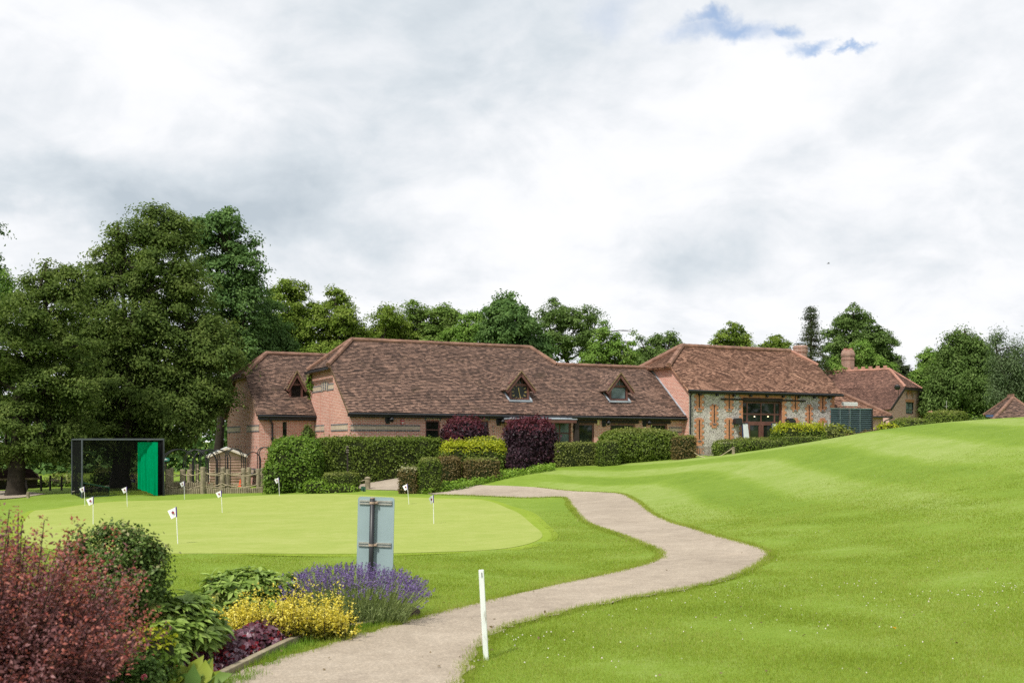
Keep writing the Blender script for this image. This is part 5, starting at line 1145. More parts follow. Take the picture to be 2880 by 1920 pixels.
for zz_ in (zt-.06, zt-.505):
    mb = MB(RM); mb.tube([(-.027,-.045,zz_-.011),(-.027,-.045,zz_+.011)], .030, 14); mb.box((.012,-.03,zz_),(.03,.03,.02)); mb.tube([(.014,-.055,zz_),(.014,-.02,zz_)], .007, 6); mb.build('clamp', M['rust'], sn)

# ---- practice flags
fl = None
FL = [(500,1530,19.8,-.05,-.15,'nearest white and purple flag on the putting green, with red rosette'),(262,1472,26.8,.0,.1,'flag on a straight pole at the left of the green, faint pink emblem'),(239,1418,38,-.04,.5,'small flag at far left in front of the practice cage net'),
      (358,1423,36.5,-.035,.3,'flag standing between the practice cage and the nearest flag'),(519,1400,41,-.03,.6,'most distant small flag in front of the log edging'),(625,1440,33,-.05,.1,'flag left of the round bush, halfway up the green'),
      (786,1390,40,-.045,.4,'flag on the crest of the green in front of the round bush'),(1150,1415,35.5,-.085,-.2,'leaning flag beside the drive in front of the clipped box hedge'),(1220,1477,25.5,-.03,.9,'flag right of the grey sign board, its cloth folded')]
for (u, v, Y, tilt, rz, lab) in FL:
    b = G(u, Y, .02)
    if fl is None:
        fl = thing('flag', lab, 'flag', b, 'white practice flags on the putting green'); T_ = Matrix.Translation(b)
        mb = MB(T_); mb.tube([(0,0,-.05),(0,0,.68)], .0085, 8); mb.build('pole', M['white'], fl)
        mb = MB(T_); n = 6; vs_ = []
        for i in range(n+1):
            f = i/n; s = .012*math.sin(f*5); vs_ += [(-.012-.155*f, s, .672-.062*f), (-.012-.085*f, s*1.3, .50-.045*f)]
        mb.add(vs_, [(2*i,2*i+2,2*i+3,2*i+1) for i in range(n)]); mb.add([(x, y+.003, z) for x, y, z in vs_], [(2*i,2*i+1,2*i+3,2*i+2) for i in range(n)]); c_ = mb.build('cloth', M['cloth'], fl)
        mb = MB(T_); mb.tube([(0,0,.49),(0,0,.678)], .0125, 8); mb.build('sleeve', M['purple'], fl)
        mb = MB(T_)
        for sd_ in (-.008,.014):
            for k in range(5):
                q = k*2*math.pi/5+.3; c2_ = (-.066+.017*math.cos(q), .573+.017*math.sin(q))
                mb.prism([(c2_[0]+.0125*math.cos(a), sd_+.009*math.sin(.42*5)*0, c2_[1]+.0125*math.sin(a)) for a in np.linspace(0,2*math.pi,8,endpoint=False)], (0,.002,0), k % 2)
        mb.build('emblem', [M['emblem_red'], M['emblem_dark']], c_); fl.rotation_euler = (0, tilt, rz)
    else: dup(fl, b, rz, lab, (0, tilt))

# ---- bench beyond the crest of the lawn, rope posts
b = G(1960,46.3); be = thing('bench', 'weathered wooden bench seen from behind at the gap in the hedges', 'bench', b)
BF = frame((1915-U0)/F*46.0, 46.0, .985, .17); L_ = t_of(BF,2008); zt = z_of(BF,1253,L_/2); z0 = zt-.92
for x in (0.04, L_-.09):
    mb = MB(BF); mb.span((x,0,z0-.1),(x+.09,.08,zt-.06)); mb.build('leg', M['greywood'], be); mb = MB(BF); mb.span((x,.5,z0-.1),(x+.07,.57,z0+.62)); mb.build('leg', M['greywood'], be)
    mb = MB(BF); mb.span((x-.005,.082,z0+.58),(x+.075,.6,z0+.62)); mb.build('armrest', M['greywood'], be)
mb = MB(BF); mb.prism([(.03,.01,zt-.11),(L_-.03,.01,zt-.11),(L_-.03,.01,zt-.05),(L_*.78,.01,zt-.04),(L_*.62,.01,zt),(L_*.3,.01,zt),(L_*.18,.01,zt-.04),(.03,.01,zt-.05)], (0,.05,0)); mb.span((.13,.015,z0+.5),(L_-.09,.06,z0+.57))
for k in range(17): x = .15+(L_-.28)*k/16; mb.span((x,.022,z0+.57),(x+.035,.05,zt-.11))
mb.build('backrest', M['greywood'], be)
mb = MB(BF)
for k in range(5): mb.span((.02,.09+k*.095,z0+.40),(L_-.02,.17+k*.095,z0+.43))
mb.build('seat', M['greywood'], be)
for (u, Y, v, lab) in ((2063,43.8,1256,'pale square topped post in front of the clipped hedge right of the bench'),):
    zt = EYE+(V0-v)/F*Y; b = G(u,Y); mb = MB(); mb.lathe((b.x,Y,0), [(.065,b.z-.1),(.065,zt-.11),(.05,zt-.1),(.05,zt-.07),(.068,zt-.06),(.06,zt-.02),(.01,zt)], 10); tag(mb.build('rope_post', M['oldwood'], base=b), lab, 'post', None)
rp = [W(1953,1273,44.6), W(1968,1282,44.6), W(1990,1288,44.4)]; mb = MB(); mb.tube(rp, .018, 6); mb.tube([W(2012,1286,44.2), W(2030,1280,44.0), W(2048,1268,43.8), W(2060,1260,43.8)], .018, 6); tag(mb.build('slack_rope', M['rope'], base=rp[0]), 'slack rope hanging low in front of the bench and hedge', 'rope')
# ---- timber edging of the bed and the small bird
EDG = [hit(*p) for p in ((505,1972),(610,1918),(720,1862),(800,1822),(888,1786))]; EDG2 = [hit(*p) for p in ((892,1783),(960,1770),(1070,1752))]
for E, hh, lab in ((EDG,.045,'thick weathered timber board edging the near end of the flower bed'),(EDG2,.02,'thin sunken timber board edging the bed below the lavender')):
    t = thing('timber_edging', lab, 'edging', (E[0][0],E[0][1],gz(*E[0])))
    for p, q in zip(E, E[1:]):
        a_, c_ = Vector((p[0],p[1],gz(*p)+hh*.5-.03)), Vector((q[0],q[1],gz(*q)+hh*.5-.03)); mb = MB(); mb.bar(a_, c_, .06, hh+.10); mb.build('board', M['oldwood'], t, bevel=.006)
bd = W(2330,741,110); bi = thing('bird', 'tiny dark bird flying high above the flint barn', 'bird', bd)
mb = MB(Matrix.Translation(bd)); mb.tube([(-.15,0,0),(-.09,0,.01),(0,0,.015),(.08,0,0),(.16,0,-.01)], [.012,.04,.045,.03,.01], 8); mb.build('body', M['black'], bi, True)
mb = MB(Matrix.Translation(bd)); mb.prism([(-.05,0,.03),(.06,0,.03),(.02,-.25,.10),(.0,-.26,.10)], (0,0,.008)); mb.prism([(-.05,0,.03),(.06,0,.03),(.03,.25,.09),(.0,.26,.09)], (0,0,.008)); mb.build('wing', M['black'], bi)

# ================================================================== vegetation
def limb(mb, a, b, r0, r1, sag=.0, seg=6, n=4):
    a, b = Vector(a), Vector(b); w = Vector((rng.normal(), rng.normal(), rng.normal()))*(b-a).length*.05
    pts = [a.lerp(b, i/n) + w*math.sin(math.pi*i/n) + Vector((0,0,sag*(b-a).length*math.sin(math.pi*i/n))) for i in range(n+1)]
    mb.tube(pts, [r0+(r1-r0)*i/n for i in range(n+1)], seg, cap=False); return pts
def crown_pts(blobs, Y, n, clump, dz=.6, inner=.35, dense=1.0):
    """leaf positions gathered in small clumps round boughs; blobs are (u, v, r) seen at distance Y"""
    C = []; R = []
    for b in blobs:
        u, v, r = b[:3]; rr_ = r/F*Y; yy = Y + (b[3] if len(b) > 3 else rng.normal()*.45*rr_); C.append(W(u, v, yy)); R.append(rr_)
    C = np.array(C); R = np.array(R); wt = R**2; wt = wt/wt.sum(); P = []; Nn = []; cl = []
    for c, r, w_ in zip(C, R, wt):
        k = max(5, int(dense*9*(r/ clump)**1.6)); d = rdir(k); rad = r*(inner+(1.02-inner)*rng.uniform(size=k)**.6); cc = c + d*rad[:,None]*np.array([1,1,.92])
        m = max(4, int(n*w_/k)); cr = clump*(.55+.7*rng.uniform(size=k))
        off = rng.normal(size=(k,m,3))*cr[:,None,None]*np.array([.55,.55,.55*dz])
        off[:,:,2] -= .22*(off[:,:,0]**2+off[:,:,1]**2)/np.maximum(cr[:,None],.05)
        p = cc[:,None,:]+off; P.append(p.reshape(-1,3)); o = off/np.maximum(np.linalg.norm(off,axis=2,keepdims=True),1e-6)
        nn = .55*o + .35*d[:,None,:] + np.array([0,0,.55]) ; Nn.append(nn.reshape(-1,3)); cl.append(cc)
    return np.concatenate(P), np.concatenate(Nn), C, R, cl
def tree(name, label, ut, Y, blobs, mat, n, L=.17, tr=.25, clump=.55, dz=.45, group=None, bark='bark', droop=.3, lean=0.0, inner=.3, cat='tree', wl=.55, dense=.7, fork=.45):
    b = G(ut, Y, -.1); t = thing(name, label, cat, b, group)
    if Y > 55: n = int(n*1.4); L *= .84
    P, Nn, C, R, cl = crown_pts(blobs, Y, n, clump, dz, inner, dense); N = len(P)
    Nn = nrmz(Nn + rng.normal(size=(N,3))*.36); ax = rdir(N) + np.array([0,0,-droop]); l = L*(.65+.6*rng.uniform(size=N))
    v, f = kites(P, Nn, ax, l, l*wl, bend=.15); big_mesh('crown', v, f, LM[mat], None, t)
    top = C[np.argmax(C[:,2])]; h = top[2]-b.z; mb = MB(); fk = b + (Vector(top)-b)*fork; fk.x = b.x*(.6)+float(np.average(C[:,0], weights=R**2))*.4; fk.y = Y
    mb.tube([b, b+Vector((0,0,h*.05)), b.lerp(fk,.5), fk], [tr*1.5, tr*1.08, tr*.9, tr*.7], 10, cap=False)
    pts = limb(mb, fk, top, tr*.66, tr*.12, n=6)
    for c, r, cc in zip(C, R, cl):
        j = min(range(len(pts)), key=lambda i: abs(pts[i].z-(c[2]-r*.9))); s = pts[j] if pts[j].z < c[2] else fk
        q = limb(mb, s, c, tr*.34, tr*.12, .06)
        for e in cc[rng.permutation(len(cc))[:10]]: limb(mb, q[2 if rng.uniform() < .5 else 4], e, tr*.10, tr*.03, .05, 4, 3)
    mb.build('trunk', M[bark], t, True); return t

# the big dark tree and its neighbours on the left
tree('tree','huge dark old tree spreading over the practice cage, the largest tree',338,55,[(425,605,34),(470,615,36),(515,640,34),(400,655,46),(455,665,48),(500,690,48),(345,685,34),(330,632,13),(322,660,20),(298,720,34),(360,735,42),(430,735,50),(520,740,44),(262,768,36),(290,812,46),(375,805,48),(320,785,34),(480,785,52),(545,790,44),(400,800,34),(235,850,55),(300,900,70),(380,905,75),(460,890,80),(540,870,72),(600,930,60),(210,940,60),(260,990,80),(360,1000,95),(470,990,100),(560,985,85),(622,1000,52),(240,1080,85),(340,1100,100),(460,1100,105),(560,1080,80),(600,1085,55),(260,1180,75),(370,1190,85),(480,1190,80),(540,1165,58),(600,1140,26),(330,1235,50),(648,1130,10),(440,1235,40)],'tree_dark',165000,.165,.42,.66,group='trees on the left',inner=.35,dense=.85,dz=.42)
tree('tree','dark tree at the left frame edge over the low outbuilding',45,49,[(75,900,95),(150,860,75),(195,820,50),(110,790,45),(160,760,40),(215,760,35),(20,960,110),(110,1000,110),(190,980,80),(40,1100,120),(150,1110,110),(60,1200,100),(180,1210,80),(-60,1050,120),(15,1265,42),(75,1270,38),(130,1265,44),(190,1275,40),(-40,1270,60),(225,1090,60),(250,770,18),(130,740,15)],'tree_dark',78000,.15,.36,.55,group='trees on the left',inner=.35,dense=.6,dz=.42)
tree('tree','off frame broad tree whose shade falls over the left lawn',-660,40,[(-640,1010,130),(-720,1060,130),(-560,1070,110),(-640,1130,140),(-760,1150,110),(-530,1150,90)],'tree_dark',16000,.26,.35,.7,group='trees on the left')
tree('tree','sunlit green tree top cut by the left frame edge',-60,60,[(-20,790,55),(10,820,45),(-40,860,70),(-60,720,40),(30,850,25)],'tree_fresh',7000,.2,.2,.6,group='trees on the left')
tree('tree','sparse tall tree whose twigs just enter at the left edge',-70,52,[(-48,640,36),(-45,700,38),(-40,760,34),(-20,800,25),(-60,850,60)],'tree_chestnut',5000,.18,.2,.5,group='trees on the left')
tree('tree','tall airy chestnut rising behind the huge dark tree, branches showing',608,63,[(600,640,50),(640,620,40),(560,660,40),(680,680,42),(610,700,50),(690,740,45),(640,770,55),(580,750,35),(700,810,45),(650,850,60),(690,900,50),(640,950,60),(690,980,45),(600,880,50),(660,1050,60),(715,820,18)],'tree_chestnut',24000,.24,.30,.55,group='trees on the left',inner=.55,dense=.8,fork=.25)
tree('tree','dark bushy tree between the tall chestnut and the first lime',735,67,[(745,880,50),(715,930,55),(775,950,55),(730,1000,70),(790,1010,50),(700,1040,60)],'tree_chestnut',17000,.22,.22,.6,group='trees behind the barns')
tree('tree','bright green bush tree at the right flank of the huge dark tree',655,67,[(655,930,40),(680,990,40),(690,1050,38),(660,1080,50)],'tree_fresh',8000,.17,.15,.5,group='trees on the left')
tree('tree','cone shaped lime tree, the left one of the pair beside the barn ridge',822,74,[(800,820,40),(830,815,30),(790,870,58),(845,880,52),(800,930,65),(860,950,48),(770,950,45),(830,990,65),(870,1010,45),(760,1010,50)],'tree_lime',26000,.21,.26,.5,group='trees behind the barns',inner=.5)
tree('tree','cone shaped lime tree, the right one of the pair, above the barn hip',945,74,[(944,835,30),(930,880,48),(970,890,42),(915,930,55),(985,935,50),(950,960,60),(1000,975,45),(910,990,50),(960,1010,60),(1040,1000,40)],'tree_lime',26000,.21,.26,.5,group='trees behind the barns',inner=.5)
tree('tree','pale green tree right of the lime pair, lowest of the group',1085,77,[(1095,890,42),(1065,930,50),(1120,930,50),(1045,970,48),(1100,985,60),(1150,970,40)],'tree_lime',15000,.21,.22,.5,group='trees behind the barns')
tree('tree','broad mid green tree behind the left half of the barn ridge',1200,78,[(1165,870,30),(1180,910,48),(1240,900,48),(1265,885,30),(1220,950,62),(1160,960,50),(1280,950,48),(1215,1000,60)],'tree_mid',20000,.22,.24,.5,group='trees behind the barns')
tree('tree','low rounded tree between the broad tree and the tall chestnut behind the ridge',1320,75,[(1330,910,40),(1295,950,48),(1345,950,48),(1310,990,52),(1260,985,35)],'tree_fresh',14000,.2,.2,.5,group='trees behind the barns')
tree('tree','rounded chestnut with layered foliage, tallest behind the clock barn',1425,73,[(1420,855,38),(1450,870,35),(1390,890,38),(1440,910,55),(1480,930,45),(1390,945,55),(1450,970,65),(1510,975,45),(1400,1000,50),(1490,1020,50)],'tree_chestnut',24000,.25,.26,.5,group='trees behind the barns')
tree('tree','open tree with visible trunk above the low roof between the dormers',1612,80,[(1565,875,38),(1530,890,28),(1595,890,38),(1640,890,35),(1670,885,20),(1550,930,48),(1610,935,48),(1660,940,40),(1530,975,42),(1580,980,40),(1650,985,30),(1510,1010,40)],'olive',17000,.2,.26,.45,group='trees behind the barns',inner=.5,fork=.6)
tree('tree','spiky young cherry with upright shoots above the low roof',1720,68,[(1695,905,9),(1700,930,18),(1715,960,26),(1690,985,34),(1740,985,30),(1775,965,12),(1738,940,10),(1765,1000,32),(1712,1015,40),(1660,1010,34),(1783,935,6),(1681,940,8),(1672,970,18)],'tree_fresh',10000,.17,.13,.3,group='trees behind the barns',inner=.2)
tree('tree','dark leaved tree just left of the flint barn hip',1870,76,[(1870,958,26),(1840,975,28),(1905,972,26),(1855,1005,38),(1910,1005,26),(1815,1000,34),(1790,1020,34),(1800,950,8),(1885,940,12)],'olive',10000,.2,.18,.4,group='trees behind the barns')
tree('tree','pale green lime rising over the left part of the flint roof',2062,82,[(2062,920,20),(2050,950,32),(2085,950,28),(2030,975,30),(2095,975,26),(2060,990,42)],'tree_lime',8000,.2,.2,.4,group='trees behind the barns')
tree('tree','small pale green tree top over the flint roof beside the chimney',2178,82,[(2185,952,18),(2170,970,24),(2198,975,22),(2150,985,22),(2190,995,34)],'tree_lime',5000,.19,.18,.4,group='trees behind the barns')
# conifer
b = G(2281,86,-.1); ct = thing('conifer_tree','dark narrow conifer rising behind the round brick chimney','conifer',b,'trees behind the barns'); zt = EYE+(V0-864)/F*86; H = zt-b.z
mb = MB(); mb.tube([b,(b.x,b.y,zt)],[.26,.03],8); PP = []; NN = []
for k in range(46):
    f = (k+rng.uniform())/46; z = b.z+H*(.30+.70*f); R = (1.55*(1-f)**.75+.12)*(.75+.5*rng.uniform())*(1.0 if f > .15 else .7)
    for j in range(5):
        q = rng.uniform(0, 6.28); e = Vector((b.x+R*math.cos(q), b.y+R*math.sin(q), z-.18*R+.1)); a_ = Vector((b.x, b.y, z)); mb.tube([a_, e], [.03,.01], 4, cap=False)
        m = int(40*R)+14; s = rng.uniform(.35,1.08,m)[:,None]; PP.append(np.array(a_)*(1-s)+np.array(e)*s+rng.normal(size=(m,3))*np.array([.15,.15,.10])); NN.append(rdir(m)*.8+np.array([0,0,.6]))
P = np.concatenate(PP); N_ = len(P); v, f = kites(P, np.concatenate(NN), rdir(N_)+np.array([0,0,-.2]), .17*(.6+.8*rng.uniform(size=N_)), .045+.03*rng.uniform(size=N_))
big_mesh('crown', v, f, LM['conifer'], None, ct); mb.build('trunk', M['bark_red'], ct)
tree('tree','large round headed tree with dark pine like top behind the cottage chimney',2400,95,[(2400,882,30),(2380,900,24),(2425,900,24),(2365,905,16),(2380,935,40),(2430,935,42),(2345,955,34),(2475,955,42),(2500,985,34),(2350,990,36),(2410,980,50),(2460,1000,42),(2505,1010,25),(2330,1030,25)],'olive',22000,.25,.32,.5,group='trees behind the barns',inner=.5)
tree('tree','lighter green tree in front of the round headed tree, right of the chimney stack',2430,88,[(2420,985,28),(2440,1005,34),(2405,1015,30),(2470,1025,28),(2350,1030,26),(2500,1035,20),(2440,1045,34)],'tree_fresh',11000,.21,.2,.45,group='trees behind the barns')
tree('conifer_tree','small dark conifer peeping over the right end of the cottage ridge',2530,94,[(2526,1014,9),(2530,1030,16),(2545,1045,20),(2520,1050,18),(2565,1060,18)],'conifer',4000,.2,.12,.35,group='trees behind the barns',cat='conifer')
tree('tree','bright green tree between the cottage and the big drooping tree',2625,92,[(2622,1000,26),(2600,1020,26),(2645,1020,26),(2590,1050,30),(2640,1055,34),(2610,1090,36),(2585,1110,24)],'tree_fresh',12000,.22,.2,.45,group='trees on the right')
tree('tree','big drooping dark tree right of the cottage',2720,84,[(2705,945,22),(2680,975,34),(2725,970,34),(2740,1000,45),(2685,1020,55),(2755,1040,60),(2640,1065,45),(2700,1080,70),(2770,1100,60),(2650,1120,55),(2720,1140,70),(2615,1130,36),(2790,1150,50),(2660,1170,40),(2770,1000,28),(2668,945,8),(2712,925,6)],'olive',40000,.24,.36,.55,droop=1.2,group='trees on the right',inner=.5,dz=.9)
tree('birch_tree','weeping birch with pale hanging foliage at the right edge',2835,74,[(2795,955,22),(2850,975,18),(2815,1000,34),(2845,1030,38),(2870,1060,36),(2820,1060,40),(2860,1110,46),(2815,1120,40),(2900,1000,40),(2900,1080,50),(2880,1150,36)],'weeping',20000,.2,.2,.5,droop=2.2,group='trees on the right',dz=1.5,wl=.35)
# far-off wood that closes the view under the trees
P = []; NN = []
rx = rng.uniform(0,1,7000); PX = np.c_[48+34*rx+rng.normal(size=7000)*2, -25+85*rx+rng.normal(size=7000)*2, 1.5+rng.uniform(size=7000)*(8+2*np.sin(rx*40))]; P.append(PX); NN.append(rng.normal(size=(7000,3))*.7+np.array([-.5,0,.5]))  # unseen belt of trees on the right, added for the window reflections
for (ua, ub, Y, vt, vb, n) in ((-1500,760,82,1090,1345,30000),(2540,3050,100,1105,1200,7000)):
    u = rng.uniform(ua, ub, n); top = vt+25*np.sin(u*.021)+18*np.sin(u*.047+1); v = top+(vb-top)*rng.uniform(size=n); yy = Y+rng.normal(size=n)*2.5
    P.append(np.c_[(u-U0)/F*yy, yy, EYE+(V0-v)/F*yy]); NN.append(rng.normal(size=(n,3))*.7+np.array([-.1,-.5,.5]))
P = np.concatenate(P); N_ = len(P); l = np.where(P[:,0] > 40, .9, .5)*(.6+.8*rng.uniform(size=N_)); v, f = kites(P, np.concatenate(NN), rdir(N_), l, l*.7)
tag(big_mesh('woodland', v, f, LM['tree_chestnut']), 'dark distant wood closing the view under the trees, unseen belt added for reflections', 'woodland', kind='stuff')

# ---- clipped hedges and rounded bushes
def sup(dirs, a, b, c, p):
    return 1/((np.abs(dirs[:,0])/a)**p+(np.abs(dirs[:,1])/b)**p+(np.abs(dirs[:,2])/c)**p)**(1/p)
def hedge(label, comps, leaf='hedge', top=None, topf=.72, L=.09, den=420, core='core', rag=.03, cat='hedge', name='hedge', group=None, sprout=0, base=None, wl=.6):
    """comps: (centre, (a,b,c) half sizes, exponent, yaw): twiggy core and leaves over its whole surface in one mesh"""
    VV = []; FF = []; MI = []; off = 0
    for (c, (a, b, h), p, yaw) in comps:
        c = np.array(c, float); cs, sn = math.cos(yaw), math.sin(yaw); Rm = np.array([[cs,-sn,0],[sn,cs,0],[0,0,1]])
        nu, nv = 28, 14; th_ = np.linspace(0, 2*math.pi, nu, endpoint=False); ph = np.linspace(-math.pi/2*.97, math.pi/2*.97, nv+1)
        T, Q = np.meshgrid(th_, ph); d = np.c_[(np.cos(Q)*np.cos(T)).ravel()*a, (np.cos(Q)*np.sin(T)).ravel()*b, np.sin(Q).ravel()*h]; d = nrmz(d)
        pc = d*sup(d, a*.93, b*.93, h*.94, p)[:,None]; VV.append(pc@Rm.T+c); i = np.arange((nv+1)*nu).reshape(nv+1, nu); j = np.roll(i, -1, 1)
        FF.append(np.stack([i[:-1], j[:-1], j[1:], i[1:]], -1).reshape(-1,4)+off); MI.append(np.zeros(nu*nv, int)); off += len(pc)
        ar = np.array([b*h, b*h, a*h, a*h, a*b, a*b])*4; n = int(ar.sum()*den); fc = rng.choice(6, n, p=ar/ar.sum()); q = rng.uniform(-1, 1, (n,3)); q[fc==0,0]=1; q[fc==1,0]=-1; q[fc==2,1]=1; q[fc==3,1]=-1; q[fc==4,2]=1; q[fc==5,2]=-1
        d = nrmz(q*np.array([a,b,h])); r = sup(d, a, b, h, p); ps = d*r[:,None]; g_ = np.sign(ps)*np.abs(ps/np.array([a,b,h]))**(p-1)/np.array([a,b,h]); g_ = nrmz(g_)
        lump = .5+.5*np.sin(ps[:,0]*4.1+c[0])*np.sin(ps[:,1]*3.7+c[1])*np.sin(ps[:,2]*4.4)
        up = ps[:,2]/h; P = ps+g_*(rng.normal(size=n)*rag+rag*1.6*(lump-.5)-.02)[:,None]
        kp = (lump > .22) | (rng.uniform(size=n) < .45); ps, g_, up, P = ps[kp], g_[kp], up[kp], P[kp]; n = len(P); sk = rng.uniform(size=n) < .03; P[sk] += g_[sk]*rng.exponential(.05, sk.sum())[:,None]*(L/.09)+np.array([0,0,.02])
        if sprout: k = (up > .8); P[k,2] += np.abs(rng.normal(size=k.sum()))*sprout
        Nn = nrmz(g_*1.0+rng.normal(size=(n,3))*.6+np.array([0,0,.25])); l = L*(.6+.7*rng.uniform(size=n)); v, f = kites(P-g_*(l*.3)[:,None], Nn, rdir(n)+g_*.5+np.array([0,0,.2]), l, l*wl, bend=.1)
        VV.append(v@Rm.T+c); FF.append(f+off); off += len(v); m = np.ones(n, int)
        if top: m[(up+rng.normal(size=n)*.10) > topf] = 2
        MI.append(m)
    mats = [M[core], LM[leaf]]+([LM[top]] if top else []); o = big_mesh(name, np.concatenate(VV), np.concatenate(FF), mats, np.concatenate(MI), None, comps[0][0] if base is None else base)
    return tag(o, label, cat, group)
def px(u0, u1, vt, Y, dep, p=6, yaw=0.0, sink=.15, vb=None):
    c = (u0+u1)/2; a = (u1-u0)/2/F*Y; g = gz((c-U0)/F*Y, Y) if vb is None else EYE+(V0-vb)/F*Y; zt_ = EYE+(V0-vt)/F*Y; h = (zt_-g+sink)/2
    return ((c-U0)/F*Y, Y+dep*.5, g-sink+h), (a, dep/2, h), p, yaw
HG = 'clipped hedges and bushes in front of the barns'
def along(t0, t1, off_, zt_, dep, p=8):    # hedge parallel to the barn front
    c = A @ Vector(((t0+t1)/2, -off_, 0)); g = min(gz(*(A @ Vector((t, -off_, 0))).to_2d()) for t in (t0, t1)); h = (zt_-g+.2)/2
    return (c.x, c.y, g-.2+h), ((t1-t0)/2, dep/2, h), p, math.atan2(A[1][0], A[0][0])
hedge('long tall clipped dark green hedge hiding the foot of the clock barn', [along(-2.4,3.9,2.4,1.92,1.3)], L=.10, den=460, rag=.035, sprout=.03, group=HG)
hedge('big round topped glossy bush in front of the brick wing', [px(742,893,1233,45,2.2,3.4),px(735,800,1300,44.6,1.0,2.6)], 'bush', None, L=.12, den=330, rag=.06, sprout=.05, cat='bush', group=HG)
hedge('small low box hedge in front of the long hedge by the slim post', [px(902,1004,1329,44,.9,6)], 'hedge', 'hedge_light', .75, L=.07, den=600, group=HG)
hedge('loose leafy ground bush between the round bush and the low box hedge', [px(850,925,1352,43.6,.7,2.5),px(890,1012,1366,43.4,.5,2.5)], 'weed', None, L=.10, den=300, rag=.06, cat='bush', group=HG)
hedge('low hedge with frosted pale top beside the drive', [px(1122,1182,1314,41.2,.9,6,-.2)], 'hedge_brown', 'varieg', .80, L=.07, den=700, rag=.03, group=HG)
hedge('upright clipped bush with bronze shades right of the frosted hedge', [px(1174,1236,1286,41.0,.95,4.5)], 'hedge', 'hedge_light', .8, L=.075, den=650, group=HG)
hedge('brownish rounded bush behind the white and blue post', [px(1222,1296,1283,43,1.1,4)], 'hedge_brown', 'hedge_brown', .8, L=.075, den=600, group=HG)
hedge('brownish clipped low hedge left of the small purple bush', [px(1300,1404,1288,43.2,1.1,5)], 'hedge_brown', 'hedge_light', .86, L=.075, den=600, group=HG)
hedge('green hedge with bright yellow top below the left purple bush', [px(1236,1424,1252,45.2,1.6,6)], 'hedge', 'hedge_yellow', .62, L=.10, den=520, sprout=.12, rag=.05, group=HG)
hedge('pale mottled mound behind the yellow topped hedge', [px(1300,1430,1228,47.2,1.6,2.6)], 'hedge_light', 'hedge_yellow', .93, L=.08, den=450, rag=.05, group=HG)
hedge('dark purple bush rising left of the porch before the small window', [px(1236,1372,1180,49,1.8,2.5),px(1240,1310,1225,48.5,1.2,2.4)], 'purple', 'purple_top', .66, L=.13, den=330, core='core_purple', rag=.10, sprout=.10, cat='purple bush', name='bush', group=HG)
hedge('largest round purple bush in front of the porch', [px(1416,1568,1182,47.4,2.1,3)], 'purple', 'purple_top', .66, L=.13, den=380, core='core_purple', rag=.09, sprout=.08, cat='purple bush', name='bush', group=HG)
hedge('small low purple bush at the foot of the largest purple bush', [px(1412,1496,1265,45.2,1.2,2.6)], 'purple', None, L=.11, den=420, core='core_purple', rag=.07, cat='purple bush', name='bush', group=HG)
hedge('straight mottled box hedge right of the largest purple bush', [px(1552,1690,1244,47.6,1.1,8,.12)], 'hedge_light', 'hedge_light', .9, L=.08, den=520, group=HG)
hedge('squarer darker hedge block joined to the mottled hedge', [px(1682,1744,1238,46.6,1.2,7,.1)], 'hedge', 'hedge_light', .92, L=.075, den=560, group=HG)
hedge('wide rounded laurel like mound before the windows near the flint barn', [px(1692,1912,1206,47.6,2.6,3.4),px(1850,1915,1214,47.8,1.8,4)], 'hedge', 'hedge_light', .80, L=.10, den=480, rag=.045, group=HG)
hedge('upright box hedge left of the bench', [px(1902,1958,1225,45.6,1.3,7,.1)], 'hedge_brown', 'hedge_light', .9, L=.075, den=600, group=HG)
hedge('swelling clipped hedge with curved top behind the bench', [px(2014,2130,1236,50,1.8,2.8),px(2060,2250,1231,49.4,2.0,3)], 'hedge', 'hedge_light', .7, L=.08, den=480, group=HG)
hedge('low clipped hedge with bleached upper edge right of the bench', [px(2008,2094,1244,44.5,.8,3.2)], 'hedge', 'varieg', .95, L=.075, den=600, group=HG)
hedge('long undulating dark hedge along the crest below the flint barn', [px(2084,2236,1238,45.5,1.0,3.6),px(2190,2330,1228,45.8,1.0,4)], 'hedge', 'hedge_light', .92, L=.075, den=560, group=HG)
hedge('box hedge with bright yellow new growth beside the brown doors', [px(2188,2328,1200,47.5,1.6,7)], 'hedge', 'hedge_yellow', .60, L=.10, den=520, sprout=.10, rag=.045, group=HG)
hedge('loose pale green shrub in front of the louvred screen', [px(2324,2388,1197,49,1.4,2.5),px(2360,2410,1212,48.5,1.0,2.5)], 'hedge_light', 'hedge_yellow', .9, L=.12, den=260, rag=.10, cat='bush', name='bush', group=HG)
hedge('low reddish brown shrub strip below the louvred screen', [px(2380,2430,1222,48,.9,2.5),px(2420,2500,1212,47.5,.9,2.4)], 'hedge_brown', None, L=.08, den=400, rag=.06, cat='bush', name='bush', group=HG)
hedge('rounded golden shrub on the crest below the cottage', [px(2482,2542,1192,45.5,1.0,2.6)], 'hedge_light', 'hedge_yellow', .25, L=.10, den=420, rag=.07, cat='bush', name='bush', group=HG)
hedge('wide green mound shrub in front of the cottage gable', [px(2522,2642,1175,48,1.8,2.5)], 'hedge', 'hedge_light', .75, L=.09, den=420, rag=.05, cat='bush', name='bush', group=HG)
hedge('round topped clipped hedge right of the cottage', [px(2632,2736,1156,50,2.0,4.2)], 'hedge', 'hedge_light', .86, L=.09, den=460, sprout=.04, group=HG)
hedge('small leafy shrub between round topped hedge and right outbuilding', [px(2738,2772,1168,50,1.0,2.4)], 'bush', None, L=.13, den=200, rag=.10, cat='bush', name='bush', group=HG)
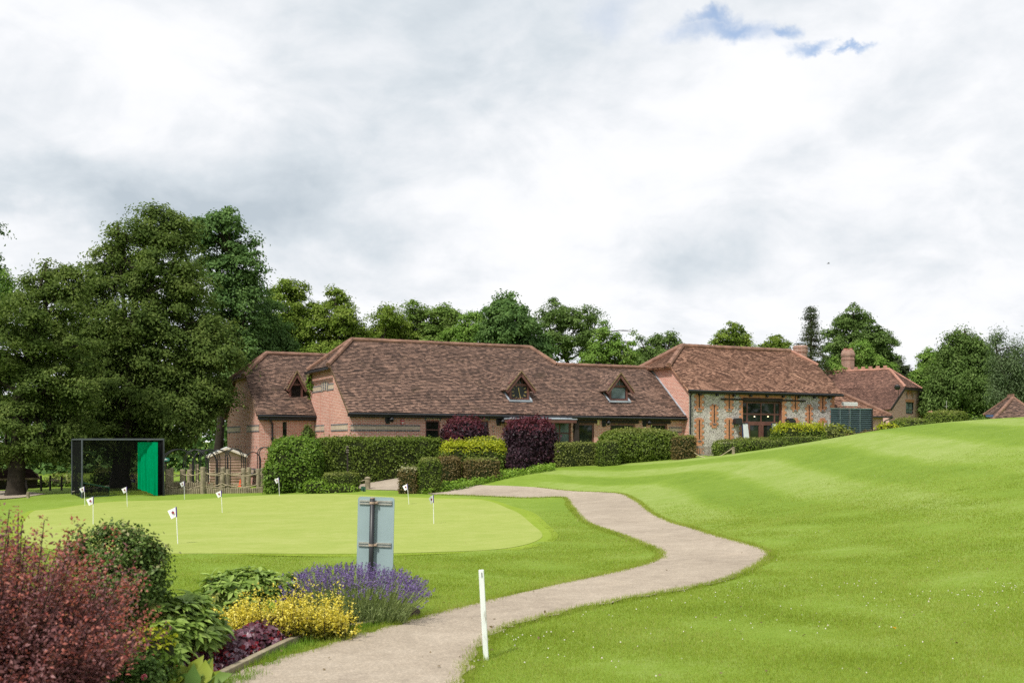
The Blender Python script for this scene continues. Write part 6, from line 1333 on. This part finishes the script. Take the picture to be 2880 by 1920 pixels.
hedge('bright unclipped hedge in sun under the trees at far left', [px(96,225,1352,57,1.2,3),px(120,210,1340,60,1.4,2.5),px(250,320,1325,58,1.4,2.5)], 'bush', 'hedge_light', .7, L=.16, den=170, rag=.14, group=HG)
hedge('dark bush beside the brick wing behind the round bush', [px(838,880,1195,52,1.2,2.6)], 'tree_dark', None, L=.11, den=330, rag=.07, cat='bush', name='bush', group=HG)
# ivy on the gable edge
n = 2600; a_ = rng.uniform(6.2, 9.0, n); zt_ = np.interp(a_, [6.2,6.6,7.4,8.2,9.0], [5.0,5.7,4.9,3.9,3.0]); z = -.2+(zt_+.2)*rng.uniform(size=n)
k = a_ > np.interp(z, [-.2,1.5,2.6,4.2,5.8], [6.5,7.0,7.0,6.4,6.2])+.2*np.sin(z*5); a_, z = a_[k], z[k]; n = len(a_)
P = np.array([A @ Vector((-.04-abs(rng.normal())*.06, q, w_)) for q, w_ in zip(a_, z)]); dn = -np.array([A[0][0], A[1][0], 0])
v, f = kites(P, np.tile(dn, (n,1))+rng.normal(size=(n,3))*.45+np.array([0,0,.3]), rdir(n)+np.array([0,0,-.6]), .13*(.6+.7*rng.uniform(size=n)), .10*(.6+.7*rng.uniform(size=n)))
tag(big_mesh('ivy', v, f, LM['bush'], base=P[0]), 'ivy climbing the rear edge of the clock barn gable', 'ivy')
# creeping ground cover between the bushes and the lawn
u = rng.uniform(1190, 1560, 5200); Yg = np.interp(u, [1190,1300,1420,1560], [41.2,42.0,44.0,46.2])+rng.uniform(-.5,1.6,5200); X_ = (u-U0)/F*Yg
P = np.c_[X_, Yg, gza(X_, Yg)+.02+.22*rng.uniform(size=5200)**2]; v, f = kites(P, rng.normal(size=(5200,3))*.5+np.array([0,-.2,1]), rdir(5200), .10*(.6+.7*rng.uniform(size=5200)), .08*(.6+.7*rng.uniform(size=5200)))
tag(big_mesh('ground_cover', v, f, LM['weed']), 'low leafy ground cover between the bushes and the mown lawn', 'ground cover', kind='stuff')
# yellow-green creeping leaves on the long hedge face, salmon flowers by the far marker post
b = G(1226,42.3); n = 90; P = np.array(b)+np.c_[rng.normal(size=n)*.11, rng.normal(size=n)*.08, .08+.2*rng.uniform(size=n)]
v, f = kites(P, rdir(n)+np.array([0,-.6,.6]), rdir(n), np.full(n,.075), np.full(n,.055)); tag(big_mesh('flowering_plant', v, f, [LM['salmon'], LM['weed']], (rng.uniform(size=n) < .35).astype(int), base=b), 'salmon pink flowers at the foot of the white and blue post', 'flowers')

# ================================================================== flower bed in the foreground
def add_stems(mb, base, tips, r):
    for b_, t_ in zip(base, tips): mb.tube([b_, Vector(b_).lerp(Vector(t_), .5)+Vector((0,0,.04)), t_], [r, r*.8, r*.35], 4, cap=False)
def stem_shrub(name, label, cat, centre, ns, nl, length, spread, L, Wd, mats, tipf=.78, tipp=.8, start=.2, rb=.16, stemmat='bark', up=.35, innerf=.42, droop=.0, aim=None, whorl=.012):
    """many arching shoots set with small leaves; mats = (inner, main, tip)"""
    c = np.array(centre); t = thing(name, label, cat, centre); VV = []; FF = []; MI = []; off = 0; mb = MB()
    for s in range(ns):
        q = rng.uniform(0, 2*math.pi); po = spread*rng.uniform()**.65; l = length*(.72+.32*rng.uniform())*(1.12 if rng.uniform() < .06 else 1)*(1-.25*po/max(spread,.1))
        d = np.array([math.cos(q)*math.sin(po), math.sin(q)*math.sin(po), math.cos(po)]); b0 = c+np.array([math.cos(q), math.sin(q), 0])*rb*rng.uniform()
        p0, p1, p2 = b0, b0+d*l*.55+np.array([0,0,up*l*.1]), b0+d*l+np.array([0,0,up*l*.18-droop*l])
        s_ = np.sort(start+(1-start)*rng.uniform(size=nl)**.7)[:,None]; P = (1-s_)**2*p0+2*s_*(1-s_)*p1+s_**2*p2
        tg = nrmz(2*(1-s_)*(p1-p0)+2*s_*(p2-p1)); ra = rdir(nl); ax = nrmz(np.cross(tg, ra)+tg*.75); nn = np.cross(ax, rdir(nl))+tg*.3+np.array([0,0,.4])
        l_ = L*(.6+.6*rng.uniform(size=nl))*(1.1-.35*s_[:,0]); v, f = kites(P+rng.normal(size=(nl,3))*whorl, nn, ax, l_, l_*Wd, bend=.1); VV.append(v); FF.append(f+off); off += len(v)
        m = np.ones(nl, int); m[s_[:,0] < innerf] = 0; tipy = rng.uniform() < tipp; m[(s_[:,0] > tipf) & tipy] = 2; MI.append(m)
        if s % 2 == 0: mb.tube([tuple(p0), tuple((p0+2*p1+p2)/4), tuple(p2)], [.005,.004,.002], 4, cap=False)
    big_mesh('foliage', np.concatenate(VV), np.concatenate(FF), [LM[m] for m in mats], np.concatenate(MI), t); mb.build('stem', M[stemmat], t); return t
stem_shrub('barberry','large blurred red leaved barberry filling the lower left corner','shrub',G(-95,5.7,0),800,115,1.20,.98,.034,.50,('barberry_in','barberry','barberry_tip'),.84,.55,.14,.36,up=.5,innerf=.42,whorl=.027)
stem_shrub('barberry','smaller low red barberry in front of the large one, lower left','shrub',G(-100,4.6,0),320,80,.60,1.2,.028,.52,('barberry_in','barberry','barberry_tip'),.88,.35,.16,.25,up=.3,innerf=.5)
t = thing('evergreen_shrub','dense green shrub with pale buds behind the red barberry','shrub',G(345,7.5))
P, Nn, C, R, cl = crown_pts([(330,1560,80),(415,1575,55),(255,1570,60),(385,1640,75),(300,1660,80),(425,1660,45),(350,1720,70),(225,1530,30),(395,1530,35),(455,1560,14),(448,1610,18),(225,1490,12),(290,1510,25),(330,1495,20)],7.5,17000,.085,.9,.5,1.0); N_ = len(P)
l = .030*(.6+.7*rng.uniform(size=N_)); v, f = kites(P, nrmz(Nn)+rng.normal(size=(N_,3))*.5, rdir(N_)+np.array([0,0,.3]), l, l*.6, bend=.1)
hi = (Nn[:,2] > .75) & (rng.uniform(size=N_) < .30); big_mesh('foliage', v, f, [LM['shrub'], LM['shrub_bud']], hi.astype(int), t)
mb = MB(); b = G(345,7.5)
for c in C: limb(mb, b, c, .014, .005, .05, 5, 3)
mb.build('stem', M['bark'], t)
# long-leaved evergreens: rosettes of ribbed leaves
def rosettes(name, label, blobs, Y, nr, L, Wd, mats, base, per=8):
    t = thing(name, label, 'shrub', base); C = np.array([W(u, v, Y+o) for u, v, r, o in blobs]); R = np.array([r/F*Y for _, _, r, _ in blobs]); w_ = R**2/np.sum(R**2)
    k = rng.choice(len(C), nr, p=w_); d = rdir(nr); d[:,2] = np.abs(d[:,2])*.9-.25; d[:,1] -= .15; d = nrmz(d); P = C[k]+d*R[k][:,None]*(.7+.35*rng.uniform(size=nr))[:,None]
    VV = []; FF = []; MI = []; off = 0
    for p, dd in zip(P, d):
        a0 = rng.uniform(0, 6.28); q = a0+np.arange(per)*2*math.pi/per+rng.normal(size=per)*.2; upv = nrmz((dd*.7+np.array([0,0,.7]))[None])[0]; e1 = np.cross(upv, [1,.3,.1]); e1 /= np.linalg.norm(e1); e2 = np.cross(upv, e1)
        ti = rng.uniform(.1, .75, per)[:,None]; ax = (np.cos(q)[:,None]*e1+np.sin(q)[:,None]*e2)*(1-ti*.5)+upv*ti; nn = upv-ax*.3+rng.normal(size=(per,3))*.15
        l = L*(.6+.6*rng.uniform(size=per)); v, f = blades5(np.tile(p, (per,1)), nn, ax, l, l*Wd, .12, .22); VV.append(v); FF.append(f+off); off += len(v); MI += [1 if rng.uniform() < .12 else 0]*len(f)
    big_mesh('foliage', np.concatenate(VV), np.concatenate(FF), [LM[m] for m in mats], MI, t); mb = MB()
    for p in P[::3]: mb.tube([tuple(np.array(base)+rng.normal(size=3)*np.array([.06,.06,0])), tuple(p)], [.006,.003], 4, cap=False)
    mb.build('stem', M['bark'], t); return t
rosettes('viburnum','long leaved dark green shrub in front of the evergreen shrub',[(420,1775,110,0),(345,1790,90,-.1),(490,1785,100,.1),(550,1800,60,.2),(430,1830,85,-.2),(530,1735,70,.35),(385,1735,65,.2),(590,1770,40,.4)],7.6,560,.115,.36,('viburnum','hedge_light'),G(440,7.6))
rosettes('viburnum','long leaved dark green shrub behind the golden shrub and lavender',[(640,1685,80,0),(700,1660,72,.1),(580,1720,60,-.1),(760,1660,55,.2),(800,1650,40,.3),(520,1735,50,0),(655,1660,40,.1)],9.9,360,.11,.34,('viburnum','hedge_light'),G(670,9.9))
# golden shrub
t = thing('golden_shrub','low golden yellow shrub with upright sprigs before the lavender','shrub',G(790,9.0)); VV = []; FF = []; MI = []; off = 0; mb = MB()
for s in range(430):
    u = rng.choice([rng.uniform(590,720), rng.uniform(640,980), rng.uniform(760,990)]); yy = 8.75+.45*rng.uniform()+ (u-600)/400*.35; b_ = np.array(G(u, yy)); tall = rng.uniform() < .10
    hgt = (.20+.17*rng.uniform())*np.interp(u,[590,660,800,900,960,990],[.62,.85,1.1,1.05,.7,.5])+(.15 if tall else 0); tip = b_+np.array([rng.normal()*.06, rng.normal()*.06-.03, hgt]); nl = 40 if tall else 34; s_ = np.sort(rng.uniform(.12,1,nl))[:,None]
    P = b_*(1-s_)+tip*s_; ax = rdir(nl); ax[:,2] = np.abs(ax[:,2])*.8+.1; l = .030*(.6+.6*rng.uniform(size=nl))*(1.1-.3*s_[:,0]); v, f = kites(P+rng.normal(size=(nl,3))*.016, np.cross(ax, rdir(nl))+np.array([0,0,.5]), ax, l, l*.55, bend=.1); VV.append(v); FF.append(f+off); off += len(v)
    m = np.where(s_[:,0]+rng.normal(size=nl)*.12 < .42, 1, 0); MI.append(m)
    if s % 3 == 0: mb.tube([tuple(b_), tuple(tip)], [.004,.0015], 4, cap=False)
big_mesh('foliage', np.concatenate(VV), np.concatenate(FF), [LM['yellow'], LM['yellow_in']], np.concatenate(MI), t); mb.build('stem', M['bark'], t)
# lavender
t = thing('lavender','wide flowering lavender clump around the foot of the grey green sign','lavender',G(985,10.3)); SV = []; FV = []
for s in range(1500):
    u = 985+rng.uniform(-1,1)*150; yy = 10.35+rng.uniform(-1,1)*.42; b_ = np.array(G(u, yy)); fx = (u-985)/150; fy = (yy-10.35)/.42
    lean = np.array([fx*.17+rng.normal()*.05, fy*.16+rng.normal()*.05, 0]); hgt = (.46-.15*abs(fx)**2.2-.08*abs(fy)**2)*(.72+.36*rng.uniform()); tip = b_+lean+np.array([0,0,hgt]); mid = b_*.5+tip*.5-lean*.12
    SV += [(b_, mid), (mid, tip)]
    if rng.uniform() < .72: FV.append((tip, nrmz((tip-mid)[None])[0]))
a0 = np.array([p for p, _ in SV]); a1 = np.array([p for _, p in SV]); dd = a1-a0; n = len(a0); v1, f1 = kites(a0, np.cross(dd, rdir(n)), dd, np.linalg.norm(dd, axis=1)*1.04, np.full(n,.008), 0)
n = 7000; k = rng.integers(0, len(a0)//2, n)*2; s_ = rng.uniform(.05,1,n)[:,None]; P = a0[k]+(a1[k]-a0[k])*s_; v2, f2 = kites(P, rdir(n), rdir(n)*.6+np.array([0,0,1]), np.full(n,.045), np.full(n,.007), 0)
big_mesh('foliage', np.concatenate([v1,v2]), np.concatenate([f1,f2+len(v1)]), LM['lav_leaf'], None, t)
PP = []; AA = []; NN = []
for p, d in FV:
    m = 13; s_ = rng.uniform(-.1,.052,m) if False else np.linspace(0,.058,m)*(.8+.5*rng.uniform()); r = rdir(m); PP.append(p+d*s_[:,None]); AA.append(nrmz(np.cross(d, r))+d*.7); NN.append(r)
PP = np.concatenate(PP); n = len(PP); l = .0145*(.7+.6*rng.uniform(size=n)); v, f = kites(PP, np.concatenate(NN), np.concatenate(AA), l, l*.75, .1); big_mesh('flower_spikes', v, f, LM['lav'], None, t)
# round leaves: heuchera, lettuce-like plants
def round_leaves(P, Nn, R, cup=.25, lobes=5):
    n = len(P); Nn = nrmz(Nn); a_ = nrmz(np.cross(Nn, rdir(n))); b_ = np.cross(Nn, a_); K = 11; v = [P-Nn*(R*cup)[:,None]]
    for k in range(K):
        q = 2*math.pi*k/K; r = R*(1+.16*math.cos(q*lobes))*(.9+.2*rng.uniform(size=n)); v.append(P+a_*(r*math.cos(q))[:,None]+b_*(r*math.sin(q))[:,None]+Nn*(R*.25*rng.normal(size=n))[:,None])
    v = np.stack(v, 1).reshape(-1,3); f = np.concatenate([np.arange(n)[:,None]*(K+1)+np.array([[0,1+k,1+(k+1)%K]]) for k in range(K)]); mi = np.tile(np.arange(n), K); return v, f, mi
E = [np.array(p) for p in EDG]; n = 1900; s_ = rng.uniform(size=n); seg = np.minimum((s_*4).astype(int), 3); fr = s_*4-seg; Q = np.array([E[i]*(1-f_)+E[i+1]*f_ for i, f_ in zip(seg, fr)]); wv = rng.uniform(0,1,n)
Q = Q+np.c_[-.05-wv*(.28+.20*(1-s_)), .03+wv*.30]; z = gza(Q[:,0], Q[:,1])+.05+.13*np.sin(np.clip(wv*1.1,0,1)*math.pi)*(.5+.7*rng.uniform(size=n)); P = np.c_[Q, z]
v, f, mi = round_leaves(P, rng.normal(size=(n,3))*.45+np.array([.1,-.35,.9]), .024*(.6+.8*rng.uniform(size=n))); red = (rng.uniform(size=n) < .27).astype(int)
b = G(690,8.6); t = thing('heuchera','low carpet of crinkled purple heuchera leaves along the timber edging','ground plant',b); big_mesh('foliage', v, f, [LM['heuchera'], LM['heuchera_red']], red[mi], t, smooth=True)
# roses
b = G(360,6.75); t = thing('rose_bush','small rose bush with pink flowers near the bottom left','rose',b); P, Nn, C, R, cl = crown_pts([(330,1880,55),(395,1875,55),(420,1900,50),(300,1850,45),(280,1800,35)],6.75,3400,.06,.8,.4); N_ = len(P); l = .026*(.6+.7*rng.uniform(size=N_))
v, f = kites(P, nrmz(Nn)+rng.normal(size=(N_,3))*.5, rdir(N_), l, l*.62); big_mesh('foliage', v, f, LM['rose_leaf'], None, t)
for (u, v_, r) in ((346,1851,.020),(313,1847,.014),(318,1896,.013),(404,1902,.019),(298,1862,.013)):
    c = np.array(W(u, v_, 6.62)); m = 26; d = rdir(m); v, f = kites(c+d*r*.25, d+np.array([0,-.4,.4]), np.cross(d, rdir(m))+d*.6, np.full(m, r*1.15), np.full(m, r*1.1), .35); big_mesh('flower', v, f, LM['pink'], None, t)
hedge('yellow green leafy plant between red barberry and viburnum', [((-2.35,6.9,.30),(.17,.15,.20),2.4,0)], 'bush', 'hedge_yellow', .35, L=.04, den=2600, rag=.03, cat='plant', name='plant')
# broad leaved plants at the bottom edge
b = G(490,6.7); t = thing('broad_leaved_plant','broad yellow green leaves at the bottom edge beside the heuchera','plant',b); n = 80
u = np.concatenate([rng.uniform(430,575,54), rng.uniform(320,450,26)]); yy = 6.75+.45*rng.uniform(size=n); P = np.array([G(a_, c_) for a_, c_ in zip(u, yy)]); P[:,2] += .02+.05*rng.uniform(size=n); ax = rng.normal(size=(n,3))*.55+np.array([0,-.1,.9]); l = .12+.12*rng.uniform(size=n)
v, f = blades5(P, np.cross(ax, rdir(n))+np.array([0,-.8,.4]), ax, l, l*.48, .15, .25); mi = np.r_[(rng.uniform(size=n) < .25).astype(int), (rng.uniform(size=n) < .25).astype(int)]; big_mesh('foliage', v, f, [LM['lettuce'], LM['rose_leaf']], mi, t)
# tufts of grass and weeds between the timber edging and the path
def tufts(line, n, hh):
    L_ = np.array(line); i = rng.integers(0, len(L_)-1, n); f_ = rng.uniform(size=n)[:,None]; c = L_[i]*(1-f_)+L_[i+1]*f_+np.c_[.10+.05*rng.normal(size=n), -.06+.03*rng.normal(size=n)]; c = np.repeat(c, 26, 0)+rng.normal(size=(n*26,2))*.035
    return c[:,0], c[:,1], hh*(.35+.8*rng.uniform(size=len(c))), np.full(len(c), .006)
xa, ya, ha, wa = tufts(EDG, 90, .085); xb, yb, hb, wb = tufts(EDG2, 50, .075); v, f = blades(np.r_[xa,xb], np.r_[ya,yb], np.r_[ha,hb], np.r_[wa,wb], None, '', .9)
tag(big_mesh('grass_tufts', v, f, LM['weed']), 'rough grass tufts between the timber edging and the path', 'grass', kind='stuff')

# ------------------------------------------------------------------ sky and sun
SUN = Vector((-.40, -.62, .96)).normalized()
w = bpy.data.worlds.new('World'); SC.world = w; w.use_nodes = True; nt = w.node_tree; nt.nodes.clear()
out = nt.nodes.new('ShaderNodeOutputWorld')
sky = nd(nt, 'ShaderNodeTexSky', sky_type='NISHITA'); sky.sun_disc = False
sky.sun_elevation = math.asin(SUN.z); sky.sun_rotation = math.atan2(SUN.x, SUN.y)
g = nd(nt, 'ShaderNodeTexCoord').outputs['Generated']
sx = nd(nt, 'ShaderNodeSeparateXYZ', {0: g})
zz = math_(nt, 'ADD', math_(nt, 'MAXIMUM', sx.outputs[2], 0), .42)
pv = nd(nt, 'ShaderNodeCombineXYZ', {0: math_(nt, 'DIVIDE', sx.outputs[0], zz), 1: math_(nt, 'DIVIDE', sx.outputs[1], zz), 2: 0.0}).outputs[0]
big = noise(nt, 1.7, 9, .52, nd(nt, 'ShaderNodeVectorMath', {0: pv, 1: (3.3,1.2,0)}, operation='ADD').outputs[0], .35).outputs[0]
mid_ = noise(nt, 4.6, 9, .56, nd(nt, 'ShaderNodeVectorMath', {0: pv, 1: (7.1,4.4,2)}, operation='ADD').outputs[0], .5).outputs[0]
def skydir(u, v): d = Vector(((u-U0)/F, 1, (V0-v)/F)).normalized(); return tuple(d)
nz = noise(nt, 3.2, 7, .6, g, .3).outputs['Color']
wob = nd(nt, 'ShaderNodeVectorMath', {0: nd(nt, 'ShaderNodeVectorMath', {0: nz, 1: (.5,.5,.5)}, operation='SUBTRACT').outputs[0], 1: (.30,.30,.16)}, operation='MULTIPLY').outputs[0]
gw = nd(nt, 'ShaderNodeVectorMath', {0: g, 1: wob}, operation='ADD').outputs[0]
def patch(u, v, ru, rv, vec, soft=.35):
    """a bank of cloud around a fixed direction of the sky: 1 inside, 0 outside"""
    d = nd(nt, 'ShaderNodeVectorMath', {0: vec, 1: skydir(u, v)}, operation='SUBTRACT').outputs[0]
    d = nd(nt, 'ShaderNodeVectorMath', {0: d, 1: (F/ru, .3, F/rv)}, operation='MULTIPLY').outputs[0]
    l = nd(nt, 'ShaderNodeVectorMath', {0: d}, operation='LENGTH').outputs['Value']
    return nd(nt, 'ShaderNodeMapRange', {0: l, 1: 1+soft, 2: max(0, 1-soft), 3: 0, 4: 1}, interpolation_type='SMOOTHSTEP').outputs[0]
f = math_(nt, 'ADD', math_(nt, 'MULTIPLY', math_(nt, 'SUBTRACT', big, .17), .92), math_(nt, 'MULTIPLY', math_(nt, 'SUBTRACT', mid_, .13), .55))
for (u, v, ru, rv, k) in ((250,560,560,75,-.13),(800,640,420,150,-.065),(500,420,620,150,-.05),(2450,640,700,130,-.06),(1300,130,500,130,-.04),(2820,300,200,220,-.05),(2300,760,420,60,-.04),
                          (250,720,420,100,.10),(1500,330,700,150,.05),(1750,560,600,160,.05),(2500,180,350,150,.04),(450,230,350,90,.04)):
    f = math_(nt, 'ADD', f, math_(nt, 'MULTIPLY', patch(u, v, ru, rv, gw, .9), k))
f = math_(nt, 'ADD', f, math_(nt, 'MULTIPLY', math_(nt, 'SUBTRACT', noise(nt, 10, 8, .6, pv, .4).outputs[0], .5), .24))
cl = ramp(nt, f, [(.18,(.41,.465,.515)),(.35,(.545,.59,.63)),(.45,(.65,.675,.705)),(.55,(.745,.755,.775)),(.72,(.815,.815,.815))])
hole = None
for (u, v, ru, rv) in ((2045,95,88,24),(2000,70,50,14),(2190,72,32,14),(2285,108,42,12),(2400,122,28,9),(1725,30,60,40)):
    p_ = patch(u, v, ru, rv, nd(nt, 'ShaderNodeVectorMath', {0: g, 1: nd(nt, 'ShaderNodeVectorMath', {0: nd(nt, 'ShaderNodeVectorMath', {0: noise(nt, 13, 8, .62, g, .3).outputs['Color'], 1: (.5,.5,.5)}, operation='SUBTRACT').outputs[0], 1: (.10,.0,.07)}, operation='MULTIPLY').outputs[0]}, operation='ADD').outputs[0], .95)
    if u == 1725: p_ = math_(nt, 'MULTIPLY', p_, .3)
    hole = p_ if hole is None else math_(nt, 'MAXIMUM', hole, p_)
CLOUD = 7.2
clm = nd(nt, 'ShaderNodeVectorMath', {0: cl, 1: (CLOUD,)*3}, operation='MULTIPLY').outputs[0]
blue = nd(nt, 'ShaderNodeVectorMath', {0: sky.outputs[0], 1: (1.0,1.0,1.0)}, operation='MULTIPLY').outputs[0]
cc = mixc(nt, math_(nt, 'MULTIPLY', hole, .8), clm, blue)
bg = nd(nt, 'ShaderNodeBackground', {'Color': cc, 'Strength': .11}); nt.links.new(bg.outputs[0], out.inputs[0])
sl = bpy.data.lights.new('sun', 'SUN'); sl.energy = 2.9; sl.angle = math.radians(4.5); sl.color = (1, .95, .86)
so = bpy.data.objects.new('sun', sl); COL.objects.link(so); so.rotation_euler = SUN.to_track_quat('Z', 'Y').to_euler(); so.location = (-40, -30, 60)
vs = SC.view_settings; vs.view_transform = 'Standard'; vs.look = 'None'; vs.gamma = 1; vs.exposure = .72; vs.use_curve_mapping = False
SC.cycles.max_bounces = 6; SC.cycles.transparent_max_bounces = 12; SC.cycles.diffuse_bounces = 4; SC.cycles.use_denoising = False
